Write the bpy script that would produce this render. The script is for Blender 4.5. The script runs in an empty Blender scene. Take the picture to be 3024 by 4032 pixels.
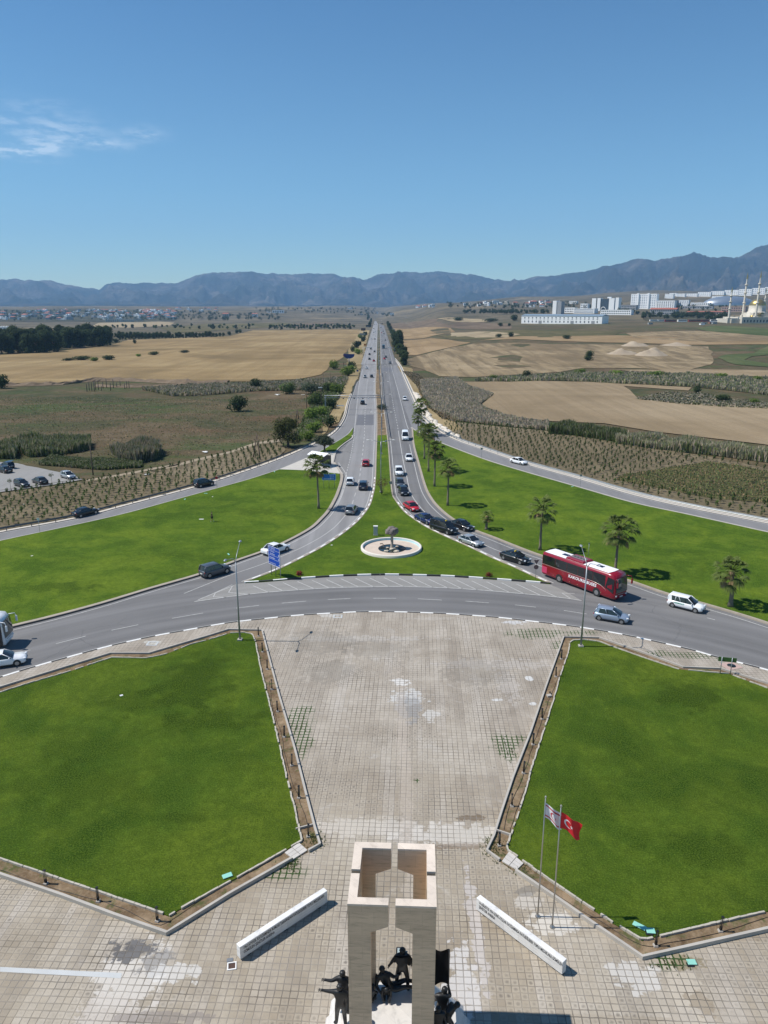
import bpy, bmesh, math, random
from mathutils import Vector, Matrix, noise, Euler
R = math.radians
random.seed(7)
scn = bpy.context.scene
col = scn.collection

# ---------------------------------------------------------------- camera
CAM_H, FPX = 35.0, 2894.0            # eye height (m) and focal length in photo pixels (3024 wide)
PITCH = math.atan((2016 - 1222) / FPX)
SP, CP = math.sin(PITCH), math.cos(PITCH)
cd = bpy.data.cameras.new('camera'); cam = bpy.data.objects.new('camera', cd); col.objects.link(cam)
cam.location = (0, 0, CAM_H); cam.rotation_euler = (R(90) - PITCH, 0, 0)
cd.sensor_fit = 'HORIZONTAL'; cd.sensor_width = 36; cd.lens = FPX / 3024 * 36
cd.clip_start = 0.5; cd.clip_end = 60000
scn.camera = cam

# ---------------------------------------------------------------- sky, sun, exposure
SUN_EL, SUN_AZ = 55.0, 271.5         # azimuth clockwise from +Y
w = bpy.data.worlds.new('World'); scn.world = w; w.use_nodes = True
nt = w.node_tree; bg = nt.nodes['Background']
sky = nt.nodes.new('ShaderNodeTexSky'); sky.sky_type = 'NISHITA'; sky.sun_disc = False
sky.sun_elevation = R(SUN_EL); sky.sun_rotation = R(SUN_AZ)
sky.altitude = 0; sky.air_density = 1.0; sky.dust_density = 0.25; sky.ozone_density = 1.6
bg.inputs['Strength'].default_value = 0.10
# thin wisps of cloud, laid over the sky by direction
tc = nt.nodes.new('ShaderNodeTexCoord')
def vm(op, a, b=None):
    n = nt.nodes.new('ShaderNodeVectorMath'); n.operation = op
    nt.links.new(a, n.inputs[0]) if not isinstance(a, tuple) else setattr(n.inputs[0], 'default_value', a)
    if b is not None:
        nt.links.new(b, n.inputs[1]) if not isinstance(b, tuple) else setattr(n.inputs[1], 'default_value', b)
    return n
def wm(op, a, b=0.0, c=0.0, tree=None):
    n = (tree or nt).nodes.new('ShaderNodeMath'); n.operation = op
    for i, v in enumerate((a, b, c)):
        if isinstance(v, (int, float)): n.inputs[i].default_value = v
        else: (tree or nt).links.new(v, n.inputs[i])
    return n.outputs[0]
def skydir(px, py):
    v = (2016 - py) / FPX; d = Vector(((px - 1512) / FPX, CP + v * SP, -SP + v * CP)); return d.normalized()
dirn = vm('NORMALIZE', tc.outputs['Generated']).outputs[0]
nz = nt.nodes.new('ShaderNodeTexNoise'); nz.inputs['Scale'].default_value = 11; nz.inputs['Detail'].default_value = 8
nz.inputs['Roughness'].default_value = 0.55; nz.inputs['Distortion'].default_value = 0.4
mp = nt.nodes.new('ShaderNodeMapping'); mp.inputs['Scale'].default_value = (1.1, 1.1, 4.2); mp.inputs['Rotation'].default_value = (0, R(14), 0)
nt.links.new(dirn, mp.inputs[0]); nt.links.new(mp.outputs[0], nz.inputs[0])
total = None
for (cx, cy, rx, rz, s) in ((90, 440, .055, .012, .55), (190, 500, .05, .009, .5), (125, 585, .032, .0095, 1.1), (60, 600, .03, .006, .5), (410, 565, .028, .006, .6), (560, 525, .024, .008, .42), (260, 560, .05, .006, .25)):
    d = skydir(cx, cy)
    sub = vm('SUBTRACT', dirn, (d.x, d.y, d.z)).outputs[0]
    sc_ = vm('MULTIPLY', sub, (1 / rx, 1 / rx, 1 / rz)).outputs[0]
    ln = vm('LENGTH', sc_).outputs['Value']
    f = wm('SUBTRACT', 1.0, wm('MULTIPLY', ln, .5)); f = wm('MAXIMUM', f, 0.0); f = wm('MULTIPLY', wm('MULTIPLY', f, f), s)
    total = f if total is None else wm('ADD', total, f)
cr = nt.nodes.new('ShaderNodeMapRange'); cr.inputs['From Min'].default_value = .30; cr.inputs['From Max'].default_value = .66
nt.links.new(nz.outputs['Fac'], cr.inputs['Value'])
nz2 = nt.nodes.new('ShaderNodeTexNoise'); nz2.inputs['Scale'].default_value = 34; nz2.inputs['Detail'].default_value = 6; nz2.inputs['Roughness'].default_value = .6; nt.links.new(mp.outputs[0], nz2.inputs[0])
cr2 = nt.nodes.new('ShaderNodeMapRange'); cr2.inputs['From Min'].default_value = .42; cr2.inputs['From Max'].default_value = .60; nt.links.new(nz2.outputs['Fac'], cr2.inputs['Value'])
cf = wm('MINIMUM', wm('MULTIPLY', wm('MULTIPLY', wm('MULTIPLY', total, cr.outputs[0]), wm('ADD', wm('MULTIPLY', cr2.outputs[0], 1.1), .12)), 1.2), .5)
mixc = nt.nodes.new('ShaderNodeMix'); mixc.data_type = 'RGBA'
tint = nt.nodes.new('ShaderNodeMix'); tint.data_type = 'RGBA'; tint.blend_type = 'MULTIPLY'; tint.inputs['Factor'].default_value = 1; ze = nt.nodes.new('ShaderNodeSeparateXYZ'); nt.links.new(dirn, ze.inputs[0])
rp = nt.nodes.new('ShaderNodeValToRGB'); rp.color_ramp.elements[0].color = (.74, .90, .86, 1); rp.color_ramp.elements[1].position = .40; rp.color_ramp.elements[1].color = (.29, .56, .76, 1)
em_ = rp.color_ramp.elements.new(.14); em_.color = (.50, .76, .85, 1)
nt.links.new(ze.outputs[2], rp.inputs[0]); nt.links.new(rp.outputs[0], tint.inputs['B'])
nt.links.new(sky.outputs[0], tint.inputs['A'])
nt.links.new(cf, mixc.inputs['Factor']); nt.links.new(tint.outputs['Result'], mixc.inputs['A'])
mixc.inputs['B'].default_value = (7.2, 8.0, 8.8, 1)
nt.links.new(mixc.outputs['Result'], bg.inputs['Color'])

sd = bpy.data.lights.new('sun', 'SUN'); sun = bpy.data.objects.new('sun', sd); col.objects.link(sun)
sd.energy = 4.4; sd.angle = R(.5); sd.color = (1, .955, .89)
S = Vector((math.sin(R(SUN_AZ)) * math.cos(R(SUN_EL)), math.cos(R(SUN_AZ)) * math.cos(R(SUN_EL)), math.sin(R(SUN_EL))))
sun.rotation_euler = (-S).to_track_quat('-Z', 'Y').to_euler(); sun.location = (-200, 0, 300)
vs = scn.view_settings; vs.view_transform = 'Standard'; vs.look = 'None'; vs.exposure = 0.42; vs.gamma = 1; vs.use_curve_mapping = False

# ---------------------------------------------------------------- terrain height and measuring from the photo
def sstep(a, b, x):
    t = min(1, max(0, (x - a) / (b - a))); return t * t * (3 - 2 * t)
PROF = [(-.45, [(0, 0), (1500, 0), (2300, 1), (4000, 46), (5500, 62), (7500, 60)]),
        (-.10, [(0, 0), (1700, 0), (2500, 3), (4000, 44), (5500, 60), (7500, 60)]),
        (-.03, [(0, 0), (2400, 0), (3200, 14), (4200, 44), (5500, 62), (7500, 60)]),
        (-.006, [(0, 0), (2500, 0), (4000, 6), (4600, 24), (5500, 55), (7500, 60)]),
        (.02, [(0, 0), (1500, 0), (2600, 9), (3400, 38), (5000, 62), (7500, 70)]),
        (.09, [(0, 0), (500, 0), (1050, 7), (1800, 26), (2500, 52), (3500, 70), (7500, 90)]),
        (.19, [(0, 0), (400, 0), (1050, 15), (1800, 32), (2500, 56), (4000, 95), (7500, 120)]),
        (.36, [(0, 0), (380, 0), (1000, 17), (1800, 36), (2700, 88), (4000, 130), (7500, 150)]),
        (.60, [(0, 0), (380, 0), (1000, 17), (1800, 40), (2700, 92), (4000, 140), (7500, 160)])]
def prof(tab, y):
    if y <= tab[0][0]: return tab[0][1]
    for (a, za), (b, zb) in zip(tab, tab[1:]):
        if y <= b: return za + (zb - za) * sstep(a, b, y) * .5 + (zb - za) * (y - a) / (b - a) * .5
    return tab[-1][1]
def hgt(x, y):
    if y < 380: return 0.0
    b = x / y
    if b <= PROF[0][0]: z = prof(PROF[0][1], y)
    elif b >= PROF[-1][0]: z = prof(PROF[-1][1], y)
    else:
        for (b0, t0), (b1, t1) in zip(PROF, PROF[1:]):
            if b <= b1:
                f = sstep(b0, b1, b); z = prof(t0, y) * (1 - f) + prof(t1, y) * f; break
    a = 11 * sstep(1500, 3200, y) * sstep(45, 260, abs(x + y * .0042))
    if a > 0: z += a * noise.fractal(Vector((x / 420, y / 620, 3.3)), 1, 2, 4)
    return z
def gp(px, py, z=0.0):
    """ground point under a photo pixel, followed on the terrain"""
    u = (px - 1512) / FPX; v = (2016 - py) / FPX
    kx, ky, kz = u, CP + v * SP, -SP + v * CP
    if kz < -1e-5:
        t = (CAM_H - z) / -kz
        if t * ky < 380: return Vector((t * kx, t * ky, z))
    t = 380 / ky; st = 4.0
    while t < 9000:
        if CAM_H + t * kz <= hgt(t * kx, t * ky) + z: break
        t += st; st *= 1.006
    lo, hi = t - st, t
    for _ in range(12):
        m = (lo + hi) / 2
        if CAM_H + m * kz <= hgt(m * kx, m * ky) + z: hi = m
        else: lo = m
    return Vector((hi * kx, hi * ky, hgt(hi * kx, hi * ky) + z))
def zat(py, Y):
    v = (2016 - py) / FPX; return CAM_H - Y * (SP - v * CP) / (CP + v * SP)
def xat(px, py, Y):
    v = (2016 - py) / FPX; return (px - 1512) / FPX * Y / (CP + v * SP)
def GL(pts, z=0.0): return [gp(p[0], p[1], z) for p in pts]
# ---------------------------------------------------------------- materials
MATS = {}
def lnk(t, a, b): t.links.new(a, b)
def base_mat(name):
    m = bpy.data.materials.new(name); m.use_nodes = True
    t = m.node_tree; b = t.nodes['Principled BSDF']; MATS[name] = m
    return m, t, b
def plain(name, c, rough=.6, metal=0.0, vary=0.08, scale=6.0, coat=0.0, spec=.5):
    if name in MATS: return MATS[name]
    m, t, b = base_mat(name)
    b.inputs['Roughness'].default_value = rough; b.inputs['Metallic'].default_value = metal
    b.inputs['Coat Weight'].default_value = coat; b.inputs['Specular IOR Level'].default_value = spec
    co = t.nodes.new('ShaderNodeTexCoord'); n = t.nodes.new('ShaderNodeTexNoise')
    n.inputs['Scale'].default_value = scale; n.inputs['Detail'].default_value = 5
    lnk(t, co.outputs['Object'], n.inputs['Vector'])
    mx = t.nodes.new('ShaderNodeMix'); mx.data_type = 'RGBA'
    mx.inputs['A'].default_value = [x * (1 - vary) for x in c] + [1]
    mx.inputs['B'].default_value = [min(1, x * (1 + vary)) for x in c] + [1]
    lnk(t, n.outputs['Fac'], mx.inputs['Factor']); lnk(t, mx.outputs['Result'], b.inputs['Base Color'])
    return m
class NG:
    """small node-graph helper working in world metres"""
    def __init__(s, name, rough=.85, spec=.3):
        s.m, s.t, s.b = base_mat(name); s.b.inputs['Roughness'].default_value = rough
        s.b.inputs['Specular IOR Level'].default_value = spec
        g = s.t.nodes.new('ShaderNodeNewGeometry'); s.pos = g.outputs['Position']; s.geo = g
    def n(s, k): return s.t.nodes.new(k)
    def vec(s, v=None, scale=(1, 1, 1), rot=(0, 0, 0), loc=(0, 0, 0)):
        m = s.n('ShaderNodeMapping'); m.inputs['Scale'].default_value = scale
        m.inputs['Rotation'].default_value = rot; m.inputs['Location'].default_value = loc
        lnk(s.t, v or s.pos, m.inputs[0]); return m.outputs[0]
    def noise(s, scale, detail=4, rough=.55, dist=0, v=None, color=False):
        n = s.n('ShaderNodeTexNoise'); n.inputs['Scale'].default_value = scale; n.inputs['Detail'].default_value = detail
        n.inputs['Roughness'].default_value = rough; n.inputs['Distortion'].default_value = dist
        lnk(s.t, v or s.pos, n.inputs['Vector']); return n.outputs['Color' if color else 'Fac']
    def ramp(s, f, stops):
        r = s.n('ShaderNodeValToRGB'); e = r.color_ramp.elements
        while len(e) < len(stops): e.new(.5)
        for i, (p, c) in enumerate(stops):
            e[i].position = p; e[i].color = tuple(c) + (1,) if len(c) == 3 else c
        lnk(s.t, f, r.inputs[0]); return r.outputs[0]
    def rng(s, f, a, b, c=0.0, d=1.0, smooth=False):
        r = s.n('ShaderNodeMapRange'); r.inputs['From Min'].default_value = a; r.inputs['From Max'].default_value = b
        r.inputs['To Min'].default_value = c; r.inputs['To Max'].default_value = d
        if smooth: r.interpolation_type = 'SMOOTHSTEP'
        lnk(s.t, f, r.inputs[0]); return r.outputs[0]
    def mix(s, f, a, b, mode='MIX'):
        m = s.n('ShaderNodeMix'); m.data_type = 'RGBA'; m.blend_type = mode
        for k, v in (('Factor', f), ('A', a), ('B', b)):
            if isinstance(v, (int, float)): m.inputs[k].default_value = v
            elif isinstance(v, (tuple, list)): m.inputs[k].default_value = tuple(v[:3]) + (1,)
            else: lnk(s.t, v, m.inputs[k])
        return m.outputs['Result']
    def math(s, op, a, b=0.0, c=0.0): return wm(op, a, b, c, s.t)
    def sep(s, v=None):
        n = s.n('ShaderNodeSeparateXYZ'); lnk(s.t, v or s.pos, n.inputs[0]); return n.outputs
    def comb(s, x, y, z=0.0):
        n = s.n('ShaderNodeCombineXYZ')
        for i, q in enumerate((x, y, z)):
            if isinstance(q, (int, float)): n.inputs[i].default_value = q
            else: lnk(s.t, q, n.inputs[i])
        return n.outputs[0]
    def bump(s, f, strength=.3, dist=.02):
        n = s.n('ShaderNodeBump'); n.inputs['Strength'].default_value = strength; n.inputs['Distance'].default_value = dist
        lnk(s.t, f, n.inputs['Height']); lnk(s.t, n.outputs[0], s.b.inputs['Normal'])
    def spot(s, x, y, rx, ry, soft=.5, rag=.35, rsc=.6):
        """ragged blot at a place on the ground: 1 inside, 0 outside"""
        v = s.vec(scale=(1 / rx, 1 / ry, 0), loc=(-x / rx, -y / ry, 0))
        ln = s.n('ShaderNodeVectorMath'); ln.operation = 'LENGTH'; lnk(s.t, v, ln.inputs[0])
        d = s.math('ADD', ln.outputs['Value'], s.math('MULTIPLY', s.math('SUBTRACT', s.noise(rsc, 4), .5), rag * 4))
        return s.rng(d, 1 + soft / 2, 1 - soft / 2, smooth=True)
    def out(s, c): lnk(s.t, c, s.b.inputs['Base Color']); return s.m

# ---------------------------------------------------------------- mesh building
class MB:
    def __init__(s): s.v = []; s.f = []; s.mi = []; s.sm = []
    def add(s, vs, fs, mi=0, smooth=False):
        o = len(s.v); s.v += [tuple(p) for p in vs]
        for f in fs: s.f.append([i + o for i in f]); s.mi.append(mi); s.sm.append(smooth)
        return s
    def box(s, c, d, rz=0, mi=0, top=1.0, M=None):
        x, y, z = d[0] / 2, d[1] / 2, d[2] / 2; k = top
        P = [(-x, -y, -z), (x, -y, -z), (x, y, -z), (-x, y, -z), (-x * k, -y * k, z), (x * k, -y * k, z), (x * k, y * k, z), (-x * k, y * k, z)]
        m = Matrix.Translation(c) @ Matrix.Rotation(rz, 4, 'Z')
        if M: m = M @ m
        return s.add([m @ Vector(p) for p in P], [(0, 3, 2, 1), (4, 5, 6, 7), (0, 1, 5, 4), (1, 2, 6, 5), (2, 3, 7, 6), (3, 0, 4, 7)], mi)
    def tube(s, pts, rad, n=8, mi=0, cap=True, smooth=True):
        pts = [Vector(p) for p in pts]
        if not isinstance(rad, (list, tuple)): rad = [rad] * len(pts)
        o = len(s.v); up0 = None
        for i, p in enumerate(pts):
            d = (pts[min(i + 1, len(pts) - 1)] - pts[max(i - 1, 0)]).normalized()
            if up0 is None:
                up0 = Vector((0, 0, 1)) if abs(d.z) < .9 else Vector((1, 0, 0))
            a = d.cross(up0).normalized(); b = a.cross(d).normalized(); up0 = b
            for k in range(n):
                t = 2 * math.pi * k / n; s.v.append(tuple(p + a * math.cos(t) * rad[i] + b * math.sin(t) * rad[i]))
        for i in range(len(pts) - 1):
            for k in range(n):
                k2 = (k + 1) % n
                s.f.append([o + i * n + k, o + i * n + k2, o + (i + 1) * n + k2, o + (i + 1) * n + k]); s.mi.append(mi); s.sm.append(smooth)
        if cap:
            s.f.append([o + k for k in range(n)][::-1]); s.mi.append(mi); s.sm.append(False)
            e = o + (len(pts) - 1) * n; s.f.append([e + k for k in range(n)]); s.mi.append(mi); s.sm.append(False)
        return s
    def cyl(s, c, r, h, n=12, mi=0, r2=None):
        return s.tube([c, (c[0], c[1], c[2] + h)], [r, r if r2 is None else r2], n, mi)
    def lathe(s, c, prof, n=24, mi=0, smooth=True):
        o = len(s.v)
        for (r, z) in prof:
            for k in range(n):
                t = 2 * math.pi * k / n; s.v.append((c[0] + r * math.cos(t), c[1] + r * math.sin(t), c[2] + z))
        for i in range(len(prof) - 1):
            for k in range(n):
                k2 = (k + 1) % n; s.f.append([o + i * n + k, o + i * n + k2, o + (i + 1) * n + k2, o + (i + 1) * n + k]); s.mi.append(mi); s.sm.append(smooth)
        return s
    def prism(s, poly, z0, z1, mi=0, M=None):
        """poly: list of (x,y) counter-clockwise, extruded z0..z1 (caps triangulated on build)"""
        n = len(poly); P = [Vector((p[0], p[1], z0)) for p in poly] + [Vector((p[0], p[1], z1)) for p in poly]
        if M: P = [M @ p for p in P]
        return s.add(P, [list(range(n))[::-1], [n + i for i in range(n)]] + [(i, (i + 1) % n, n + (i + 1) % n, n + i) for i in range(n)], mi)
    def mesh(s, name, mats):
        me = bpy.data.meshes.new(name); me.from_pydata(s.v, [], s.f)
        for m in (mats if isinstance(mats, (list, tuple)) else [mats]): me.materials.append(m)
        for p, a, b in zip(me.polygons, s.mi, s.sm): p.material_index = a; p.use_smooth = b
        me.update(); return me
    def build(s, name, mats, parent=None):
        return link(name, s.mesh(name, mats), parent)
def link(name, me, parent=None):
    o = bpy.data.objects.new(name, me); col.objects.link(o)
    if parent: o.parent = parent
    return o
def tag(o, label, cat=None, group=None, kind=None):
    if label: o['label'] = label
    if cat: o['category'] = cat
    if group: o['group'] = group
    if kind: o['kind'] = kind
    return o
def struct(o): o['kind'] = 'structure'; return o
def thing(name, label, cat, loc=(0, 0, 0), rz=0, group=None):
    o = bpy.data.objects.new(name, None); col.objects.link(o); o.empty_display_size = .3
    o.location = loc; o.rotation_euler = (0, 0, rz); return tag(o, label, cat, group)
KIDS = {}
def kids(root):
    return [o for o in root.children_recursive]
def dup(root, loc, rz=0, label=None, group=None, sc=None, swap=None):
    r = root.copy(); col.objects.link(r); r.location = loc; r.rotation_euler = (0, 0, rz)
    if sc: r.scale = (sc, sc, sc) if isinstance(sc, (int, float)) else sc
    if label: r['label'] = label
    if group: r['group'] = group
    for ch in list(root.children):
        c = ch.copy(); col.objects.link(c); c.parent = r
        if swap and ch.data in swap: c.data = swap[ch.data]
        for g in list(ch.children):
            d = g.copy(); col.objects.link(d); d.parent = c
    return r
def fill(name, pts, mat, z=None, parent=None, thick=0.0):
    """flat polygon (list of Vectors) as one sheet or slab with real thickness"""
    bm = bmesh.new(); vs = [bm.verts.new((p[0], p[1], p[2] if z is None else z)) for p in pts]
    f = bm.faces.new(vs); f.normal_update()
    if f.normal.z < 0: f.normal_flip()
    if thick:
        r = bmesh.ops.extrude_face_region(bm, geom=[f]); 
        for q in r['geom']:
            if isinstance(q, bmesh.types.BMVert): q.co.z -= thick
        bmesh.ops.recalc_face_normals(bm, faces=bm.faces)
    bmesh.ops.triangulate(bm, faces=[f for f in bm.faces if len(f.verts) > 4])
    me = bpy.data.meshes.new(name); bm.to_mesh(me); bm.free(); me.materials.append(mat)
    return link(name, me, parent)
def rag(pts, amp, step, seed=0.0):
    """make a closed outline ragged"""
    out = []
    n = len(pts)
    for i in range(n):
        a, b = pts[i], pts[(i + 1) % n]; L = (b - a).length; k = max(1, int(L / step))
        for j in range(k):
            p = a.lerp(b, j / k)
            q = noise.noise_vector(Vector((p.x / step / 1.7, p.y / step / 1.7, seed)))
            out.append(Vector((p.x + q.x * amp, p.y + q.y * amp, p.z)))
    return out
def drape(name, pts, mat, eps=.12, cell=40):
    """outline laid on the terrain, cut into cells so it follows the slopes"""
    bm = bmesh.new(); vs = [bm.verts.new((p.x, p.y, 0)) for p in pts]
    try: f = bm.faces.new(vs)
    except ValueError: bm.free(); return None
    f.normal_update()
    if f.normal.z < 0: f.normal_flip()
    bmesh.ops.triangulate(bm, faces=bm.faces[:])
    xs = [p.x for p in pts]; ys = [p.y for p in pts]
    x = min(xs) + cell
    while x < max(xs):
        bmesh.ops.bisect_plane(bm, geom=bm.verts[:] + bm.edges[:] + bm.faces[:], plane_co=(x, 0, 0), plane_no=(1, 0, 0)); x += cell
    y = min(ys) + cell
    while y < max(ys):
        bmesh.ops.bisect_plane(bm, geom=bm.verts[:] + bm.edges[:] + bm.faces[:], plane_co=(0, y, 0), plane_no=(0, 1, 0)); y += cell
    for v in bm.verts: v.co.z = hgt(v.co.x, v.co.y) + eps
    bmesh.ops.triangulate(bm, faces=bm.faces[:])
    me = bpy.data.meshes.new(name); bm.to_mesh(me); bm.free(); me.materials.append(mat)
    return link(name, me)
def smooth_line(pts, n=6):
    """Catmull-Rom through the points"""
    P = [Vector(p) for p in pts]; out = []
    for i in range(len(P) - 1):
        p0 = P[max(i - 1, 0)]; p1 = P[i]; p2 = P[i + 1]; p3 = P[min(i + 2, len(P) - 1)]
        for k in range(n):
            t = k / n
            out.append(.5 * ((2 * p1) + (-p0 + p2) * t + (2 * p0 - 5 * p1 + 4 * p2 - p3) * t * t + (-p0 + 3 * p1 - 3 * p2 + p3) * t ** 3))
    out.append(P[-1]); return out
def sides(line, off):
    """offset a ground line sideways (positive = to its left)"""
    out = []
    for i, p in enumerate(line):
        d = line[min(i + 1, len(line) - 1)] - line[max(i - 1, 0)]; d.z = 0
        if d.length < 1e-6: d = Vector((1, 0, 0))
        d.normalize(); out.append(p + Vector((-d.y, d.x, 0)) * off)
    return out
def ribbon(mb, line, width, z, mi=0, off=0.0):
    a = sides(line, off + width / 2); b = sides(line, off - width / 2)
    for i in range(len(line) - 1):
        za, zb = line[i].z + z, line[i + 1].z + z
        mb.add([(b[i].x, b[i].y, za), (b[i + 1].x, b[i + 1].y, zb), (a[i + 1].x, a[i + 1].y, zb), (a[i].x, a[i].y, za)], [(0, 1, 2, 3)], mi)
def wall_line(mb, line, width, z0, z1, mi=0, off=0.0, every=None, mis=(0, 1)):
    """kerb or low wall with real section following a line; alternates materials if every is given"""
    if every: line = resample(line, every)
    a = sides(line, off + width / 2); b = sides(line, off - width / 2)
    for i in range(len(line) - 1):
        h0, h1 = line[i].z, line[i + 1].z
        V = [(b[i].x, b[i].y, h0 + z0), (b[i + 1].x, b[i + 1].y, h1 + z0), (a[i + 1].x, a[i + 1].y, h1 + z0), (a[i].x, a[i].y, h0 + z0),
             (b[i].x, b[i].y, h0 + z1), (b[i + 1].x, b[i + 1].y, h1 + z1), (a[i + 1].x, a[i + 1].y, h1 + z1), (a[i].x, a[i].y, h0 + z1)]
        F = [(4, 5, 6, 7), (0, 1, 5, 4), (2, 3, 7, 6)]
        if i == 0 or every: F.append((3, 0, 4, 7))
        if i == len(line) - 2 or every: F.append((1, 2, 6, 5))
        mb.add(V, F, mis[i % len(mis)] if every else mi)
def resample(line, step):
    out = [line[0].copy()]; need = step
    for a, b in zip(line, line[1:]):
        L = (b - a).length; pos = 0.0
        while L - pos >= need:
            pos += need; out.append(a.lerp(b, pos / L)); need = step
        need -= L - pos
    if (out[-1] - line[-1]).length > step * .3: out.append(line[-1].copy())
    return out
def dashes(mb, line, width, z, dash, gap, mi=0):
    L = resample(line, .5); k = int(dash / .5); g = int(gap / .5); i = 0
    while i + 1 < len(L):
        ribbon(mb, L[i:i + k + 1], width, z, mi); i += k + g
def inside(p, poly):
    c = False; n = len(poly); j = n - 1
    for i in range(n):
        if (poly[i].y > p[1]) != (poly[j].y > p[1]) and p[0] < (poly[j].x - poly[i].x) * (p[1] - poly[i].y) / (poly[j].y - poly[i].y) + poly[i].x: c = not c
        j = i
    return c
def scatter(poly, n, rnd, dmin=0):
    xs = [p.x for p in poly]; ys = [p.y for p in poly]; out = []; tries = 0
    while len(out) < n and tries < n * 40:
        tries += 1; p = (rnd.uniform(min(xs), max(xs)), rnd.uniform(min(ys), max(ys)))
        if inside(p, poly): out.append(p)
    return out
def text_mesh(s, size, mat, ext=.006, shear=0.0, name='lettering', spacing=1.0, bold=.012):
    c = bpy.data.curves.new(name, 'FONT'); c.body = s; c.size = size; c.extrude = ext; c.shear = shear
    c.align_x = 'LEFT'; c.space_character = spacing; c.resolution_u = 3; c.offset = size * bold
    o = bpy.data.objects.new(name, c); col.objects.link(o)
    bpy.context.view_layer.update()
    me = bpy.data.meshes.new_from_object(o.evaluated_get(bpy.context.evaluated_depsgraph_get()))
    bpy.data.objects.remove(o); bpy.data.curves.remove(c); me.name = name; me.materials.clear(); me.materials.append(mat)
    return me
def place_text(me, name, parent, loc, xdir, ydir, length=None, label=None):
    """lay lettering on a surface: xdir reading direction, ydir up on the surface"""
    o = link(name, me, parent); x = Vector(xdir).normalized(); y = Vector(ydir).normalized(); z = x.cross(y)
    k = 1.0
    if length:
        w_ = max(v.co.x for v in me.vertices) - min(v.co.x for v in me.vertices); k = length / w_
    m = Matrix((x * k, y, z)).transposed().to_4x4(); m.translation = Vector(loc); o.matrix_local = m
    if label: o['label'] = label
    return o
# ================================================================ THE GROUND
rnd = random.Random(3)
# ---- materials
def mat_scrub():
    g = NG('scrub', .95, .1)
    big = g.noise(.006, 6, .6, .5); mid = g.noise(.03, 6, .62, 1.0); fine = g.noise(.5, 5, .7)
    mot = g.noise(.11, 5, .7, .8)
    c = g.ramp(mid, [(.30, (.040, .050, .022)), (.42, (.080, .078, .038)), (.52, (.125, .098, .056)), (.62, (.18, .145, .085)), (.75, (.25, .205, .13))])
    gr = g.ramp(mot, [(.40, (.035, .055, .018)), (.58, (.10, .085, .045)), (.72, (.17, .14, .085))])
    c = g.mix(g.rng(big, .35, .65), c, gr)
    c = g.mix(g.rng(fine, .3, .7, 0, .45), c, (.03, .035, .018))
    g.bump(g.noise(.35, 6, .75), .9, .8); return g.out(c)
def mat_hill():
    g = NG('hill_scrub', .95, .1)
    big = g.noise(.0016, 6, .62, .8); mid = g.noise(.008, 7, .66, .6); fine = g.noise(.045, 6, .72)
    c = g.ramp(mid, [(.28, (.052, .052, .034)), (.42, (.105, .085, .058)), (.54, (.155, .118, .080)), (.66, (.21, .165, .11)), (.8, (.30, .25, .18))])
    c = g.mix(g.rng(big, .42, .62, 0, .7), c, g.ramp(fine, [(.35, (.04, .045, .028)), (.6, (.13, .105, .068))]))
    sp = g.rng(fine, .56, .64); c = g.mix(g.math('MULTIPLY', sp, .75), c, (.028, .036, .020))
    g.bump(fine, .8, 6); return g.out(c)
def mat_ground():
    g = NG('earth', .95, .1)
    y = g.sep()[1]; far = g.rng(y, 700, 1500, smooth=True)
    mid = g.noise(.03, 6, .62, 1.0); fine = g.noise(.5, 5, .7); mot = g.noise(.012, 6, .65, .8)
    c = g.ramp(mid, [(.30, (.042, .052, .022)), (.43, (.074, .070, .034)), (.53, (.108, .080, .045)), (.64, (.145, .108, .064)), (.78, (.22, .175, .11))])
    c = g.mix(g.rng(fine, .35, .7, 0, .4), c, (.035, .038, .02))
    gp_ = g.noise(.022, 6, .68, .5, v=g.vec(scale=(.55, 1.6, 1))); c = g.mix(g.rng(gp_, .52, .62, 0, .8), c, (.050, .075, .024)); c = g.mix(g.rng(gp_, .44, .34, 0, .7), c, (.115, .070, .042)); c = g.mix(g.rng(g.noise(.2, 6, .75), .52, .72, 0, .5), c, (.19, .155, .10))
    m2 = g.noise(.008, 7, .66, .6); f2 = g.noise(.045, 6, .72)
    h = g.ramp(m2, [(.28, (.055, .052, .034)), (.42, (.088, .076, .050)), (.54, (.128, .106, .070)), (.66, (.175, .142, .095)), (.8, (.26, .215, .15))])
    h = g.mix(g.rng(f2, .54, .62, 0, .75), h, (.026, .034, .020)); f3 = g.noise(.0025, 5, .6, .5); h = g.mix(g.rng(f3, .55, .66, 0, .5), h, (.27, .21, .125))
    c = g.mix(far, c, h)
    g.bump(g.noise(.25, 6, .75), .8, .6); return g.out(c)
def mat_field(name, c1, c2, c3, rot, period, row=.5, fine=.05):
    g = NG(name, .95, .1)
    big = g.noise(.012, 5, .6, .6); st = g.noise(1.0, 3, .6, v=g.vec(scale=(.004, .055, 1), rot=(0, 0, rot)))
    c = g.ramp(big, [(.32, c1), (.5, c2), (.68, c3)])
    rows = g.noise(1.0, 4, .65, .4, v=g.vec(scale=(1 / period, .004, 1), rot=(0, 0, rot)))
    c = g.mix(g.rng(rows, .42, .60, 0, row), c, [x * .55 for x in c2])
    c = g.mix(g.rng(st, .55, .75, 0, .35), c, [min(1, x * 1.35) for x in c3])
    c = g.mix(g.rng(g.noise(.9, 5, .75), .4, .75, 0, .35), c, [x * .6 for x in c1])
    g.bump(g.noise(.8, 5, .7), .5, .3); return g.out(c)
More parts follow.
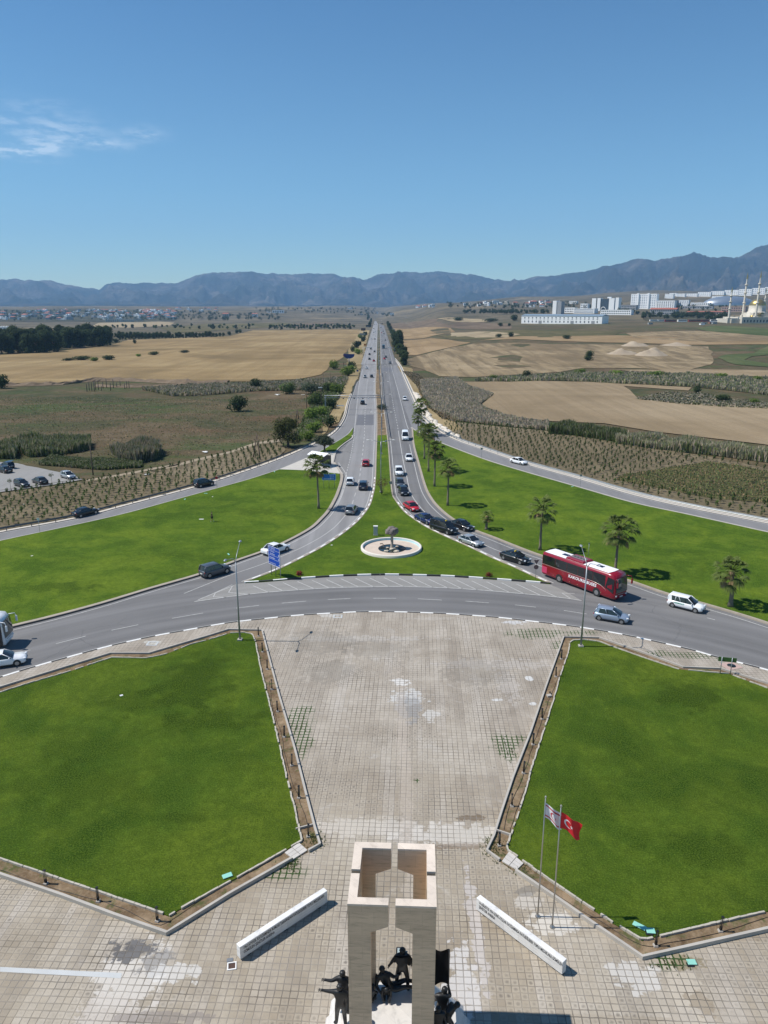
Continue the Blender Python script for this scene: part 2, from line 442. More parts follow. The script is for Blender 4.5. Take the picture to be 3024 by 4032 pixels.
def mat_lawn(name, dark, mid, light, patches=(), seed=0):
    g = NG(name, .95, .04)
    if seed in (1, 2): dark, mid, light = [[q * k_ for q in c_] for c_, k_ in ((dark, .78), (mid, .85), (light, .80))]
    v = g.vec(loc=(seed * 31, seed * 17, 0))
    big = g.noise(.055, 5, .6, .9, v=v); m = g.noise(.22, 5, .6, .5, v=v); f = g.noise(2.6, 5, .8, v=v)
    c = g.ramp(big, [(.36, dark), (.49, mid), (.62, light)])
    c = g.mix(g.rng(m, .42, .68, 0, .65), c, light); c = g.mix(g.rng(m, .50, .30, 0, .7), c, dark)
    for (x, y, rx, ry, s) in patches: c = g.mix(g.math('MULTIPLY', g.spot(x, y, rx, ry, .9, 1.0, .5), s * .8), c, [q * .6 for q in dark])
    ff = g.noise(9.0, 4, .8, v=v)
    mm = g.noise(.8, 6, .75, .4, v=v); c = g.mix(g.rng(mm, .44, .66, 0, .5), c, [q * .55 for q in mid]); c = g.mix(g.rng(mm, .44, .30, 0, .45), c, [q * 1.25 for q in light])
    c = g.mix(g.rng(f, .40, .62, 0, .5), c, [q * .5 for q in mid]); c = g.mix(g.rng(ff, .46, .66, 0, .6), c, [min(1, q * 1.5) for q in light])
    g.bump(g.noise(7, 5, .8), 1.0, .09); return g.out(c)
ARC = (0.97, 27.13)
def mat_asphalt(name, base, kind='straight', warm=0.0, wear=1.0):
    g = NG(name, .88, .25)
    if kind == 'arc':
        s = g.sep(g.vec(loc=(-ARC[0], -ARC[1], 0)))
        r = g.math('SQRT', g.math('ADD', g.math('MULTIPLY', s[0], s[0]), g.math('MULTIPLY', s[1], s[1])))
        th = g.math('ARCTAN2', s[1], s[0]); v = g.comb(g.math('MULTIPLY', r, .62), g.math('MULTIPLY', th, 1.6)); v2 = g.comb(g.math('MULTIPLY', r, 2.6), g.math('MULTIPLY', th, 5))
    else:
        s = g.sep(); xx = g.math('ADD', s[0], g.math('MULTIPLY', s[1], .0042))
        v = g.comb(g.math('MULTIPLY', xx, .62), g.math('MULTIPLY', s[1], .012)); v2 = g.comb(g.math('MULTIPLY', xx, 2.2), g.math('MULTIPLY', s[1], .05))
    base0 = base
    a = g.noise(1.0, 3, .5, v=v); b = g.noise(1.0, 4, .6, v=v2); p = g.noise(.09, 5, .6); f = g.noise(8, 4, .8)
    lo = [q * (1 - .22 * wear) for q in base]; hi = [q * (1 + .20 * wear) for q in base]
    c = g.ramp(a, [(.34, lo), (.5, base), (.66, hi)])
    if kind == 'arc' and base[0] < .2:
        for r0, wd_, q in ((56.6, 1.1, .42), (58.6, .8, .34), (61.0, 1.3, .5), (63.0, .7, .25)):
            dd = g.math('ABSOLUTE', g.math('SUBTRACT', g.math('ADD', r, g.math('MULTIPLY', g.math('SUBTRACT', g.noise(.12, 2), .5), 1.4)), r0))
            c = g.mix(g.math('MULTIPLY', g.rng(dd, wd_ * 1.3, 0, smooth=True), q), c, [z_ * .60 for z_ in base])
        c = g.mix(g.math('MULTIPLY', g.rng(r, 55.8, 54.9), .5), c, [z_ * 1.45 for z_ in base])
    c = g.mix(g.rng(b, .45, .7, 0, .4), c, lo); c = g.mix(g.rng(p, .4, .7, 0, .4), c, [q * 1.22 for q in base])
    c = g.mix(g.rng(f, .45, .75, 0, .4), c, [q * 1.5 for q in base]); c = g.mix(g.rng(f, .45, .25, 0, .3), c, [q * .6 for q in base])
    cr = g.n('ShaderNodeTexVoronoi'); cr.feature = 'DISTANCE_TO_EDGE'; cr.inputs['Scale'].default_value = .11; lnk(g.t, g.n('ShaderNodeVectorMath').outputs[0], cr.inputs['Vector']); vv = cr.inputs['Vector'].links[0].from_node; vv.operation = 'ADD'; lnk(g.t, g.pos, vv.inputs[0]); lnk(g.t, g.noise(.5, 4, .7, color=True), vv.inputs[1])
    c = g.mix(g.math('MULTIPLY', g.rng(cr.outputs['Distance'], .006, .002), g.rng(g.noise(.05, 3), .5, .6, 0, .45)), c, [q * .5 for q in base])
    bl_ = g.noise(.35, 5, .7); c = g.mix(g.rng(bl_, .66, .76, 0, .5), c, [q * .55 for q in base])
    if name == 'asphalt_outbound': c = g.mix(g.rng(g.sep()[1], 112, 93), c, (.158, .155, .154))
    g.bump(f, .25, .01); return g.out(c)
TILE, TROT = .42, R(2.5)
def mat_paving():
    g = NG('stone_paving', .85, .25)
    p = g.vec(rot=(0, 0, TROT)); s = g.sep(p)
    tx = g.math('DIVIDE', s[0], TILE); ty = g.math('DIVIDE', s[1], TILE)
    wob = g.math('MULTIPLY', g.math('SUBTRACT', g.noise(1.6, 3, .6), .5), .22)
    tx = g.math('ADD', tx, wob); ty = g.math('ADD', ty, wob)
    cx, cy = g.math('FLOOR', tx), g.math('FLOOR', ty)
    fx = g.math('ABSOLUTE', g.math('SUBTRACT', g.math('FRACT', tx), .5)); fy = g.math('ABSOLUTE', g.math('SUBTRACT', g.math('FRACT', ty), .5))
    e = g.math('SMOOTH_MAX', fx, fy, .12); joint = g.rng(e, .405, .475, smooth=True)
    wn = g.n('ShaderNodeTexWhiteNoise'); wn.noise_dimensions = '2D'; lnk(g.t, g.comb(cx, cy), wn.inputs[0]); rv = wn.outputs['Value']
    blk = g.n('ShaderNodeTexWhiteNoise'); blk.noise_dimensions = '2D'
    lnk(g.t, g.comb(g.math('FLOOR', g.math('DIVIDE', s[0], 3.36)), g.math('FLOOR', g.math('DIVIDE', s[1], 5.0))), blk.inputs[0])
    region = g.noise(.11, 4, .55); tone = g.math('ADD', g.math('MULTIPLY', region, .62), g.math('ADD', g.math('MULTIPLY', rv, .12), g.math('MULTIPLY', blk.outputs['Value'], .2)))
    c = g.ramp(tone, [(.30, (.285, .235, .172)), (.45, (.36, .308, .235)), (.60, (.42, .368, .292)), (.78, (.50, .452, .38))])
    yy = g.sep()[1]; c = g.mix(g.rng(yy, 40, 60, 0, .55), c, g.mix(g.rng(g.noise(.35, 5, .6), .35, .65), (.325, .283, .238), (.475, .428, .372)))
    cb_ = g.noise(1.0, 3, .5, v=g.comb(g.math('MULTIPLY', cx, .26), g.math('MULTIPLY', cy, .022))); c = g.mix(g.rng(cb_, .54, .66, 0, .45), c, (.50, .455, .40)); c = g.mix(g.rng(cb_, .46, .34, 0, .45), c, (.22, .185, .145))
    st2 = g.noise(.19, 6, .7, .5); c = g.mix(g.rng(st2, .52, .66, 0, .42), c, (.21, .175, .135))
    # darker worn hearts of the stones, in clusters
    rr = g.math('SQRT', g.math('ADD', g.math('MULTIPLY', fx, fx), g.math('MULTIPLY', fy, fy)))
    heart = g.rng(g.math('ADD', rr, g.math('MULTIPLY', g.noise(4, 4, .7), .5)), .62, .28, smooth=True)
    cl = g.math('MULTIPLY', g.rng(g.noise(.14, 5, .65), .44, .60), g.rng(rv, .1, .7))
    c = g.mix(g.math('MULTIPLY', g.math('MULTIPLY', heart, cl), .75), c, (.115, .10, .085))
    c = g.mix(g.rng(g.noise(2.2, 6, .7), .35, .7, 0, .3), c, (.20, .175, .14))
    # pale cement washed over the stones in places
    wash = g.noise(.22, 6, .65, 1.2); c = g.mix(g.rng(wash, .60, .72, 0, .45), c, (.47, .44, .40))
    tj = g.math('MULTIPLY', g.math('SUBTRACT', rv, .5), .5); pn_ = g.math('ADD', g.math('MULTIPLY', g.math('SUBTRACT', g.noise(1.3, 5, .7), .5), 2.6), tj)
    for (x, y, rx, ry, q, cc) in PATCHES:
        v_ = g.vec(scale=(1 / rx, 1 / ry, 0), loc=(-x / rx, -y / ry, 0)); l_ = g.n('ShaderNodeVectorMath'); l_.operation = 'LENGTH'; lnk(g.t, v_, l_.inputs[0])
        k_ = .90 if cc[0] > .4 else 1; c = g.mix(g.math('MULTIPLY', g.rng(g.math('ADD', l_.outputs['Value'], pn_), 1.02, .80, smooth=True), q * .92), c, [z_ * k_ for z_ in cc])
    jt = g.noise(.3, 4, .6); jc = g.mix(g.rng(jt, .38, .62), (.115, .098, .078), (.25, .222, .188))
    wm_ = None
    for (x, y, rx, ry) in WEEDS:
        q = g.spot(x, y, rx, ry, .7, .5, .8); wm_ = q if wm_ is None else g.math('MAXIMUM', wm_, q)
    jc = g.mix(wm_, jc, (.030, .062, .014))
    js = g.math('MULTIPLY', joint, g.rng(g.noise(.25, 5, .65), .34, .60, .30, 1.0)); js = g.math('MAXIMUM', js, g.math('MULTIPLY', wm_, g.rng(g.math('ADD', e, g.math('MULTIPLY', g.noise(6, 3), .2)), .45, .51)))
    c = g.mix(js, c, jc)
    g.bump(g.math('SUBTRACT', g.noise(4, 4, .6), g.math('MULTIPLY', joint, 1.4)), .5, .02); return g.out(c)
def W(px, py): q = gp(px, py); return q.x, q.y
PATCHES = []
for (px, py, rx, ry, q, cc) in [(1605, 2750, 1.7, 1.6, .7, (.60, .60, .58)), (1610, 2790, 1.2, 2.5, .7, (.24, .24, .24)), (1690, 2820, .8, 1.0, .7, (.60, .58, .54)),
        (1600, 3290, 2.0, 1.2, .75, (.44, .40, .35)), (1600, 3255, 1.3, .9, .6, (.20, .18, .15)), (1430, 3265, 5.5, .9, .65, (.58, .53, .46)), (1800, 3290, 4.2, 1.1, .7, (.60, .56, .50)),
        (1590, 3000, .55, 18, .45, (.50, .43, .36)), (1850, 3225, 1.2, .35, .7, (.10, .065, .035)), (1810, 3340, 2.0, .3, .5, (.13, .08, .045)),
        (520, 3850, 1.9, 2.3, .85, (.62, .58, .52)), (520, 3755, 1.4, .75, .92, (.075, .075, .08)), (610, 3800, 1.2, .8, .6, (.13, .13, .135)), (690, 3835, 1.5, .7, .7, (.66, .64, .6)), (430, 4000, 2.0, 1.2, .8, (.55, .50, .44)), (640, 4015, 3.0, .35, .7, (.22, .19, .17)),
        (2170, 3640, 1.5, .9, .85, (.64, .6, .53)), (2080, 3560, .9, .6, .6, (.60, .56, .5)), (2500, 3850, 1.6, 1.0, .7, (.62, .60, .56)), (2700, 3900, 1.0, 2.2, .8, (.50, .44, .35)), (2760, 3960, .7, .8, .7, (.24, .19, .13)), (2700, 3800, 1.0, .5, .8, (.20, .16, .09)),
        (1820, 3890, .9, 2.6, .75, (.64, .62, .6)), (1870, 3650, .4, 4.5, .6, (.58, .54, .52)), (2070, 3515, 1.1, .4, .6, (.15, .14, .125)),
        (1300, 2428, 1.2, .5, .6, (.56, .54, .5)), (1700, 2440, 3, .5, .3, (.5, .47, .42)), (1950, 2620, 6, 1.2, .45, (.52, .48, .44)), (2000, 2700, 1.2, 3.0, .4, (.54, .5, .46)), (1400, 2520, 8, .8, .45, (.5, .47, .43)), (2030, 2455, 1.4, .5, .8, (.60, .60, .60)),
        (600, 2535, 1.0, .5, .8, (.58, .56, .5)), (1580, 2690, .8, .7, .9, (.66, .64, .6)), (1300, 2650, 3, 2.4, .4, (.17, .155, .13)), (1260, 2530, 4, 3, .4, (.18, .165, .14)), (1480, 2560, 3.4, 2.4, .35, (.17, .155, .13)), (1870, 2650, 3.5, 3, .35, (.16, .145, .12)),
        (2085, 2675, .45, .45, .9, (.66, .66, .64)), (1950, 2762, .7, .25, .9, (.62, .62, .6)), (2095, 2776, .4, .3, .9, (.62, .62, .6))]:
    x, y = W(px, py); PATCHES.append((x, y, rx, ry, q, cc))
WEEDS = [W(px, py) + (rx, ry) for (px, py, rx, ry) in [(1180, 2850, 1.3, 3.0), (1190, 2930, .9, 2.0), (2120, 2500, 3.6, 1.3), (2280, 2495, 3.0, .5), (1990, 2930, 1.2, 1.6), (2000, 2975, .7, 1.0), (2035, 2912, .9, .5),
         (1110, 3440, 1.5, .8), (1145, 3400, .7, .7), (2640, 3790, 1.5, .6), (2750, 2585, 3.4, .9), (2600, 2580, 2.0, .8), (2200, 2545, .9, 1.0), (1640, 3080, .3, .3)]]
M_scrub, M_hill, M_ground, M_pave = mat_scrub(), mat_hill(), mat_ground(), mat_paving()
DK, MD, LT = (.024, .062, .008), (.056, .110, .012), (.122, .172, .018)
M_lawn = mat_lawn('lawn_grass', DK, MD, LT)
sp = lambda px, py, rx, ry, s: W(px, py) + (rx, ry, s)
M_lawnA = mat_lawn('lawn_grass_left', DK, MD, LT, [sp(750, 2700, 3.2, 5.5, 1), sp(830, 2840, 4, 1.8, .9), sp(560, 2770, 3.2, 1.6, .7), sp(300, 3100, 5, 2.6, .6), sp(690, 3230, 1.8, .5, .7), sp(330, 2950, 3, 2, .5)], 1)
M_lawnB = mat_lawn('lawn_grass_right', DK, MD, LT, [sp(2690, 2750, 2.6, 2.2, 1), sp(2750, 3350, 3, 1.6, .7), sp(2350, 3150, 2.5, 2, .4), sp(2450, 2950, 2, 3, .4)], 2)
M_lawnC = mat_lawn('lawn_grass_roundabout', DK, MD, LT, [sp(1000, 2015, 5, 2.2, .7), sp(1130, 1965, 5, 2.0, .5), sp(240, 2315, 4, 1.6, .8), sp(355, 2310, 2, 1, .7), sp(1140, 1935, 8, 1.4, .5), sp(1400, 2195, 4, 1.2, .6), sp(660, 2190, 4, 1.4, .5), sp(2550, 2260, 12, 2, .35)], 3)
M_asA = mat_asphalt('asphalt_roundabout', (.152, .149, .148), 'arc')
M_asL = mat_asphalt('asphalt_outbound', (.218, .214, .213), 'straight', wear=.8)
M_asR = mat_asphalt('asphalt_inbound', (.142, .140, .141), 'straight')
M_asRamp = mat_asphalt('asphalt_slip_road', (.182, .179, .179), 'straight', wear=.5)
M_hatch = mat_asphalt('asphalt_hatched', (.225, .218, .205), 'arc', wear=.5)
M_lot = mat_asphalt('asphalt_car_park', (.23, .225, .215), 'straight', wear=.5)
M_bay = mat_asphalt('asphalt_bus_bay', (.19, .185, .18), 'straight', wear=.6)
M_paint = plain('road_paint', (.41, .405, .385), .8, vary=.45, scale=2.5)
M_white = plain('kerb_white', (.74, .73, .70), .7, vary=.12, scale=2)
M_black = plain('kerb_black', (.03, .03, .03), .7, vary=.3)
M_kerb = plain('kerb_stone', (.33, .285, .23), .85, vary=.25, scale=1.2)
M_kerbd = plain('kerb_dark_face', (.10, .095, .09), .85, vary=.3)
M_conc = plain('concrete', (.40, .37, .325), .85, vary=.22, scale=.8)
M_soil = None
def mat_soil():
    g = NG('bed_soil', .95, .1)
    a = g.noise(.5, 5, .6, .6); b = g.noise(3.5, 5, .75); gr = g.noise(.8, 5, .7, .6)
    c = g.ramp(a, [(.3, (.095, .062, .035)), (.5, (.165, .115, .068)), (.68, (.28, .205, .13))])
    c = g.mix(g.rng(b, .45, .75, 0, .6), c, (.33, .25, .165)); c = g.mix(g.rng(b, .42, .25, 0, .6), c, (.06, .042, .026))
    c = g.mix(g.rng(gr, .54, .64, 0, .75), c, (.06, .085, .025)); g.bump(b, .9, .06); return g.out(c)
M_soil = mat_soil()
M_path = NG('pale_track', .95, .1)
M_path = M_path.out(M_path.mix(M_path.noise(.6, 5), (.22, .175, .12), (.36, .30, .22)))

# ---- earth sheet to the mountains' foot
def earth():
    ys = [-260, -120, 0, 60, 120, 180, 240, 300, 340, 380]; y = 380
    while y < 9200: y *= 1.028; ys.append(y)
    bs = [(-1.15 + 2.3 * i / 190) for i in range(191)]
    V = []; 
    for y in ys:
        yy = max(y, 260)
        for b in bs:
            x = b * yy; zz = hgt(x, y) - .12
            if y > 1200 and -.02 < b < .02: pass
            V.append((x, y, zz))
    n = len(bs); F = [(i * n + j, i * n + j + 1, (i + 1) * n + j + 1, (i + 1) * n + j) for i in range(len(ys) - 1) for j in range(n - 1)]
    me = bpy.data.meshes.new('ground'); me.from_pydata(V, [], F); me.materials.append(M_ground)
    for p in me.polygons: p.use_smooth = True
    return struct(link('ground', me))
earth()

# ---- asphalt sheets
near_kerb = GL([(-420, 2805), (-200, 2731), (0, 2670), (130, 2630), (290, 2585), (435, 2546), (595, 2510), (730, 2485), (900, 2455), (1060, 2437), (1180, 2425), (1350, 2415), (1460, 2411), (1630, 2414), (1800, 2422), (1970, 2435), (2100, 2450), (2265, 2470), (2430, 2497), (2564, 2525), (2724, 2562), (2829, 2592), (3024, 2642), (3250, 2712), (3500, 2800)])
near_kerb = smooth_line(near_kerb, 4)
L_kerb = smooth_line(GL([(-420, 2594), (0, 2484), (200, 2435), (400, 2381), (595, 2322), (700, 2292), (800, 2262), (940, 2210), (1040, 2175), (1130, 2137), (1225, 2085), (1270, 2045), (1300, 2010), (1325, 1965), (1337, 1935), (1350, 1890), (1348, 1865), (1320, 1822)]), 5)
R_kerb = smooth_line(GL([(1622, 1685), (1627, 1750), (1645, 1820), (1670, 1910), (1690, 1955), (1720, 1995), (1775, 2042), (1850, 2083), (1950, 2122), (2050, 2162), (2145, 2196), (2300, 2238), (2474, 2290), (2619, 2340), (2739, 2373), (2894, 2418), (3024, 2459), (3300, 2550)]), 5)
med_L = smooth_line(GL([(1488, 1260), (1487, 1300), (1485, 1367), (1482, 1450), (1478, 1517), (1480, 1567), (1483, 1613), (1483, 1697), (1479, 1800), (1475, 1900), (1466, 1950), (1451, 1996), (1410, 2050), (1350, 2101), (1275, 2151), (1190, 2197), (1100, 2241), (1025, 2271), (962, 2294)]), 5)
med_R = smooth_line(GL([(1493, 1260), (1495, 1300), (1497, 1345), (1498, 1417), (1502, 1500), (1505, 1567), (1513, 1617), (1524, 1700), (1531, 1760), (1538, 1850), (1546, 1940), (1560, 1972), (1595, 2017), (1640, 2051), (1690, 2082), (1760, 2116), (1850, 2156), (1940, 2199), (2025, 2235), (2100, 2270), (2166, 2299)]), 5)
islandS = smooth_line(GL([(962, 2297), (1000, 2295), (1070, 2290), (1185, 2280), (1350, 2270), (1500, 2266), (1600, 2267), (1770, 2272), (1940, 2283), (2075, 2293), (2166, 2301)]), 5)
rampL_in = smooth_line(GL([(-500, 2250), (-200, 2180), (0, 2132), (300, 2068), (500, 2022), (700, 1967), (830, 1931), (980, 1889), (1100, 1850)]), 4)
rampL_in2 = smooth_line(GL([(1100, 1850), (1230, 1795), (1315, 1747), (1370, 1712), (1392, 1685)]), 4)
rampL_out = smooth_line(GL([(-500, 2215), (-200, 2143), (0, 2097), (300, 2042), (500, 1990), (755, 1923), (850, 1895), (1000, 1845), (1083, 1815), (1150, 1788), (1213, 1760), (1280, 1728), (1320, 1700), (1347, 1667), (1363, 1633), (1373, 1587), (1387, 1550), (1400, 1512), (1410, 1498)]), 4)
rampR_out = smooth_line(GL([(1549, 1411), (1570, 1440), (1590, 1487), (1617, 1550), (1645, 1615), (1670, 1655), (1720, 1695), (1800, 1735), (1900, 1770), (2000, 1805), (2100, 1837), (2280, 1887), (2494, 1950), (2694, 1997), (3024, 2062), (3400, 2140)]), 4)
rampR_in = smooth_line(GL([(1622, 1685), (1660, 1708), (1720, 1737), (1900, 1806), (2050, 1853), (2280, 1919), (2494, 1980), (2694, 2023), (2844, 2056), (3024, 2096), (3400, 2175)]), 4)
# one sheet under everything at the junction, tone sheets laid on it
P = near_kerb + [gp(3500, 2175 + 30)] + rampR_out[::-1] + GL([(1541, 1405), (1430, 1405)]) + [gp(1413, 1500)] + rampL_out[::-1][1:]
P += [gp(-500, 2600)]
# drop the stretch left of the frame back to the kerb line
struct(fill('road', [p for p in P if p.y > 20], M_asA, z=0.0))
tone = MB()
def sheet(name, pts, mat, z): return struct(fill(name, pts, mat, z=z))
# outbound carriageway, from the island's tip to the far end
kL = [p for p in L_kerb if p.y > 97]; mL = [p for p in med_L if p.y > 97]
outb = [p for p in med_L if 97 < p.y < 560]
sheet('road_outbound', outb + [gp(p[0], p[1]) for p in [(962, 2290), (900, 2310), (845, 2325), (800, 2262)]] + [p for p in L_kerb if p.y > 97 and p.y < 200] + GL([(1387, 1717), (1397, 1700), (1408, 1567), (1414, 1500), (1425, 1460), (1435, 1420)]), M_asL, .004)
inb = [p for p in med_R if 97 < p.y < 560]
sheet('road_inbound', inb + GL([(2166, 2306), (2290, 2310)]) + [p for p in R_kerb if 92 < p.y][::-1] + GL([(1606, 1640), (1595, 1615), (1570, 1550), (1545, 1460), (1537, 1415)]), M_asR, .004)
sheet('slip_road', rampL_out[:-1] + GL([(1408, 1567), (1397, 1700)]) + rampL_in2[::-1] + rampL_in[::-1][1:], M_asRamp, .006)
sheet('slip_road', rampR_out + rampR_in[::-1] + GL([(1606, 1640), (1570, 1550), (1549, 1470)]), M_asRamp, .006)
sheet('bus_bay', GL([(1387, 1717), (1386, 1740), (1327, 1785), (1318, 1825), (1350, 1868), (1358, 1880), (1372, 1830), (1385, 1760), (1391, 1715)]), M_bay, .010)
hl = smooth_line(GL([(765, 2369), (900, 2350), (1055, 2332), (1300, 2315), (1530, 2310), (1600, 2310), (1800, 2317), (2025, 2335), (2200, 2352), (2290, 2365)]), 4)
sheet('hatched_area', hl + GL([(2220, 2325), (2180, 2308)]) + [p for p in islandS[::-1]] + GL([(930, 2300), (845, 2333)]), M_hatch, .010)
# far carriageways, draped on the terrain
def far_road(name, a_px, b_px, mat):
    pts = []
    ys = []; y = 500
    while y < 4300: ys.append(y); y *= 1.05
    ys.append(4500)
    V = []; F = []
    for y in ys:
        t = (y - 500) / 4000
        xa, xb = a_px(y), b_px(y); z = hgt((xa + xb) / 2, y) + .10
        V += [(xa, y, z), (xb, y, z)]
    F = [(2 * i, 2 * i + 1, 2 * i + 3, 2 * i + 2) for i in range(len(ys) - 1)]
    me = bpy.data.meshes.new(name); me.from_pydata(V, [], F); me.materials.append(mat); return struct(link(name, me))
def interp(tab):
    def f(y):
        if y <= tab[0][0]: return tab[0][1]
        for (a, xa), (b, xb) in zip(tab, tab[1:]):
            if y <= b: return xa + (xb - xa) * (y - a) / (b - a)
        (a, xa), (b, xb) = tab[-2:]; return xb + (xb - xa) * (y - b) / (b - a)
    return f
def edge(pxs): 
    t = sorted((gp(*p).y, gp(*p).x) for p in pxs); return interp(t)
# straight highway: edges as straight lines in plan
mLx = edge([(1483, 1470), (1486, 1330)]); mRx = edge([(1499, 1440), (1494.5, 1300)])
eL = lambda y: mLx(y) - 10.6; eR = lambda y: mRx(y) + 10.8
far_road('road_outbound', eL, mLx, M_asL); far_road('road_inbound', mRx, eR, M_asR)
lead = []
struct(fill('median', [Vector((mLx(y), y, 0)) for y in (455, 1400)] + [Vector((mRx(y), y, 0)) for y in (1400, 455)], M_scrub, z=.2, thick=.2))

# ---- raised ground: lawns, island, median
LZ = .13
struct(fill('lawn', rampL_in + GL([(1205, 1854), (1337, 1867)]) + [p for p in L_kerb[::-1] if p.y < 146][0:], M_lawnC, z=LZ, thick=.13))
struct(fill('lawn', rampR_in + [p for p in R_kerb[::-1]], M_lawnC, z=LZ, thick=.13))
mL2 = [p for p in med_L if p.y < 213]; mR2 = [p for p in med_R if p.y < 213]
struct(fill('lawn', mL2 + islandS[1:] + mR2[::-1], M_lawnC, z=LZ, thick=.13))
struct(fill('median', [p for p in med_L if 213 <= p.y < 470] + [mL2[0]] + [mR2[0]] + [p for p in med_R if 213 <= p.y < 470][::-1], M_soil, z=LZ - .01, thick=.12))
struct(fill('lawn', rampL_in2[1:] + GL([(1387, 1718), (1375, 1728), (1352, 1745), (1335, 1762), (1324, 1780), (1290, 1781), (1258, 1784)]), M_lawnC, z=LZ, thick=.13))
struct(fill('bus_stop_paving', GL([(1100, 1850), (1230, 1795), (1258, 1784), (1290, 1781), (1324, 1780), (1318, 1800), (1312, 1822), (1345, 1865), (1337, 1867), (1205, 1854)]), plain('bus_stop_slabs', (.47, .44, .39), .85, vary=.14, scale=.7), z=LZ + .02, thick=.15))

# ---- kerbs round the roads
kb = MB()
wall_line(kb, L_kerb, .55, 0, .19, 0, off=.27)
wall_line(kb, L_kerb, .10, 0, .185, 1, off=-.06)
wall_line(kb, R_kerb, .35, 0, .19, 0, off=.17); wall_line(kb, R_kerb, .10, 0, .12, 0, off=-.06)
wall_line(kb, med_L, .28, 0, .18, 0, off=.1); wall_line(kb, med_R, .28, 0, .18, 0, off=-.1)
wall_line(kb, rampL_in, .22, 0, .16, 2, off=0); wall_line(kb, rampR_in, .45, 0, .16, 2, off=-.2)
wall_line(kb, smooth_line(GL([(1387, 1716), (1386, 1728), (1360, 1745), (1335, 1765), (1322, 1782), (1316, 1805), (1312, 1822)]), 4), .3, 0, .2, 2)
wall_line(kb, smooth_line(GL([(1312, 1822), (1330, 1845), (1349, 1868)]), 4), .3, 0, .2, 2)
struct(kb.build('kerb', [M_kerb, M_kerbd, M_conc]))
kp = MB()
wall_line(kp, near_kerb, .22, 0, .165, off=-.11, every=1.55, mis=(0, 1))
wall_line(kp, islandS, .26, 0, .20, off=.13, every=1.9, mis=(0, 1))
wall_line(kp, [p for p in med_R if p.y < 135], .24, 0, .195, off=.03, every=1.6, mis=(0, 2))
wall_line(kp, [p for p in med_L if p.y < 160], .24, 0, .195, off=-.03, every=1.6, mis=(0, 2))
struct(kp.build('painted_kerb', [M_white, M_black, M_kerb]))

# ---- road markings
mk = MB(); Zp = .014
ribbon(mk, sides(L_kerb, -.75), .15, Zp); ribbon(mk, sides(R_kerb[5:], -.95), .15, Zp)
ribbon(mk, sides([p for p in med_L if p.y < 420], -.55), .15, Zp); ribbon(mk, sides([p for p in med_R if p.y < 420], .62), .15, Zp)
ribbon(mk, sides(rampL_out, -.55), .13, Zp); ribbon(mk, sides(rampL_in, .35), .12, Zp); ribbon(mk, sides(rampL_in2, .3), .16, Zp)
ribbon(mk, sides(rampR_out[6:], -.45), .13, Zp); ribbon(mk, sides(near_kerb, .38), .10, Zp)
ribbon(mk, hl, .16, Zp)
cl = smooth_line(GL([(1454, 1460), (1447, 1500), (1440, 1567), (1437, 1640), (1434, 1720), (1420, 1850), (1409, 1910), (1385, 1990)]), 5); dashes(mk, cl, .15, Zp, 3, 3.0)
ribbon(mk, smooth_line(GL([(1385, 1990), (1355, 2035), (1300, 2090), (1200, 2150), (1050, 2215), (900, 2267), (725, 2337)]), 5), .13, Zp)
dashes(mk, smooth_line(GL([(1397, 1700), (1390, 1745), (1380, 1800), (1362, 1870)]), 5), .15, Zp, 1.5, 1.5)
ribbon(mk, smooth_line(GL([(1362, 1870), (1350, 1925), (1338, 1962), (1318, 1995)]), 4), .15, Zp)
ribbon(mk, smooth_line(GL([(1395, 1700), (1408, 1567), (1414, 1510), (1427, 1455)]), 5), .16, Zp)
ribbon(mk, smooth_line(GL([(1530, 1400), (1545, 1460), (1570, 1550), (1595, 1650), (1608, 1690)]), 5), .17, Zp)
dashes(mk, smooth_line(GL([(1527, 1430), (1531, 1467), (1540, 1540), (1548, 1590), (1562, 1660), (1568, 1695)]), 5), .15, Zp, 3, 3)
ribbon(mk, smooth_line(GL([(1568, 1695), (1585, 1800), (1600, 1870), (1615, 1935), (1645, 1985), (1700, 2040), (1790, 2092), (1900, 2142), (1960, 2168), (2060, 2204), (2160, 2240), (2260, 2275)]), 6), .16, Zp)
ribbon(mk, GL([(2785, 2433), (2815, 2441)]), .12, Zp)
for a, b in [((30, 2577), (120, 2560)), ((220, 2535), (337, 2505)), ((439, 2482), (545, 2460)), ((677, 2435), (800, 2414)), ((930, 2395), (1020, 2384)), ((1110, 2375), (1206, 2367)), ((1291, 2361), (1380, 2357)), ((1470, 2356), (1559, 2356)), ((1645, 2358), (1740, 2363)), ((1832, 2367), (1925, 2374)), ((2027, 2382), (2110, 2391)), ((2220, 2404), (2310, 2418))]:
    ribbon(mk, GL([a, b]), .12, Zp)
hz = [(392, 113, 515, 165), (510, 98, 635, 157), (628, 88, 755, 147), (743, 80, 875, 137), (858, 70, 990, 130), (972, 65, 1105, 125), (1085, 58, 1225, 123), (1200, 55, 1345, 123), (1312, 53, 1460, 121), (1425, 50, 1580, 120), (1540, 52, 1690, 122)]
hz = [(800 + a / 2, 2250 + b / 2, 800 + c / 2, 2250 + d / 2) for a, b, c, d in hz] + [(1600 + a / 2, 2250 + b / 2, 1600 + c / 2, 2250 + d / 2) for a, b, c, d in [(55, 55, 210, 128), (170, 58, 330, 132), (283, 62, 445, 140), (395, 68, 560, 148), (515, 75, 685, 155), (632, 82, 805, 162), (750, 90, 930, 178), (868, 100, 1050, 185), (988, 110, 1180, 200), (1225, 170, 1290, 212)]]
for a, b, c, d in hz: ribbon(mk, GL([(a, b), (c, d)]), .12, Zp)
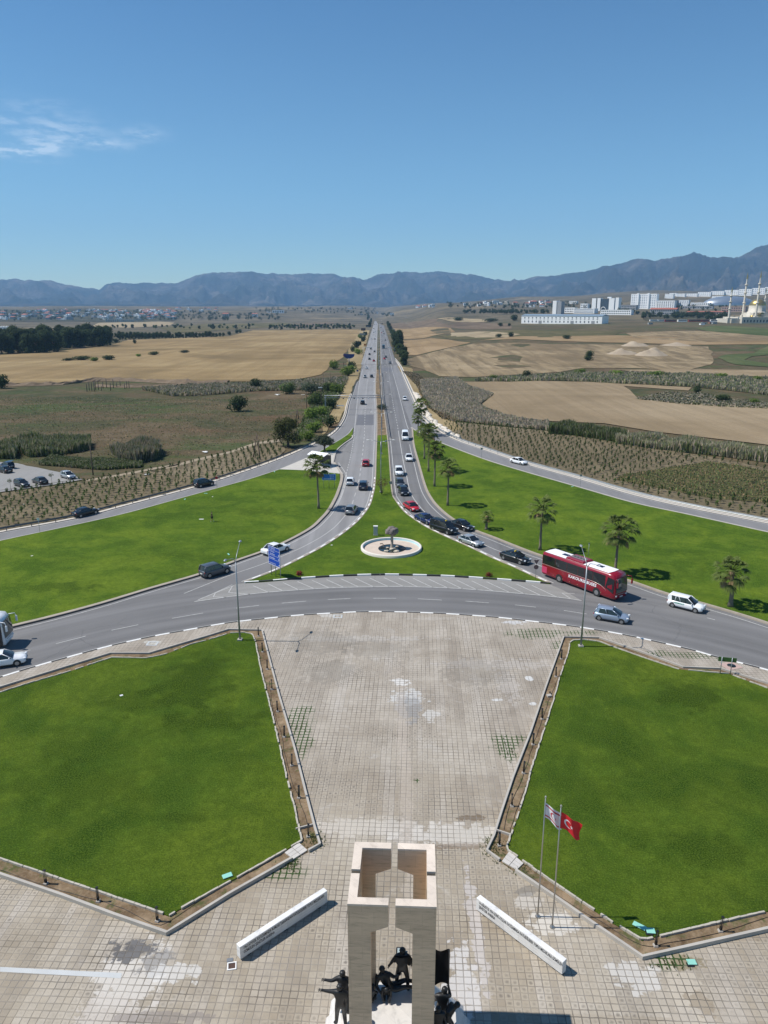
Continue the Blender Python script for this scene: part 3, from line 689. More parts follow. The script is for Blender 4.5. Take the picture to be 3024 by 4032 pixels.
for seg in [[(915, 2302), (845, 2335), (780, 2362)], [(840, 2350), (848, 2335), (920, 2306)], [(840, 2350), (890, 2352)], [(900, 2333), (985, 2340)], [(900, 2333), (915, 2308)], [(2212, 2335), (2262, 2338)]]:
    ribbon(mk, GL(seg), .12, Zp)
# far lane lines and edges follow the straight road
def strip(f, wd, a, b, dash=None):
    y = a
    while y < b:
        st = dash[0] if dash else 40; y2 = min(b, y + st)
        z = hgt(f(y), y) + .14
        mk.add([(f(y) - wd / 2, y, z), (f(y2) - wd / 2, y2, z), (f(y2) + wd / 2, y2, z), (f(y) + wd / 2, y, z)], [(3, 2, 1, 0)]); y = y2 + (dash[1] if dash else 0)
strip(lambda y: mLx(y) - 4.4, .16, 500, 1500, (3, 4)); strip(lambda y: mRx(y) + 4.4, .16, 500, 1500, (3, 4))
strip(lambda y: mLx(y) - .7, .18, 500, 1800); strip(lambda y: mRx(y) + .7, .18, 500, 1800)
strip(lambda y: mLx(y) - 8.3, .18, 500, 1800); strip(lambda y: mRx(y) + 8.3, .18, 500, 1800)
struct(mk.build('road_markings', [M_paint]))
# tyre-darkened repairs and patches of newer asphalt
M_patch = mat_asphalt('asphalt_repair', (.125, .126, .135), 'straight', wear=.4)
pm = MB()
for q in [[(1408, 1634), (1471, 1634), (1471, 1674), (1401, 1674)], [(1505, 1447), (1547, 1447), (1550, 1462), (1505, 1462)]]:
    pts = GL(q); pm.add([(p.x, p.y, .009) for p in pts], [(0, 1, 2, 3)])
for y0, y1 in ((1632, 1634), (1599, 1600.5)):
    pts = GL([(1370, y0 + 1), (1472, y0), (1472, y1), (1368, y1 + 1)]) if y0 > 1610 else GL([(1515, y0), (1600, y0), (1601, y1), (1515, y1)]); pm.add([(p.x, p.y, .011) for p in pts], [(0, 1, 2, 3)])
o = pm.build('asphalt_patches', [M_patch]); struct(o)
o.data.update()
# ================================================================ PLAZA, BEDS, FIELDS, MOUNTAINS, PLANTS
plaza_out = [p for p in near_kerb] + [Vector((75, 40, 0)), Vector((60, -45, 0)), Vector((-60, -45, 0)), Vector((-75, 40, 0))]
plaza_out = sides(near_kerb, -.20)
struct(fill('plaza', plaza_out + [Vector((62, 30, 0)), Vector((50, -40, 0)), Vector((-50, -40, 0)), Vector((-62, 30, 0))], M_pave, z=.14, thick=.14))
L_out1 = GL([(-420, 2842), (-150, 2756), (0, 2710), (275, 2625), (435, 2576), (587, 2576), (830, 2504), (900, 2482), (1032, 2485), (1060, 2595), (1100, 2745), (1160, 2950), (1205, 3130), (1240, 3265), (1260, 3330), (1215, 3355)], .14)
L_out2 = GL([(1150, 3387), (900, 3530), (700, 3655), (657, 3682), (450, 3610), (250, 3535), (0, 3450), (-260, 3352)], .14)
L_in = GL([(-420, 2862), (-150, 2778), (0, 2730), (110, 2695), (280, 2645), (440, 2592), (575, 2595), (650, 2580), (750, 2540), (830, 2520), (905, 2496), (960, 2493), (995, 2500), (1007, 2535), (1020, 2600), (1030, 2650), (1050, 2730), (1080, 2850), (1125, 3050), (1165, 3205), (1187, 3315), (1035, 3403), (700, 3590), (670, 3612), (415, 3525), (190, 3450), (0, 3385), (-260, 3280)], .14)
R_out1 = GL([(3420, 2830), (3024, 2695), (2839, 2637), (2689, 2631), (2594, 2595), (2464, 2550), (2359, 2515), (2219, 2512), (2150, 2705), (2090, 2885), (2020, 3065), (1975, 3200), (1945, 3295), (1917, 3355), (1967, 3392)], .14)
R_out2 = GL([(2030, 3435), (2200, 3550), (2350, 3655), (2529, 3777), (2694, 3740), (3024, 3665), (3420, 3580)], .14)
R_in = GL([(3420, 2850), (3024, 2714), (2869, 2656), (2794, 2650), (2669, 2638), (2544, 2596), (2414, 2550), (2359, 2529), (2300, 2522), (2256, 2524), (2242, 2535), (2240, 2565), (2205, 2665), (2175, 2775), (2135, 2900), (2100, 3005), (2070, 3115), (2040, 3215), (2015, 3280), (2000, 3325), (1992, 3347), (2060, 3395), (2150, 3460), (2275, 3545), (2400, 3630), (2529, 3708), (2574, 3697), (2604, 3690), (2794, 3645), (3024, 3592), (3420, 3505)], .14)
struct(fill('flower_bed', L_out1 + L_out2, M_soil, z=.17, thick=.05)); struct(fill('flower_bed', R_out1 + R_out2, M_soil, z=.17, thick=.05))
struct(fill('lawn', rag(L_in, .05, .5, 1), M_lawnA, z=.225, thick=.07)); struct(fill('lawn', rag(R_in, .07, .5, 2), M_lawnB, z=.225, thick=.07))
bk = MB()
wall_line(bk, L_out1, .15, 0, .22, off=0); wall_line(bk, L_out2, .17, 0, .26); wall_line(bk, R_out1, .15, 0, .22); wall_line(bk, R_out2, .17, 0, .26)
def stones(line, wd, z1, seed):
    r = random.Random(seed); pts = resample(line, .42)
    for a, b in zip(pts, pts[1:]):
        if r.random() < .08: continue
        d = b - a; j = r.uniform(-.03, .03)
        bk.box(((a.x + b.x) / 2 + j, (a.y + b.y) / 2, z1 / 2 + .08), (d.length * .96, wd * r.uniform(.8, 1.15), z1 * r.uniform(.85, 1.1)), math.atan2(d.y, d.x) + r.uniform(-.05, .05), 1)
stones(L_in, .12, .24, 1); stones(R_in, .12, .24, 2)
wall_line(bk, GL([(1165, 3270), (1235, 3252)], .14), .09, 0, .2); wall_line(bk, GL([(1955, 3275), (2010, 3293)], .14), .09, 0, .2)
struct(bk.build('bed_kerb', [M_conc, plain('edging_stone', (.42, .385, .32), .9, vary=.3, scale=2.0)]))
sl = MB()
def slabs(q, nu, nv):
    a, b, c, d = GL(q, .14); r = random.Random(5)
    for i in range(nu):
        for j in range(nv):
            g_ = .035
            P4 = []
            for (u, v) in ((i + g_, j + g_), (i + 1 - g_, j + g_), (i + 1 - g_, j + 1 - g_), (i + g_, j + 1 - g_)):
                u /= nu; v /= nv; P4.append(a.lerp(b, u).lerp(d.lerp(c, u), v))
            z = .235 + r.uniform(0, .02)
            sl.add([(p.x, p.y, .15) for p in P4] + [(p.x, p.y, z) for p in P4], [(0, 3, 2, 1), (4, 5, 6, 7), (0, 1, 5, 4), (1, 2, 6, 5), (2, 3, 7, 6), (3, 0, 4, 7)])
slabs([(1120, 3362), (1178, 3322), (1212, 3352), (1155, 3388)], 2, 3); slabs([(1975, 3395), (2005, 3355), (2062, 3405), (2035, 3430)], 3, 2)
struct(sl.build('stepping_slabs', [plain('slab_concrete', (.50, .47, .43), .85, vary=.18, scale=1.5)]))
# the two marble bands and manhole surrounds set in the paving
cb = MB()
q = GL([(0, 3807), (480, 3831), (476, 3852), (0, 3826)], .146); cb.add([tuple(p) for p in q], [(3, 2, 1, 0)])
for cx, cy, s in ((600, 2534, 1.2), (1330, 2427, 1.1)):
    p = gp(cx, cy, .146); 
    for dx, dy, w_, h_ in ((0, s * .35, s, .18), (0, -s * .35, s, .18), (-s * .42, 0, .18, s * .55), (s * .42, 0, .18, s * .55)): cb.box((p.x + dx, p.y + dy, .15), (w_, h_, .02), R(-2))
struct(cb.build('paving_inlays', [plain('marble_band', (.47, .48, .47), .6, vary=.12, scale=1)]))

# ---- fields
GOLD = mat_field('wheat_field', (.165, .120, .060), (.27, .19, .092), (.345, .26, .135), R(84), 14, .35)
STUB = mat_field('stubble_field', (.185, .135, .078), (.27, .205, .12), (.35, .275, .17), R(21), 8, .95)
STUB2 = mat_field('mown_field', (.20, .15, .088), (.265, .20, .122), (.32, .25, .16), R(100), 5, .3)
OCHRE = mat_field('ochre_field', (.21, .145, .078), (.27, .19, .10), (.33, .24, .14), R(75), 16, .3)
PALE = mat_field('pale_field', (.26, .205, .125), (.32, .255, .16), (.38, .31, .20), R(80), 9, .3)
BROWN = mat_field('fallow_field', (.10, .075, .052), (.155, .115, .078), (.20, .155, .105), R(70), 12, .4)
OLIVE = mat_field('grazed_field', (.070, .070, .030), (.115, .100, .046), (.18, .145, .080), R(80), 12, .4)
GREEN = mat_field('green_field', (.050, .072, .024), (.085, .105, .040), (.14, .135, .065), R(60), 10, .3)
TILLED = mat_field('tilled_plot', (.105, .090, .050), (.185, .148, .092), (.265, .215, .145), R(76), 1.6, .6)
DRY = mat_field('dry_verge', (.22, .17, .085), (.30, .23, .12), (.36, .28, .16), R(80), 6, .4)
def s1(x, y): return (x / 1.106, 1000 + y / 1.106)
def s2(x, y): return (1500 + x / 1.0886, 1000 + y / 1.0886)
def s3(x, y): return (1600 + x / 1.165, 1500 + y / 1.165)
def s4(x, y): return (1550 + x / 3, 1150 + y / 3)
def field(name, pts, mat, eps=.12, amp=2.5, step=14, cell=45):
    q = GL(pts); 
    if amp: q = rag(q, amp, step, len(pts))
    o = drape(name, q, mat, eps, cell)
    if o: struct(o)
field('field', [(-160, 1520)] + [s1(*p) for p in [(0, 565), (240, 562), (350, 553), (450, 545), (600, 548), (800, 557), (1100, 555), (1300, 545), (1400, 525), (1450, 480), (1500, 440), (1540, 380), (1570, 331), (1560, 328), (1300, 330), (1100, 333), (1000, 358), (560, 375), (470, 400), (200, 430), (0, 440)]] + [(-160, 1405)], GOLD)
field('field', [s1(*p) for p in [(400, 318), (430, 300), (640, 292), (760, 300), (740, 312), (560, 322)]], PALE, .3)
field('field', [s1(*p) for p in [(690, 320), (900, 305), (1250, 300), (1300, 312), (1000, 330), (760, 345)]], OLIVE, .3)
field('field', [s1(*p) for p in [(1200, 312), (1440, 296), (1470, 300), (1300, 322)]], BROWN, .3)
field('field', [s2(*p) for p in [(110, 450), (180, 432), (300, 402), (395, 386), (700, 386), (960, 388), (1400, 398), (1425, 440), (1420, 475), (1300, 500), (1100, 490), (850, 490), (760, 505), (400, 530), (260, 525), (130, 480)]], STUB)
field('field', [s2(*p) for p in [(92, 372), (210, 362), (380, 380), (300, 400), (150, 434), (100, 432)]], OCHRE)
field('field', [s2(*p) for p in [(55, 318), (180, 315), (300, 318), (320, 335), (180, 362), (90, 365)]], OCHRE, .2)
field('field', [s2(*p) for p in [(300, 338), (420, 332), (600, 345), (540, 358), (380, 360), (300, 352)]], PALE, .2)
field('field', [s2(*p) for p in [(420, 372), (560, 355), (1000, 350), (1659, 372), (1659, 388), (1300, 390), (960, 380)]], OCHRE, .2)
field('field', [s2(*p) for p in [(1050, 340), (1300, 330), (1659, 335), (1700, 372), (1400, 378), (1100, 362)]], STUB, .22)
field('field', [s2(*p) for p in [(200, 345), (560, 328), (1050, 330), (1000, 348), (600, 362), (300, 366)]], OLIVE, .16)
field('field', [s2(*p) for p in [(30, 300), (110, 292), (560, 300), (560, 322), (200, 316), (50, 316)]], BROWN, .16)
field('field', [s2(*p) for p in [(240, 278), (330, 274), (500, 282), (440, 292), (300, 290)]], PALE, .3)
field('field', [s2(*p) for p in [(1350, 320), (1420, 308), (1560, 312), (1700, 326), (1700, 356), (1560, 345), (1400, 332)]], GREEN, .3)
field('field', [s2(*p) for p in [(1440, 445), (1480, 432), (1600, 425), (1659, 395), (1720, 380), (1720, 425), (1590, 440), (1560, 455), (1659, 470), (1720, 480), (1720, 490), (1520, 475)]], GREEN, .2)
field('field', [s2(*p) for p in [(1000, 498), (1400, 495), (1720, 500), (1720, 528), (1300, 520)]], STUB2, .2)
field('field', [s3(*p) for p in [(250, 5), (600, 0), (900, 5), (1300, 30), (1300, 45), (1000, 25), (1060, 85), (1250, 105), (1659, 120), (1850, 125), (1850, 330), (1659, 295), (1150, 235), (900, 195), (650, 185), (450, 160), (340, 110), (400, 65), (300, 40)]], STUB2)
plotR = GL([s3(*p) for p in [(160, 195), (230, 190), (650, 230), (1000, 285), (1400, 350), (1659, 400), (1800, 425)]]) + sides(GL([(3250, 2095), (3024, 2047), (2694, 1982), (2494, 1938), (2280, 1875), (2100, 1828), (2000, 1796), (1900, 1760), (1800, 1726)]), -.5)
struct(fill('planted_plot', plotR, TILLED, z=.03))
weedR = GL([s3(*p) for p in [(960, 455), (1010, 432), (1150, 410), (1370, 372), (1520, 385), (1800, 450), (1800, 600), (1659, 560), (1400, 540), (1180, 500)]])
struct(fill('weedy_patch', rag(weedR, 1.2, 4, 4), OLIVE, z=.06))
plotL = GL([(-120, 1952), (0, 1942), (205, 1914), (350, 1893), (650, 1846), (830, 1801), (900, 1786), (1020, 1748), (1108, 1742), (1125, 1772)]) + sides(GL([(1083, 1808), (1000, 1838), (850, 1888), (755, 1915), (500, 1982), (300, 2033), (0, 2088), (-120, 2115)]), .2)
struct(fill('planted_plot', plotL, TILLED, z=.03))
lotP = GL([(-150, 1800), (0, 1820), (65, 1825), (200, 1852), (300, 1875), (322, 1889), (205, 1910), (0, 1938), (-150, 1956)])
struct(fill('car_park', rag(lotP, .4, 2, 9), M_lot, z=.045))
field('track', [(640, 1842), (820, 1795), (900, 1778), (1010, 1742), (1110, 1728), (1112, 1740), (1020, 1748), (900, 1786), (830, 1801), (660, 1846)], M_path, .05, .5, 3)
field('track', [(350, 1888), (500, 1862), (700, 1826), (705, 1832), (500, 1870), (330, 1897)], M_path, .05, .4, 3)
field('verge', [(1380, 1300), (1415, 1298), (1455, 1300), (1432, 1400), (1412, 1480), (1388, 1530), (1365, 1600), (1330, 1660), (1250, 1725), (1300, 1640), (1340, 1560), (1360, 1480), (1370, 1400)], DRY, .04, 1.5, 9)
field('verge', [(1560, 1440), (1600, 1490), (1650, 1600), (1690, 1655), (1790, 1700), (1830, 1690), (1760, 1640), (1700, 1580), (1640, 1490), (1620, 1450)], DRY, .04, 1.5, 9)
struct(fill('gravel_strip', [p for p in rampR_out] + sides(rampR_out, 1.7)[::-1], plain('pale_gravel', (.52, .47, .40), .95, vary=.22, scale=1.1), z=.05))
struct(fill('gravel_strip', [p for p in rampL_out[:-8]] + sides(rampL_out[:-8], .9)[::-1], plain('pale_gravel', (.52, .47, .40), .95), z=.05))
# brown cut bank below the wheat field
def bank(pts, hh, wd, name, mat):
    ln = resample(smooth_line(GL(pts), 4), 2.5); V = []; n = 6
    for i, p in enumerate(ln):
        for j in range(n):
            t = j / (n - 1); h_ = math.sin(t * math.pi) ** .7 * hh * (.5 + noise.fractal(Vector((p.x / 6, p.y / 6 + t * 2, 1)), 1, 2, 3) * .9 + .3)
            V.append((p.x + noise.noise(Vector((i * .3, j, 2))) * 1.2, p.y + (t - .5) * wd, p.z + max(0, h_)))
    F = [(i * n + j, (i + 1) * n + j, (i + 1) * n + j + 1, i * n + j + 1) for i in range(len(ln) - 1) for j in range(n - 1)]
    me = bpy.data.meshes.new(name); me.from_pydata(V, [], F); me.materials.append(mat); return struct(link(name, me))
M_bank = NG('bank_earth', .95, .1); M_bank = M_bank.out(M_bank.mix(M_bank.noise(.25, 5, .7), (.085, .060, .040), (.26, .20, .14)))
bank([(0, 1518), (217, 1514), (316, 1505), (407, 1498), (542, 1500), (723, 1509), (900, 1508)], 1.5, 9, 'earth_bank', M_bank)
bank([(380, 1520), (520, 1524), (700, 1518)], .9, 6, 'earth_bank', M_bank)
M_mound = NG('mound_earth', .95, .1); M_mound = M_mound.out(M_mound.mix(M_mound.noise(.12, 5, .7), (.24, .185, .13), (.44, .37, .28)))
def mound(px, py, wpx, hgt_px, label):
    p = gp(px, py); s = p.y / FPX; w_ = wpx * s; h_ = hgt_px * s; mb = MB(); n = 24; rg = 7; V = []
    for i in range(rg + 1):
        for k in range(n):
            t = 2 * math.pi * k / n; r = w_ / 2 * i / rg; x, y = r * math.cos(t), r * math.sin(t) * .8
            z = h_ * max(0, 1 - (i / rg) ** 1.4) * (1 + .5 * noise.fractal(Vector((x / w_ * 4 + px, y / w_ * 4, 0)), 1, 2, 3)); V.append((p.x + x, p.y + y, hgt(p.x + x, p.y + y) + z - .1))
    F = [(i * n + k, i * n + (k + 1) % n, (i + 1) * n + (k + 1) % n, (i + 1) * n + k) for i in range(rg) for k in range(n)]
    me = bpy.data.meshes.new('earth_mound'); me.from_pydata(V, [], F); me.materials.append(M_mound)
    for q in me.polygons: q.use_smooth = True
    tag(link('earth_mound', me), label, 'mound')
for a in [(2450, 1393, 120, 18, 'pale earth heap at the left of the heaps in the stubble field'), (2565, 1399, 130, 26, 'biggest brown earth heap in the stubble field'), (2500, 1362, 110, 16, 'pale earth heap behind the others in the stubble field'), (2660, 1360, 120, 10, 'low wide earth heap at the right behind the others')]: mound(*a)

# ---- the mountain range
SKY = [(-400, 598), (0, 603), (75, 605), (108, 605), (130, 612), (215, 625), (232, 612), (250, 610), (300, 612), (385, 610), (410, 598), (440, 590), (500, 587), (560, 586), (600, 592), (620, 592), (690, 590), (760, 598), (790, 604), (820, 592), (860, 586), (900, 588), (930, 587), (990, 589), (1040, 597), (1105, 607), (1150, 600), (1220, 590), (1300, 580), (1350, 562), (1380, 557), (1420, 562), (1500, 547), (1560, 556), (1600, 550), (1659, 527), (1800, 500), (2100, 470)]
def mountains():
    sk = [(xat(x * 1.8228, y * 1.8228, 12000) / 12000, zat(y * 1.8228, 12000)) for x, y in SKY]
    def crest(b):
        if b <= sk[0][0]: return sk[0][1]
        for (a, za), (c, zc) in zip(sk, sk[1:]):
            if b <= c:
                t = (b - a) / (c - a); return za + (zc - za) * t
        return sk[-1][1]
    nb, ns = 1000, 84; V = []
    for i in range(ns):
        s = i / (ns - 1); d00 = 8200 + 5600 * s
        for j in range(nb):
            b = -.85 + 1.7 * j / (nb - 1); kf = 1 - .30 * sstep(.02, .45, b); d = d00 * kf; x = b * d
            cz = 35 + (crest(b) - 35) * kf + 34 * noise.fractal(Vector((b * 34, 0, 7)), .75, 2, 7)
            t = min(1, s / .68)
            rr = noise.ridged_multi_fractal(Vector((b * 13 + s * .8, s * 2.6, 5)), 1, 2.1, 6, 1, 2) / 2.2
            fr = noise.fractal(Vector((b * 30, s * 6, 9)), .8, 2, 7)
            base = 60 + hgt(b * 7000, 7000) * .6
            pr = t ** 1.55 * .80 + .20 * sstep(.15, 1, t)
            z = base + (cz - base) * pr
            er = (1 - abs(2 * t - 1) ** 2.2) * (cz - base)
            z += er * (.50 * (rr - .62) + .30 * fr)
            if s > .68: z = cz - (cz - base) * ((s - .68) / .32) * .7 + 10 * fr
            if i == 0: z = 10
            V.append((x, d, z))
    F = [(i * nb + j, i * nb + j + 1, (i + 1) * nb + j + 1, (i + 1) * nb + j) for i in range(ns - 1) for j in range(nb - 1)]
    me = bpy.data.meshes.new('mountains'); me.from_pydata(V, [], F)
    g = NG('mountain_scrub', .95, .05)
    s = g.sep()
    a = g.noise(.0011, 8, .68, .6); b = g.noise(.006, 7, .75); big = g.noise(.00035, 4, .6)
    c = g.ramp(a, [(.34, (.012, .018, .014)), (.46, (.036, .038, .030)), (.54, (.095, .080, .066)), (.64, (.22, .185, .155))])
    c = g.mix(g.rng(b, .42, .62, 0, .7), c, (.022, .032, .022))
    c = g.mix(g.rng(g.math('ADD', g.math('MULTIPLY', b, .5), g.math('MULTIPLY', a, .6)), .66, .74, 0, .5), c, (.36, .31, .26))
    g.bump(b, 1.0, 130)
    me.materials.append(g.out(c))
    for p in me.polygons: p.use_smooth = True
    struct(link('mountains', me))
mountains()
# quarry face on the foothill
# ---------------------------------------------------------------- foliage makers
def leafmat(name, c, tw=.25):
    m, t, b = base_mat(name); b.inputs['Roughness'].default_value = .75; b.inputs['Specular IOR Level'].default_value = .1
    tl = t.nodes.new('ShaderNodeBsdfTranslucent'); ms_ = t.nodes.new('ShaderNodeMixShader'); ms_.inputs[0].default_value = .35; om = t.nodes['Material Output']
    lnk(t, b.outputs[0], ms_.inputs[1]); lnk(t, tl.outputs[0], ms_.inputs[2]); lnk(t, ms_.outputs[0], om.inputs['Surface'])
    oi = t.nodes.new('ShaderNodeObjectInfo'); geo = t.nodes.new('ShaderNodeNewGeometry'); n = t.nodes.new('ShaderNodeTexNoise'); n.inputs['Scale'].default_value = .9
    lnk(t, geo.outputs['Position'], n.inputs['Vector'])
    mx = t.nodes.new('ShaderNodeMix'); mx.data_type = 'RGBA'; mx.inputs['A'].default_value = [x * (1 - tw * 1.4) for x in c] + [1]; mx.inputs['B'].default_value = [x * (1 + tw * 1.6) for x in c] + [1]
    f = wm('ADD', wm('MULTIPLY', n.outputs['Fac'], .6, tree=t), wm('MULTIPLY', geo.outputs['Random Per Island'], .4, tree=t), tree=t)
    lnk(t, f, mx.inputs['Factor'])
    m2 = t.nodes.new('ShaderNodeMix'); m2.data_type = 'RGBA'; m2.blend_type = 'MULTIPLY'; m2.inputs['Factor'].default_value = 1
    v = wm('ADD', wm('MULTIPLY', oi.outputs['Random'], .5, tree=t), .75, tree=t); cb_ = t.nodes.new('ShaderNodeCombineColor')
    for i in range(3): lnk(t, v, cb_.inputs[i])
    lnk(t, mx.outputs['Result'], m2.inputs['A']); lnk(t, cb_.outputs[0], m2.inputs['B']); lnk(t, m2.outputs['Result'], b.inputs['Base Color']); lnk(t, m2.outputs['Result'], tl.inputs[0])
    return m
M_leafdk = leafmat('leaves_dark', (.044, .066, .024)); M_leafmd = leafmat('leaves_mid', (.080, .115, .034)); M_leafyg = leafmat('leaves_yellow_green', (.13, .19, .035)); M_leafgr = leafmat('leaves_grey_green', (.065, .085, .050)); M_leafol = leafmat('leaves_olive', (.075, .082, .028))
M_palm = leafmat('palm_fronds', (.115, .150, .040), .4); M_palmdry = leafmat('dry_fronds', (.30, .22, .12), .3)
M_reed = leafmat('reed_stems', (.29, .275, .175), .3); M_reedgn = leafmat('reed_green', (.17, .205, .075), .35); M_reedbr = leafmat('reed_brown', (.40, .33, .25), .3); M_grassbr = leafmat('grass_brown', (.24, .19, .125), .35); M_grassol = leafmat('grass_olive', (.16, .165, .07), .35)
M_sap = leafmat('sapling_leaves', (.070, .112, .030), .3); M_red = leafmat('red_leaves', (.20, .035, .03), .4)
M_bark = plain('bark', (.13, .10, .075), .95, vary=.35, scale=5); M_pbark = plain('palm_bark', (.20, .165, .125), .95, vary=.35, scale=9)
def leaves(mb, c, rad, n, size, rnd, mi=0, shell=.45, up=.3):
    """leaf-sized faces spread through an ellipsoid"""
    for _ in range(n):
        while True:
            d = Vector((rnd.gauss(0, 1), rnd.gauss(0, 1), rnd.gauss(0, 1)))
            if d.length > .01: break
        d.normalize(); r = shell + (1 - shell) * rnd.random() ** .6; r *= 1 + .22 * noise.noise(d * 2.2 + Vector((c[0], c[1], c[2])))
        p = Vector((c[0] + d.x * rad[0] * r, c[1] + d.y * rad[1] * r, c[2] + d.z * rad[2] * r))
        nrm = (d + Vector((rnd.uniform(-.8, .8), rnd.uniform(-.8, .8), rnd.uniform(-.5, .9) + up))).normalized()
        a = nrm.orthogonal().normalized(); a.rotate(Matrix.Rotation(rnd.uniform(0, 6.28), 3, nrm)); b = nrm.cross(a)
        s = size * rnd.uniform(.6, 1.3)
        mb.add([p - a * s, p + b * s * .5, p + a * s, p - b * s * .5], [(0, 1, 2, 3)], mi)
def tree_mesh(h, cr, n, leaf, seed, trunk_h=.3, lobes=9, squash=.8, tilt=.0):
    """returns (trunk MB, crown MB); h total height, cr crown radius"""
    r = random.Random(seed); T = MB(); Cn = MB()
    th = h * trunk_h; top = Vector((r.uniform(-.3, .3) + tilt, r.uniform(-.3, .3), h * .6))
    T.tube([(0, 0, -.2), (0, 0, th * .5), tuple(top * .55), tuple(top)], [cr * .11, cr * .09, cr * .07, cr * .03], 7)
    for i in range(lobes):
        a = 6.283 * i / lobes + r.uniform(-.4, .4); rr = cr * r.uniform(.35, .72) if i else 0
        zc = r.uniform(th + cr * .30, h - cr * .40)
        c = (math.cos(a) * rr, math.sin(a) * rr, zc); s = cr * r.uniform(.38, .58)
        T.tube([tuple(top * .45), (c[0] * .5, c[1] * .5, (top.z * .45 + zc) / 2 + .2), c], [cr * .045, cr * .03, cr * .012], 5)
        leaves(Cn, c, (s, s, s * squash), n // lobes, leaf, r)
    leaves(Cn, (0, 0, h - cr * .5), (cr * .6, cr * .6, cr * .5), n // 5, leaf, r)
    return T, Cn
class Kind:
    """one built thing whose copies share its meshes"""
    def __init__(s): s.first = True
TREEK = {}
def tree_kind(key, h, cr, n, leaf, seed, leafm, **k):
    T, Cn = tree_mesh(h, cr, n, leaf, seed, **k); TREEK[key] = (T.mesh('trunk', [M_bark]), Cn.mesh('crown', [leafm]))
def put_tree(key, p, sc, label, group=None, name='tree', cat='tree', rz=None):
    rz = (p.x * 7.3 + p.y * 3.1) % 6.28 if rz is None else rz
    t = thing(name, label, cat, p, rz, group); t.scale = (sc, sc, sc) if isinstance(sc, (int, float)) else sc
    a, b = TREEK[key]
    if a: link('trunk', a, t)
    link('crown', b, t); return t
tree_kind('gum', 10, 4.0, 2400, .46, 1, M_leafdk, trunk_h=.0, lobes=15, squash=1.0)
tree_kind('gum2', 10, 3.6, 2400, .46, 2, M_leafdk, trunk_h=.0, lobes=16, squash=1.2)
tree_kind('round', 7, 3.3, 1500, .34, 3, M_leafmd, trunk_h=.2, lobes=9)
tree_kind('acacia', 8, 4.0, 3400, .26, 4, M_leafol, trunk_h=.1, lobes=14, squash=.85)
tree_kind('pepper', 4, 2.4, 1500, .22, 5, M_leafgr, trunk_h=.3, lobes=8)
tree_kind('pine', 8, 3.4, 900, .5, 6, M_leafdk, trunk_h=.05, lobes=8, squash=1.3)
def bush_kind(key, r_, h, n, leaf, seed, m, lobes=6):
    r = random.Random(seed); Cn = MB(); T = MB()
    for i in range(lobes):
        a = r.uniform(0, 6.28); d = r_ * r.uniform(0, .55); s = r_ * r.uniform(.4, .62)
        c = (math.cos(a) * d, math.sin(a) * d, h * r.uniform(.3, .62)); leaves(Cn, c, (s, s, h * .38), n // lobes, leaf, r)
        T.tube([(0, 0, -.1), c], [.05, .02], 4)
    TREEK[key] = (T.mesh('stems', [M_bark]), Cn.mesh('foliage', [m]))
bush_kind('bush', 2.0, 2.4, 700, .20, 11, M_leafmd); bush_kind('bush_dk', 2.0, 2.4, 700, .20, 12, M_leafdk); bush_kind('bush_yg', 2.0, 2.2, 700, .20, 13, M_leafyg); bush_kind('bush_gr', 2.0, 1.8, 700, .18, 14, M_leafgr)
bush_kind('bush_red', .6, .8, 300, .08, 15, M_red)
def put_bush(key, px, py, sc, label, group=None, name='bush', szz=1):
    p = gp(px, py) if not isinstance(px, Vector) else px
    t = put_tree(key, p, sc if isinstance(sc, tuple) else (sc, sc, sc * szz), label, group, name, 'bush')
    return t
# ================================================================ MONUMENT AND THINGS ON THE PLAZA
def mat_travertine(name, base):
    g = NG(name, .55, .4); co = g.n('ShaderNodeTexCoord').outputs['Object']
    a = g.noise(1.0, 6, .65, .6, v=g.vec(co, scale=(1.2, 1.2, 9))); b = g.noise(1.0, 4, .6, v=g.vec(co, scale=(.8, .8, 2.2)))
    s = g.sep(co)
    c = g.ramp(a, [(.32, [q * .62 for q in base]), (.48, base), (.7, [min(1, q * 1.12) for q in base])])
    c = g.mix(g.rng(b, .4, .65, 0, .35), c, [q * .78 for q in base])
    zc = g.math('DIVIDE', s[2], .62); xc = g.math('DIVIDE', g.math('ADD', g.math('ADD', s[0], s[1]), g.math('MULTIPLY', g.math('FLOOR', zc), .53)), 1.05)
    w_ = g.n('ShaderNodeTexWhiteNoise'); w_.noise_dimensions = '2D'; lnk(g.t, g.comb(g.math('FLOOR', xc), g.math('FLOOR', zc)), w_.inputs[0])
    c = g.mix(g.math('MULTIPLY', w_.outputs['Value'], .42), c, [q * .70 for q in base])
    jz = g.rng(g.math('ABSOLUTE', g.math('SUBTRACT', g.math('FRACT', zc), .5)), .485, .495)
    jx = g.rng(g.math('ABSOLUTE', g.math('SUBTRACT', g.math('FRACT', xc), .5)), .49, .497)
    c = g.mix(g.math('MULTIPLY', g.math('MAXIMUM', jz, jx), .45), c, [q * .5 for q in base])
    g.bump(a, .15, .01); return g.out(c)
M_trav = mat_travertine('travertine', (.66, .50, .345)); M_cap = mat_travertine('travertine_cap', (.70, .60, .50)); M_marb = mat_travertine('pedestal_marble', (.66, .63, .59))
mon = thing('monument', 'tall square travertine monument of four slotted corner pillars on a marble pedestal', 'monument', (.425, 27.92, 0), R(-2.6))
HW, TH, SL, LEG, TOP, BASE = 1.92, .39, .155, 1.005, 10.33, 1.7
def face_poly():
    """half of one side seen flat: from the slot edge (x=SL) out to the corner (x=HW)"""
    return [(HW - LEG, BASE), (HW, BASE), (HW, TOP - .10), (SL, TOP - .10), (SL, TOP - 1.15), (HW - LEG, TOP - 1.47)]
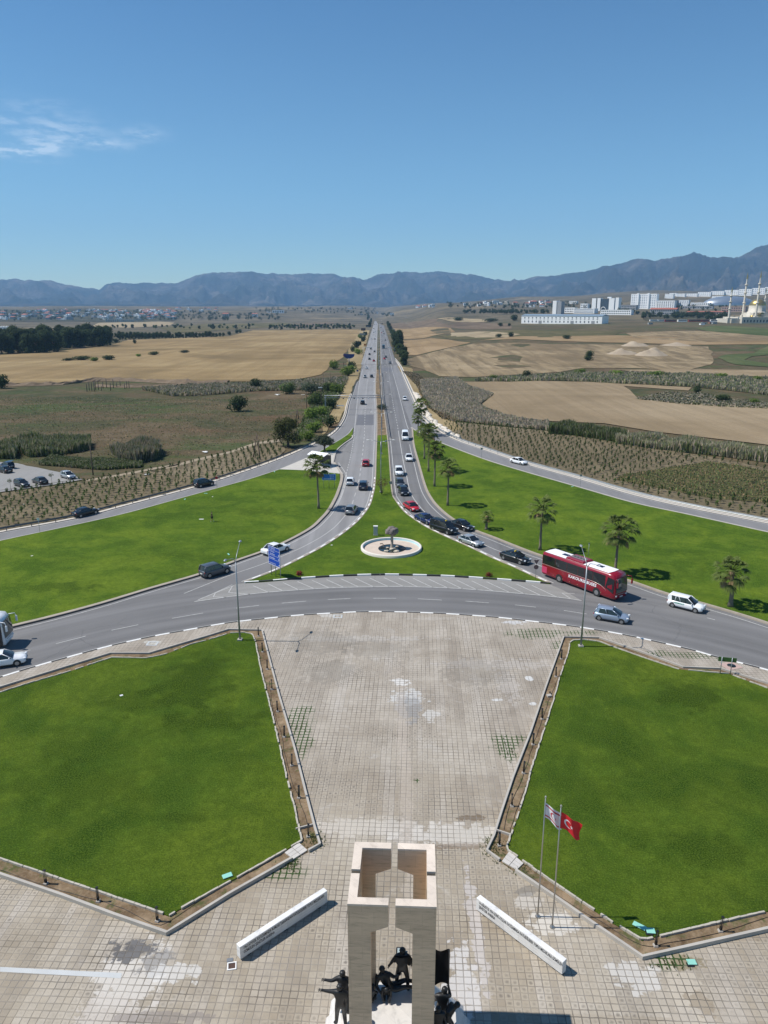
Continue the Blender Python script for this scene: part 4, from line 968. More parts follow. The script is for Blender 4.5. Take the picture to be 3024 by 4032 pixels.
def pillar(sx, sy):
    mb = MB(); P = face_poly(); Pc = P
    # arm along x (its outer face looks along y)
    def arm(swap, inset):
        poly = [(min(p[0], HW - (TH if inset else 0)), p[1]) for p in P]
        o = HW; i = HW - TH; n = len(poly); V = []
        for d in (o, i):
            for (a, z) in poly: V.append((sy and (sx * a, sy * d, z)) if not swap else (sx * d, sy * a, z))
        F = [list(range(n)), [n + k for k in range(n)][::-1]] + [(k, n + k, n + (k + 1) % n, (k + 1) % n) for k in range(n)]
        flip = (sx * sy > 0) != swap
        mb.add(V, [f[::-1] if flip else f for f in F])
    arm(False, False); arm(True, True)
    o = mb.build('pillar', [M_trav], mon); bm = bmesh.new(); bm.from_mesh(o.data); bmesh.ops.recalc_face_normals(bm, faces=bm.faces); bm.to_mesh(o.data); bm.free()
    c = MB(); e = .004
    c.prism([(sx * (SL), sy * (HW + e)), (sx * (HW + e), sy * (HW + e)), (sx * (HW + e), sy * SL * .8), (sx * (HW - TH - e), sy * SL * .8), (sx * (HW - TH - e), sy * (HW - TH - e)), (sx * SL, sy * (HW - TH - e))][::1 if sx * sy < 0 else -1], TOP - .098, TOP)
    q = c.build('coping', [M_cap], o); bm = bmesh.new(); bm.from_mesh(q.data); bmesh.ops.recalc_face_normals(bm, faces=bm.faces); bm.to_mesh(q.data); bm.free()
for sx in (-1, 1):
    for sy in (-1, 1): pillar(sx, sy)
pb = MB()
def frustum(mb, x0, x1, y0, y1, z0, X0, X1, Y0, Y1, z1, mi=0):
    V = [(x0, y0, z0), (x1, y0, z0), (x1, y1, z0), (x0, y1, z0), (X0, Y0, z1), (X1, Y0, z1), (X1, Y1, z1), (X0, Y1, z1)]
    mb.add(V, [(0, 3, 2, 1), (4, 5, 6, 7), (0, 1, 5, 4), (1, 2, 6, 5), (2, 3, 7, 6), (3, 0, 4, 7)], mi)
frustum(pb, -3.3, 3.6, -3.0, 2.28, .14, -2.05, 2.05, -2.2, 2.08, BASE - .003)
frustum(pb, -3.45, -2.0, -2.0, 1.3, .14, -2.55, -2.04, -1.5, 1.0, 1.35); frustum(pb, 2.0, 3.9, -2.0, 1.5, .14, 2.04, 3.1, -1.5, 1.2, 1.35)
pb.build('pedestal', [M_marb], mon)

# ---------------------------------------------------------------- figures
def skin_body(name, J, edges, root, sub=2):
    """one continuous surface grown over the joints: J = {joint: (x, y, z, radius)}"""
    ks = list(J); me = bpy.data.meshes.new('skel'); me.from_pydata([J[k][:3] for k in ks], [(ks.index(a), ks.index(b)) for a, b in edges], [])
    o = bpy.data.objects.new('skel', me); col.objects.link(o)
    m = o.modifiers.new('s', 'SKIN'); m.use_smooth_shade = True
    for i, k in enumerate(ks):
        r = J[k][3]; r = r if isinstance(r, tuple) else (r, r); me.skin_vertices[0].data[i].radius = r
    me.skin_vertices[0].data[ks.index(root)].use_root = True
    s = o.modifiers.new('u', 'SUBSURF'); s.levels = s.render_levels = sub
    bpy.context.view_layer.update()
    out = bpy.data.meshes.new_from_object(o.evaluated_get(bpy.context.evaluated_depsgraph_get()))
    bpy.data.objects.remove(o); out.name = name; return out
EDG = [('pelvis', 'waist'), ('waist', 'chest'), ('chest', 'neck'), ('neck', 'jaw'), ('jaw', 'head'), ('head', 'crown'), ('chest', 'shL'), ('shL', 'elL'), ('elL', 'wrL'), ('wrL', 'paL'), ('chest', 'shR'), ('shR', 'elR'), ('elR', 'wrR'), ('wrR', 'paR'),
       ('pelvis', 'hiL'), ('hiL', 'knL'), ('knL', 'anL'), ('anL', 'toL'), ('pelvis', 'hiR'), ('hiR', 'knR'), ('knR', 'anR'), ('anR', 'toR')]
RAD = dict(pelvis=(.155, .12), waist=(.135, .10), chest=(.17, .12), neck=.06, jaw=.075, head=.098, crown=.06, sh=.07, el=.05, wr=.034, pa=.042, hi=.098, kn=.064, an=.045, to=.04)
def figure(name, pose, s, mat, parent=None, spread=.6, nose=(0, 1, 0)):
    """pose: joints in metres for a 1.75 m body; s scales; fingers are added to each palm"""
    J = {}
    for k, p in pose.items():
        rr = RAD[k] if k in RAD else RAD[k[:2]]
        rr = tuple(q * s for q in rr) if isinstance(rr, tuple) else rr * s
        if s > .9 and mat is M_brz: rr = tuple(q * 1.2 for q in rr) if isinstance(rr, tuple) else rr * 1.2
        J[k] = (p[0] * s, p[1] * s, p[2] * s, rr)
    me = skin_body(name, J, EDG, 'pelvis'); bm = bmesh.new(); bm.from_mesh(me)
    mb = MB()
    for sd in 'LR':
        w_ = Vector(J['wr' + sd][:3]); p = Vector(J['pa' + sd][:3]); d = (p - w_).normalized(); side = d.cross(Vector((0, 0, 1)))
        side = side.normalized() if side.length > .1 else Vector((1, 0, 0)); up = side.cross(d)
        for i, (o_, ln) in enumerate(((-.030, .070), (-.010, .082), (.010, .078), (.030, .060))):
            b0 = p + side * o_ * s; e = (d + side * o_ * spread * 14 - up * .25).normalized()
            mb.tube([b0, b0 + e * ln * .55 * s, b0 + (e - up * .45).normalized() * ln * s], [.010 * s, .009 * s, .006 * s], 6)
        b0 = w_.lerp(p, .5) + side * -.03 * s; e = (d * .6 - side * .8 - up * .1).normalized(); mb.tube([b0, b0 + e * .035 * s, b0 + (e + d * .3).normalized() * .065 * s], [.012 * s, .010 * s, .007 * s], 6)
    h = Vector(J['head'][:3]); jw = Vector(J['jaw'][:3]); f = Vector(nose).normalized(); rt = f.cross((h - jw).normalized()).normalized()
    mid = h.lerp(jw, .45); r = .098 * s
    mb.tube([mid + f * r * .75 + Vector((0, 0, .015)) * s, mid + f * r * 1.12 - Vector((0, 0, .01)) * s], [.012 * s, .015 * s], 6)            # nose
    for q in (-1, 1):
        mb.tube([mid + rt * q * r * .80 + Vector((0, 0, -.02)) * s, mid + rt * q * r * .98 + Vector((0, 0, .025)) * s], [.014 * s, .018 * s], 6)   # ears
        mb.tube([mid + rt * q * r * .38 + f * r * .78 + Vector((0, 0, .03)) * s, mid + rt * q * r * .38 + f * r * .84 + Vector((0, 0, .03)) * s], [.014 * s, .01 * s], 6)
    mb.tube([mid + f * r * .8 - rt * .022 * s - Vector((0, 0, .045)) * s, mid + f * r * .8 + rt * .022 * s - Vector((0, 0, .045)) * s], [.008 * s, .008 * s], 6)
    t = bpy.data.meshes.new('t'); t.from_pydata(mb.v, [], mb.f); bm.from_mesh(t)
    for q in bm.faces: q.smooth = True
    bm.to_mesh(me); bm.free(); me.materials.clear(); me.materials.append(mat)
    return link(name, me, parent)
def stand(**k):
    P = dict(pelvis=(0, 0, .95), waist=(0, 0, 1.12), chest=(0, 0, 1.34), neck=(0, 0, 1.50), jaw=(0, .015, 1.57), head=(0, .02, 1.65), crown=(0, .01, 1.73),
             shL=(-.19, 0, 1.42), elL=(-.25, 0, 1.14), wrL=(-.27, .06, .90), paL=(-.27, .08, .82), shR=(.19, 0, 1.42), elR=(.25, 0, 1.14), wrR=(.27, .06, .90), paR=(.27, .08, .82),
             hiL=(-.10, 0, .88), knL=(-.11, .02, .50), anL=(-.11, 0, .09), toL=(-.12, .17, .04), hiR=(.10, 0, .88), knR=(.11, .02, .50), anR=(.11, 0, .09), toR=(.12, .17, .04))
    P.update(k); return P
M_brz = plain('dark_bronze', (.028, .028, .028), .42, .35, vary=.35, scale=3)
def place(o, loc, rz=0): o.location = loc; o.rotation_euler = (0, 0, rz); return o
SC = 1.5
# man standing with his back to the viewer, holding a hand out to the seated man
o = figure('statue', stand(elL=(-.34, .0, 1.18), wrL=(-.42, .06, .98), paL=(-.46, .08, .90), elR=(.30, .05, 1.18), wrR=(.33, .12, .95), paR=(.33, .14, .87), hiL=(-.1, 0, .88), knL=(-.17, .08, .5), anL=(-.20, -.02, .09), toL=(-.22, .14, .04), knR=(.17, .05, .5), anR=(.2, -.1, .09), toR=(.22, .06, .04), shR=(.2, -.02, 1.42)), SC, M_brz)
place(o, (.92, 29.62, BASE)); tag(o, 'dark bronze statue of a man standing with his back turned between the back pillars', 'statue', 'bronze statues around the monument')
cp_ = MB(); c_ = []
for i in range(7):
    t = i / 6; a = R(-160 + 140 * t)
    c_.append((math.cos(a) * .30, math.sin(a) * .20 + .02, 1.50 - .04 * abs(t - .5)))
V = [(x * SC, y * SC, z * SC) for x, y, z in c_] + [(x * 1.0 * SC, (y * 1.2 - .03) * SC, (z - .26 + .1 * math.sin(i * 2)) * SC) for i, (x, y, z) in enumerate(c_)]
cp_.add(V + [(v[0] * .96, v[1] * .96 + .02, v[2]) for v in V], [(i, i + 1, i + 8, i + 7) for i in range(6)] + [(14 + i + 7, 14 + i + 8, 14 + i + 1, 14 + i) for i in range(6)], 0, True)
cp_.build('cape', [M_brz], o)
# seated man with his legs stretched out to the right
o = figure('statue', dict(pelvis=(.25, 0, .22), waist=(.14, 0, .42), chest=(.04, 0, .66), neck=(-.03, 0, .86), jaw=(-.04, -.02, .95), head=(-.05, -.02, 1.04), crown=(-.05, -.01, 1.12),
    shL=(-.17, -.05, .74), elL=(-.24, -.18, .48), wrL=(-.10, -.30, .34), paL=(-.04, -.33, .32), shR=(.20, .04, .74), elR=(.36, .02, .62), wrR=(.50, 0, .72), paR=(.54, 0, .76),
    hiL=(.34, -.08, .20), knL=(.72, -.10, .34), anL=(1.05, -.06, .30), toL=(1.18, -.02, .40), hiR=(.34, .10, .20), knR=(.74, .12, .40), anR=(1.08, .14, .30), toR=(1.2, .16, .42)), SC, M_brz, nose=(0, -1, .2))
place(o, (-.03, 29.45, BASE)); tag(o, 'dark bronze statue of a seated man leaning back with outstretched legs', 'statue', 'bronze statues around the monument')
# kneeling man in front of him
o = figure('statue', dict(pelvis=(0, .10, .34), waist=(0, .06, .48), chest=(0, -.02, .62), neck=(0, -.12, .72), jaw=(0, -.17, .76), head=(0, -.22, .79), crown=(0, -.28, .82),
    shL=(-.17, -.04, .64), elL=(-.20, -.12, .38), wrL=(-.12, -.22, .20), paL=(-.10, -.25, .14), shR=(.17, -.04, .64), elR=(.2, -.12, .38), wrR=(.12, -.22, .2), paR=(.1, -.25, .14),
    hiL=(-.10, .10, .30), knL=(-.12, -.20, .10), anL=(-.12, .22, .08), toL=(-.12, .34, .04), hiR=(.1, .1, .3), knR=(.12, -.2, .1), anR=(.12, .22, .08), toR=(.12, .34, .04)), SC, M_brz, nose=(0, -1, -.6))
place(o, (.12, 29.05, BASE)); o.scale = (.75, .75, .75); tag(o, 'small dark bronze statue kneeling with bowed head before the seated man', 'statue', 'bronze statues around the monument')
# crouching man half hidden by the left front pillar
o = figure('statue', dict(pelvis=(0, -.2, .30), waist=(0, -.08, .45), chest=(0, .05, .62), neck=(0, .14, .74), jaw=(0, .18, .79), head=(0, .2, .86), crown=(0, .2, .94),
    shL=(-.18, .04, .66), elL=(-.24, .2, .5), wrL=(-.14, .34, .42), paL=(-.1, .4, .4), shR=(.18, .04, .66), elR=(.26, .18, .48), wrR=(.2, .34, .34), paR=(.18, .4, .3),
    hiL=(-.1, -.2, .26), knL=(-.16, .14, .42), anL=(-.16, .1, .09), toL=(-.16, .26, .04), hiR=(.1, -.2, .26), knR=(.16, .2, .38), anR=(.16, .1, .09), toR=(.16, .26, .04)), .95, M_brz)
place(o, (-.62, 28.95, BASE), R(-20)); tag(o, 'crouching dark bronze statue half hidden behind the left front pillar', 'statue', 'bronze statues around the monument')
# two men on the left reaching out their arms
def reacher(loc, lab, dz=0, yy=0):
    o = figure('statue', stand(shL=(-.19, .02, 1.42), elL=(-.38, .02 + yy, 1.43 + dz), wrL=(-.57, .03 + yy, 1.46 + dz), paL=(-.645, .03 + yy, 1.48 + dz), shR=(.19, -.02, 1.40), elR=(.26, -.05, 1.14), wrR=(.22, -.16, .92), paR=(.2, -.2, .85),
        anL=(-.16, .05, .09), knL=(-.13, .05, .5), toL=(-.24, .14, .04), anR=(.16, -.1, .09), toR=(.1, .03, .04), jaw=(-.02, .0, 1.57), head=(-.03, .0, 1.65), crown=(-.02, 0, 1.73)), SC, M_brz, spread=1.1, nose=(-1, .2, 0))
    place(o, loc); tag(o, lab, 'statue', 'bronze statues around the monument'); return o
reacher((-2.08, 27.85, 1.40), 'nearer of two dark bronze men reaching left beside the monument')
reacher((-1.98, 28.6, 1.40), 'farther of two dark bronze men reaching left, behind the nearer', -.03, -.10)
# the flag group on the right
o = figure('statue', stand(elR=(.30, .12, 1.28), wrR=(.24, .26, 1.52), paR=(.23, .28, 1.60), elL=(-.26, .10, 1.12), wrL=(-.05, .26, 1.02), paL=(.02, .3, 1.0), chest=(.03, .02, 1.34), neck=(.07, .04, 1.5), jaw=(.09, .06, 1.57), head=(.1, .07, 1.65), crown=(.1, .07, 1.73)), 1.42, M_brz)
place(o, (2.78, 27.85, 1.28)); tag(o, 'dark bronze statue holding up the black flag pole right of the monument', 'statue', 'bronze statues around the monument')
o = figure('statue', stand(pelvis=(-.05, 0, .92), waist=(.02, 0, 1.08), chest=(.14, 0, 1.26), neck=(.24, 0, 1.40), jaw=(.29, .0, 1.45), head=(.34, .0, 1.51), crown=(.38, 0, 1.58), shL=(0, -.16, 1.34), elL=(.02, -.24, 1.06), wrL=(.12, -.2, .86), paL=(.16, -.18, .8), shR=(.14, .18, 1.32), elR=(.26, .2, 1.08), wrR=(.2, .2, .9), paR=(.16, .2, .84),
    hiL=(-.1, -.1, .86), hiR=(0, .1, .86), knL=(-.2, -.12, .5), anL=(-.36, -.1, .09), toL=(-.2, -.1, .04), knR=(.2, .1, .52), anR=(.22, .1, .09), toR=(.38, .1, .04)), 1.42, M_brz, nose=(1, 0, 0))
place(o, (3.0, 27.3, 1.28)); tag(o, 'dark bronze statue striding to the right with its head thrust forward', 'statue', 'bronze statues around the monument')
o = figure('statue', stand(elL=(-.3, .1, 1.2), wrL=(-.2, .25, 1.3), paL=(-.16, .3, 1.36)), 1.35, M_brz); place(o, (2.55, 27.0, 1.28)); tag(o, 'dark bronze statue standing close against the right front pillar', 'statue', 'bronze statues around the monument')
bf = thing('bronze_flag', 'black bronze flag on a pole carried beside the right pillar', 'flag', (3.12, 28.05, 0))
MB().tube([(0, 0, 1.9), (-.03, 0, 5.85)], .03, 8).build('pole', [M_brz], bf)
fb = MB(); n = 12; V = []
for side in (0, .03):
    for i in range(n + 1):
        t = i / n
        for j in range(n + 1):
            u = j / n; x = -.03 - t * .78; y = t * .9 + .12 * math.sin(t * 5 + u * 2) + side; zt = 5.75 - .75 * t; zb = 3.75 - .95 * t; V.append((x, y, zb + (zt - zb) * u))
m_ = (n + 1) ** 2
F = [(i * (n + 1) + j, (i + 1) * (n + 1) + j, (i + 1) * (n + 1) + j + 1, i * (n + 1) + j + 1) for i in range(n) for j in range(n)]
fb.add(V, F + [tuple(m_ + q for q in f[::-1]) for f in F], 0, True); fb.build('cloth', [plain('black_bronze', (.004, .004, .005), .9, 0, spec=.1)], bf)
# floodlight lying on the paving behind
fl = thing('floodlight', 'black framed floodlight lying on the paving behind the monument', 'floodlight', (gp(1577, 3752, .14).x, gp(1577, 3752, .14).y, .14), R(-3))
MB().box((0, 0, .16), (.42, .46, .10), M=Matrix.Rotation(R(25), 4, 'X')).build('housing', [plain('black_plastic', (.02, .02, .02), .5)], fl)
MB().box((0, -.025, .20), (.34, .38, .06), M=Matrix.Rotation(R(25), 4, 'X')).build('glass', [plain('lamp_glass', (.35, .42, .42), .12, vary=.2)], fl)
fr = MB()
for x in (-.24, .24): fr.box((x, 0, .03), (.03, .6, .03)); fr.box((x, 0, .12), (.03, .03, .2))
fr.box((0, .3, .03), (.5, .03, .03)); fr.box((0, -.3, .03), (.5, .03, .03)); fr.build('bracket', [plain('black_plastic', (.02, .02, .02), .5)], fl)

# ---------------------------------------------------------------- inscribed marble blocks
M_wm = mat_travertine('white_marble', (.74, .73, .71)); M_ins = plain('incised_letters', (.06, .06, .065), .7)
def block(a, b, lines, lab, tk=.36):
    a = Vector((a[0], a[1], 0)); b = Vector((b[0], b[1], 0)); d = b - a; L = d.length; an = math.atan2(d.y, d.x)
    t = thing('inscribed_block', lab, 'monument block', (a.x, a.y, .14), an, 'inscribed marble blocks on the plaza')
    m = MB().box((L / 2, tk / 2, .54), (L, tk, .83)); o = m.build('slab', [M_wm], t)
    bv = o.modifiers.new('b', 'BEVEL'); bv.width = .012; bv.segments = 1
    for x in (.6, L / 2, L - .6): MB().box((x, tk / 2, .062), (.22, tk * .7, .124)).build('foot', [M_black], t)
    MB().box((L / 2, tk / 2 + .02, .005), (L * .96, tk * .8, .02)).build('plinth', [M_conc], t)
    for i, (s, fr_) in enumerate(lines):
        me = text_mesh(s, .27, M_ins, .004, name='inscription'); place_text(me, 'inscription', t, (.22, -.005, .67 - i * .29), (1, 0, 0), (0, 0, 1), length=L * fr_)
block((-7.96, 32.76), (-3.43, 36.87), [('1963 AYVASIL KATLİAMINDA RUMLAR TARAFINDAN KATLEDİLEREK TOPLU MEZARLARA', .92), ('GÖMÜLEN ŞEHİTLER ANISINA', .335)], 'long low marble block with its inscribed face in shade, left of the monument')
block((5.53, 36.32), (9.65, 31.79), [('14 AĞUSTOS 1974 GÜNÜ ATLILAR KATLİAMINDA KATLEDİLEREK TOPLU MEZARLARA GÖMÜLEN', .955), ('ŞEHİTLER ANISINA', .2)], 'long low marble block with its inscribed face in sunlight, right of the monument')
p = gp(913, 3805, .14); hb = thing('ground_box', 'open square box with white rim in the paving by the left marble block', 'junction box', (p.x, p.y, .14), R(10))
r_ = MB()
for dx, dy, a, b in ((0, .22, .5, .06), (0, -.22, .5, .06), (-.22, 0, .06, .38), (.22, 0, .06, .38)): r_.box((dx, dy, .02), (a, b, .06))
r_.build('rim', [M_white], hb); MB().box((0, 0, .012), (.38, .38, .01)).build('well', [plain('dark_rust', (.07, .04, .03), .9)], hb)
MB().box((-.12, .42, .02), (.34, .24, .03)).build('lid', [plain('grey_steel', (.20, .21, .22), .5, .3)], hb)
# ---------------------------------------------------------------- flag poles and flags
M_steel = plain('brushed_steel', (.46, .44, .41), .32, .85, vary=.1); M_pw = plain('flag_white', (.80, .80, .82), .8, vary=.03); M_pr = plain('flag_red', (.62, .012, .018), .75, vary=.05); M_pr2 = plain('flag_crimson', (.48, .012, .035), .75, vary=.05)
def flagpole(px, py, lab):
    p = gp(px, py, .14); t = thing('flagpole', lab, 'flagpole', p, 0, 'flagpoles beside the right lawn')
    MB().tube([(0, 0, 0), (0, 0, 4), (0, 0, 8.2)], [.045, .04, .03], 12).build('pole', [M_steel], t)
    MB().lathe((0, 0, 0), [(.16, 0), (.16, .03), (.13, .09), (.06, .15), (.045, .2)], 20).build('base_plate', [M_steel], t)
    MB().lathe((0, 0, 8.2), [(0, 0), (.05, .03), (.06, .08), (.04, .13), (0, .15)], 12).build('finial', [M_steel], t); return p
def star(cx, cy, r, rot, u, v):
    x, y = u - cx, v - cy; d = math.hypot(x, y)
    if d > r: return False
    a = (math.atan2(y, x) - rot) % (2 * math.pi / 5); a = min(a, 2 * math.pi / 5 - a)
    ri = r * .382; X, Y = d * math.cos(a), d * math.sin(a)
    p0 = (r, 0); p1 = (ri * math.cos(math.pi / 5), ri * math.sin(math.pi / 5))
    return (p1[0] - p0[0]) * (Y - p0[1]) - (p1[1] - p0[1]) * (X - p0[0]) > 0
def flag(p, lab, pat, mats, drop, ln, ht, amp, ph):
    nu, nv = 84, 56; V = []
    for i in range(nu + 1):
        u = i / nu
        for j in range(nv + 1):
            v = j / nv
            x = .04 + ln * (u ** .96) * .74 + .05 * math.sin(v * 5 + u * 3) * u; z = 7.88 - ht * (1 - v) * (1 - .12 * u) - drop * u * (1.0 + .25 * (1 - v)) + (.10 * math.sin(u * 6) * u)
            y = amp * math.sin(u * 7.5 + ph + v * 1.6) * (u ** .7) - .18 * u
            V.append((x, y, z))
    mb = MB(); mb.v = V
    for i in range(nu):
        for j in range(nv):
            mb.f.append([i * (nv + 1) + j, (i + 1) * (nv + 1) + j, (i + 1) * (nv + 1) + j + 1, i * (nv + 1) + j + 1]); mb.mi.append(pat((i + .5) / nu * 1.5, (j + .5) / nv)); mb.sm.append(True)
    o = mb.build('flag', mats); o.location = p; sm = o.modifiers.new('t', 'SOLIDIFY'); sm.thickness = .006
    tag(o, lab, 'flag', 'flags on the two poles'); return o
def tr(u, v):
    if math.hypot(u - .5, v - .5) < .25 and math.hypot(u - .5625, v - .5) >= .2: return 1
    return 1 if star(.75, .5, .125, math.pi, u, v) else 0
def kk(u, v):
    if .10 < v < .20 or .80 < v < .90: return 1
    if math.hypot(u - .62, v - .5) < .22 and math.hypot(u - .675, v - .5) >= .175: return 1
    return 1 if star(.84, .5, .10, math.pi, u, v) else 0
pA = flagpole(2117, 3609, 'left steel flagpole carrying the white flag'); pB = flagpole(2174, 3651, 'right steel flagpole carrying the red flag')
flag(pA, 'white flag with red stripes, crescent and star on the left pole', kk, [M_pw, M_pr2], .78, 1.35, .95, .22, .6)
flag(pB, 'red flag with white crescent and star on the right pole', tr, [M_pr, M_pw], .72, 1.55, 1.0, .20, 0)
# ---------------------------------------------------------------- bollard lamps in the beds
M_blk = plain('black_paint', (.012, .012, .013), .45, vary=.2)
def bollard():
    t = thing('bollard_lamp', '', 'lamp'); MB().box((0, 0, .05), (.26, .26, .10), top=.85).build('base', [M_conc], t)
    b = MB()
    for x in (-.05, .05):
        for y in (-.05, .05): b.box((x, y, .56), (.022, .022, .92))
    b.box((0, 0, .22), (.10, .10, .24)); b.box((0, 0, 1.03), (.14, .14, .05)); b.build('frame', [M_blk], t)
    MB().cyl((0, 0, .34), .022, .66, 8).build('tube', [plain('dull_glass', (.10, .10, .10), .25)], t); return t
ord_ = ['farthest', 'second farthest', 'third farthest', 'fourth farthest', 'fifth farthest', 'fourth nearest', 'third nearest', 'second nearest', 'nearest']
BL = [((px, py), '%s black bollard lamp in the bed on the left edge of the plaza' % ord_[i], 'bollard lamps in the left bed') for i, (px, py) in enumerate([(1018, 2505), (1034, 2567), (1052, 2635), (1071, 2715), (1093, 2802), (1119, 2902), (1149, 3015), (1177, 3142), (1214, 3295)])]
BL += [((px, py), l, 'bollard lamps in the front beds') for (px, py), l in [((181, 3480), 'leftmost black bollard lamp in the bed along the front of the left lawn'), ((387, 3550), 'middle black bollard lamp in the bed along the front of the left lawn'), ((620, 3627), 'black bollard lamp at the pointed front corner of the left lawn'), ((2581, 3725), 'black bollard lamp at the pointed front corner of the right lawn beside the green lids'), ((2836, 3667), 'rightmost black bollard lamp in the bed along the front of the right lawn')]]
ro = ['farthest', 'second farthest', 'third farthest standing', 'fourth nearest', 'third nearest', 'second nearest', 'nearest']
BL += [((px, py), '%s black bollard lamp in the bed on the right edge of the plaza' % ro[i], 'bollard lamps in the right bed') for i, (px, py) in enumerate([(2210, 2595), (2189, 2665), (2135, 2832), (2099, 2932), (2061, 3045), (2016, 3175), (1966, 3330)])]
bp = None; rb = random.Random(4)
for (px, py), lab, g_ in BL:
    p = gp(px, py, .17); rz = rb.uniform(-.3, .3)
    if bp is None: bp = bollard(); bp.location = p; bp['label'] = lab; bp['group'] = g_
    else: q = dup(bp, p, rz, lab, g_); q.rotation_euler = (rb.uniform(-.03, .03), rb.uniform(-.04, .04), rz)
p = gp(2162, 2742, .17); t = thing('toppled_lamp', 'toppled black bollard lamp beside its pale base in the right bed', 'lamp', p, R(15))
MB().box((0, 0, .08), (.42, .34, .16)).build('base', [M_conc], t)
b = MB()
for a in (-.05, .05):
    for c in (.04, .12): b.tube([(a + .2, .05 + c, c), (a + .30, .38 + c, .10 + c)], .014, 5)
b.box((.32, .45, .16), (.16, .14, .05)); b.build('frame', [M_blk], t)
# cables trailing through the beds
def cable(pts, seed, name='cable', lab=''):
    r = random.Random(seed); L = resample(smooth_line(GL(pts, .20), 5), .5); Q = []
    for i, p in enumerate(L): Q.append((p.x + .10 * noise.noise(Vector((i * .35, seed, 0))), p.y + .10 * noise.noise(Vector((i * .35, seed, 5))), .195 + .02 * abs(noise.noise(Vector((i * .5, seed, 9))))))
    tag(MB().tube(Q, .013, 5).build('cable', [M_blk]), lab, 'cable')
cable([(0, 3425), (187, 3490), (330, 3530), (480, 3575), (610, 3640), (680, 3620), (830, 3515), (960, 3445), (1110, 3365)], 1, lab='black cable trailing through the bed along the front of the left lawn')
cable([(1060, 2680), (1075, 2790), (1105, 2880), (1120, 2960), (1150, 3080), (1180, 3150), (1215, 3260)], 2, lab='black cable trailing through the bed on the left edge of the plaza')
cable([(2220, 2620), (2180, 2710), (2150, 2790), (2118, 2880), (2080, 2990), (2050, 3080), (2000, 3190), (1985, 3270)], 3, lab='black cable trailing down the bed on the right edge of the plaza')
cable([(2215, 2640), (2195, 2740), (2145, 2890), (2110, 3000), (2060, 3120), (2030, 3200), (2010, 3280)], 4, lab='black cable close to the lawn edging in the bed right of the plaza')
cable([(2020, 3400), (2130, 3480), (2250, 3560), (2400, 3650), (2530, 3722), (2620, 3715), (2830, 3672), (3024, 3610)], 5, lab='black cable trailing through the bed along the front of the right lawn')
# pale green lids
M_teal = plain('pale_green_plastic', (.25, .55, .45), .5, vary=.08)
for (px, py, a, b_, rz, lab) in [(895, 3447, .62, .38, 28, 'pale green lid on the left lawn near its front edge'), (2518, 3645, .75, .34, -38, 'long pale green lid on the right lawn in the flag shadow'), (2562, 3664, .5, .4, -5, 'pale green lid on the right lawn beside the corner bollard lamp'), (2724, 3782, .50, .36, 0, 'pale green lid half off its pit in the paving')]:
    p = gp(px, py, .3); t = thing('access_cover', lab, 'lid', (p.x, p.y, .245 if py < 3700 else .15), R(rz), 'pale green access covers')
    o = MB().box((0, 0, .05), (a, b_, .05)).build('lid', [M_teal], t); bv = o.modifiers.new('b', 'BEVEL'); bv.width = .02; bv.segments = 2
    if px in (2562, 2724): MB().box((-.12, -.14, .01), (a * .8, b_ * .8, .02)).build('pit', [M_blk], t)
# street lamps by the roundabout
M_galv = plain('galvanised_steel', (.34, .36, .38), .45, .6, vary=.12)
def big_lamp(px, py, mir, lab):
    p = gp(px, py, .22); t = thing('street_lamp', lab, 'street lamp', p, 0, 'tall street lamps beside the roundabout')
    MB().box((0, 0, .06), (.5, .5, .16)).build('footing', [M_conc], t)
    MB().tube([(0, 0, 0), (0, 0, 5), (0, 0, 9.1)], [.11, .085, .06], 10).build('pole', [M_galv], t)
    for sy in (1, -1):
        e = (mir * (.12 if sy > 0 else -.55), sy * 2.15, 10.55 if sy > 0 else 10.0)
        MB().tube([(0, 0, 9.0), (e[0] * .3, sy * .45, 9.55), e], [.045, .04, .03], 8).build('arm', [M_galv], t)
        h = MB(); h.lathe((0, 0, 0), [(0, -.07), (.17, -.05), (.20, .0), (.15, .07), (0, .10)], 14)
        o = h.build('lamp_head', [M_galv], t); o.location = (e[0], e[1] + sy * .2, e[2] + .02); o.scale = (.85, 1.7, 1)
big_lamp(945, 2520, 1, 'tall grey double street lamp at the top corner of the left lawn'); big_lamp(2287, 2545, -1, 'tall grey double street lamp at the top corner of the right lawn')
# ================================================================ VEHICLES
def paint(name, c, rough=.28, metal=.0): return plain('paint_' + name, c, rough, metal, vary=.05, scale=1, coat=.35)
PC = dict(white=paint('white', (.78, .79, .80)), silver=paint('silver', (.42, .44, .46), .3, .5), bluesilver=paint('blue_silver', (.33, .40, .50), .3, .45), black=paint('black', (.008, .009, .012)), blue=paint('blue', (.008, .018, .085)), navy=paint('navy', (.012, .022, .045)),
          red=paint('red', (.42, .012, .022)), grey=paint('grey', (.085, .095, .11), .3, .3), dgrey=paint('dark_grey', (.035, .038, .042), .3, .2), lgrey=paint('light_grey', (.24, .25, .26), .3, .4), teal=paint('teal', (.02, .12, .19)), maroon=paint('maroon', (.23, .006, .018), .25))
M_glass = plain('car_glass', (.012, .015, .018), .06, vary=.1, spec=.8); M_tyre = plain('tyre', (.018, .018, .018), .85, vary=.2); M_rim = plain('rim', (.38, .38, .38), .35, .7, vary=.1)
M_lens = plain('headlamp_lens', (.62, .65, .68), .1, vary=.1); M_tail = plain('tail_lamp', (.35, .01, .012), .25, vary=.1); M_trim = plain('black_trim', (.015, .015, .016), .6); M_plate = plain('number_plate', (.70, .70, .66), .5, vary=.1)
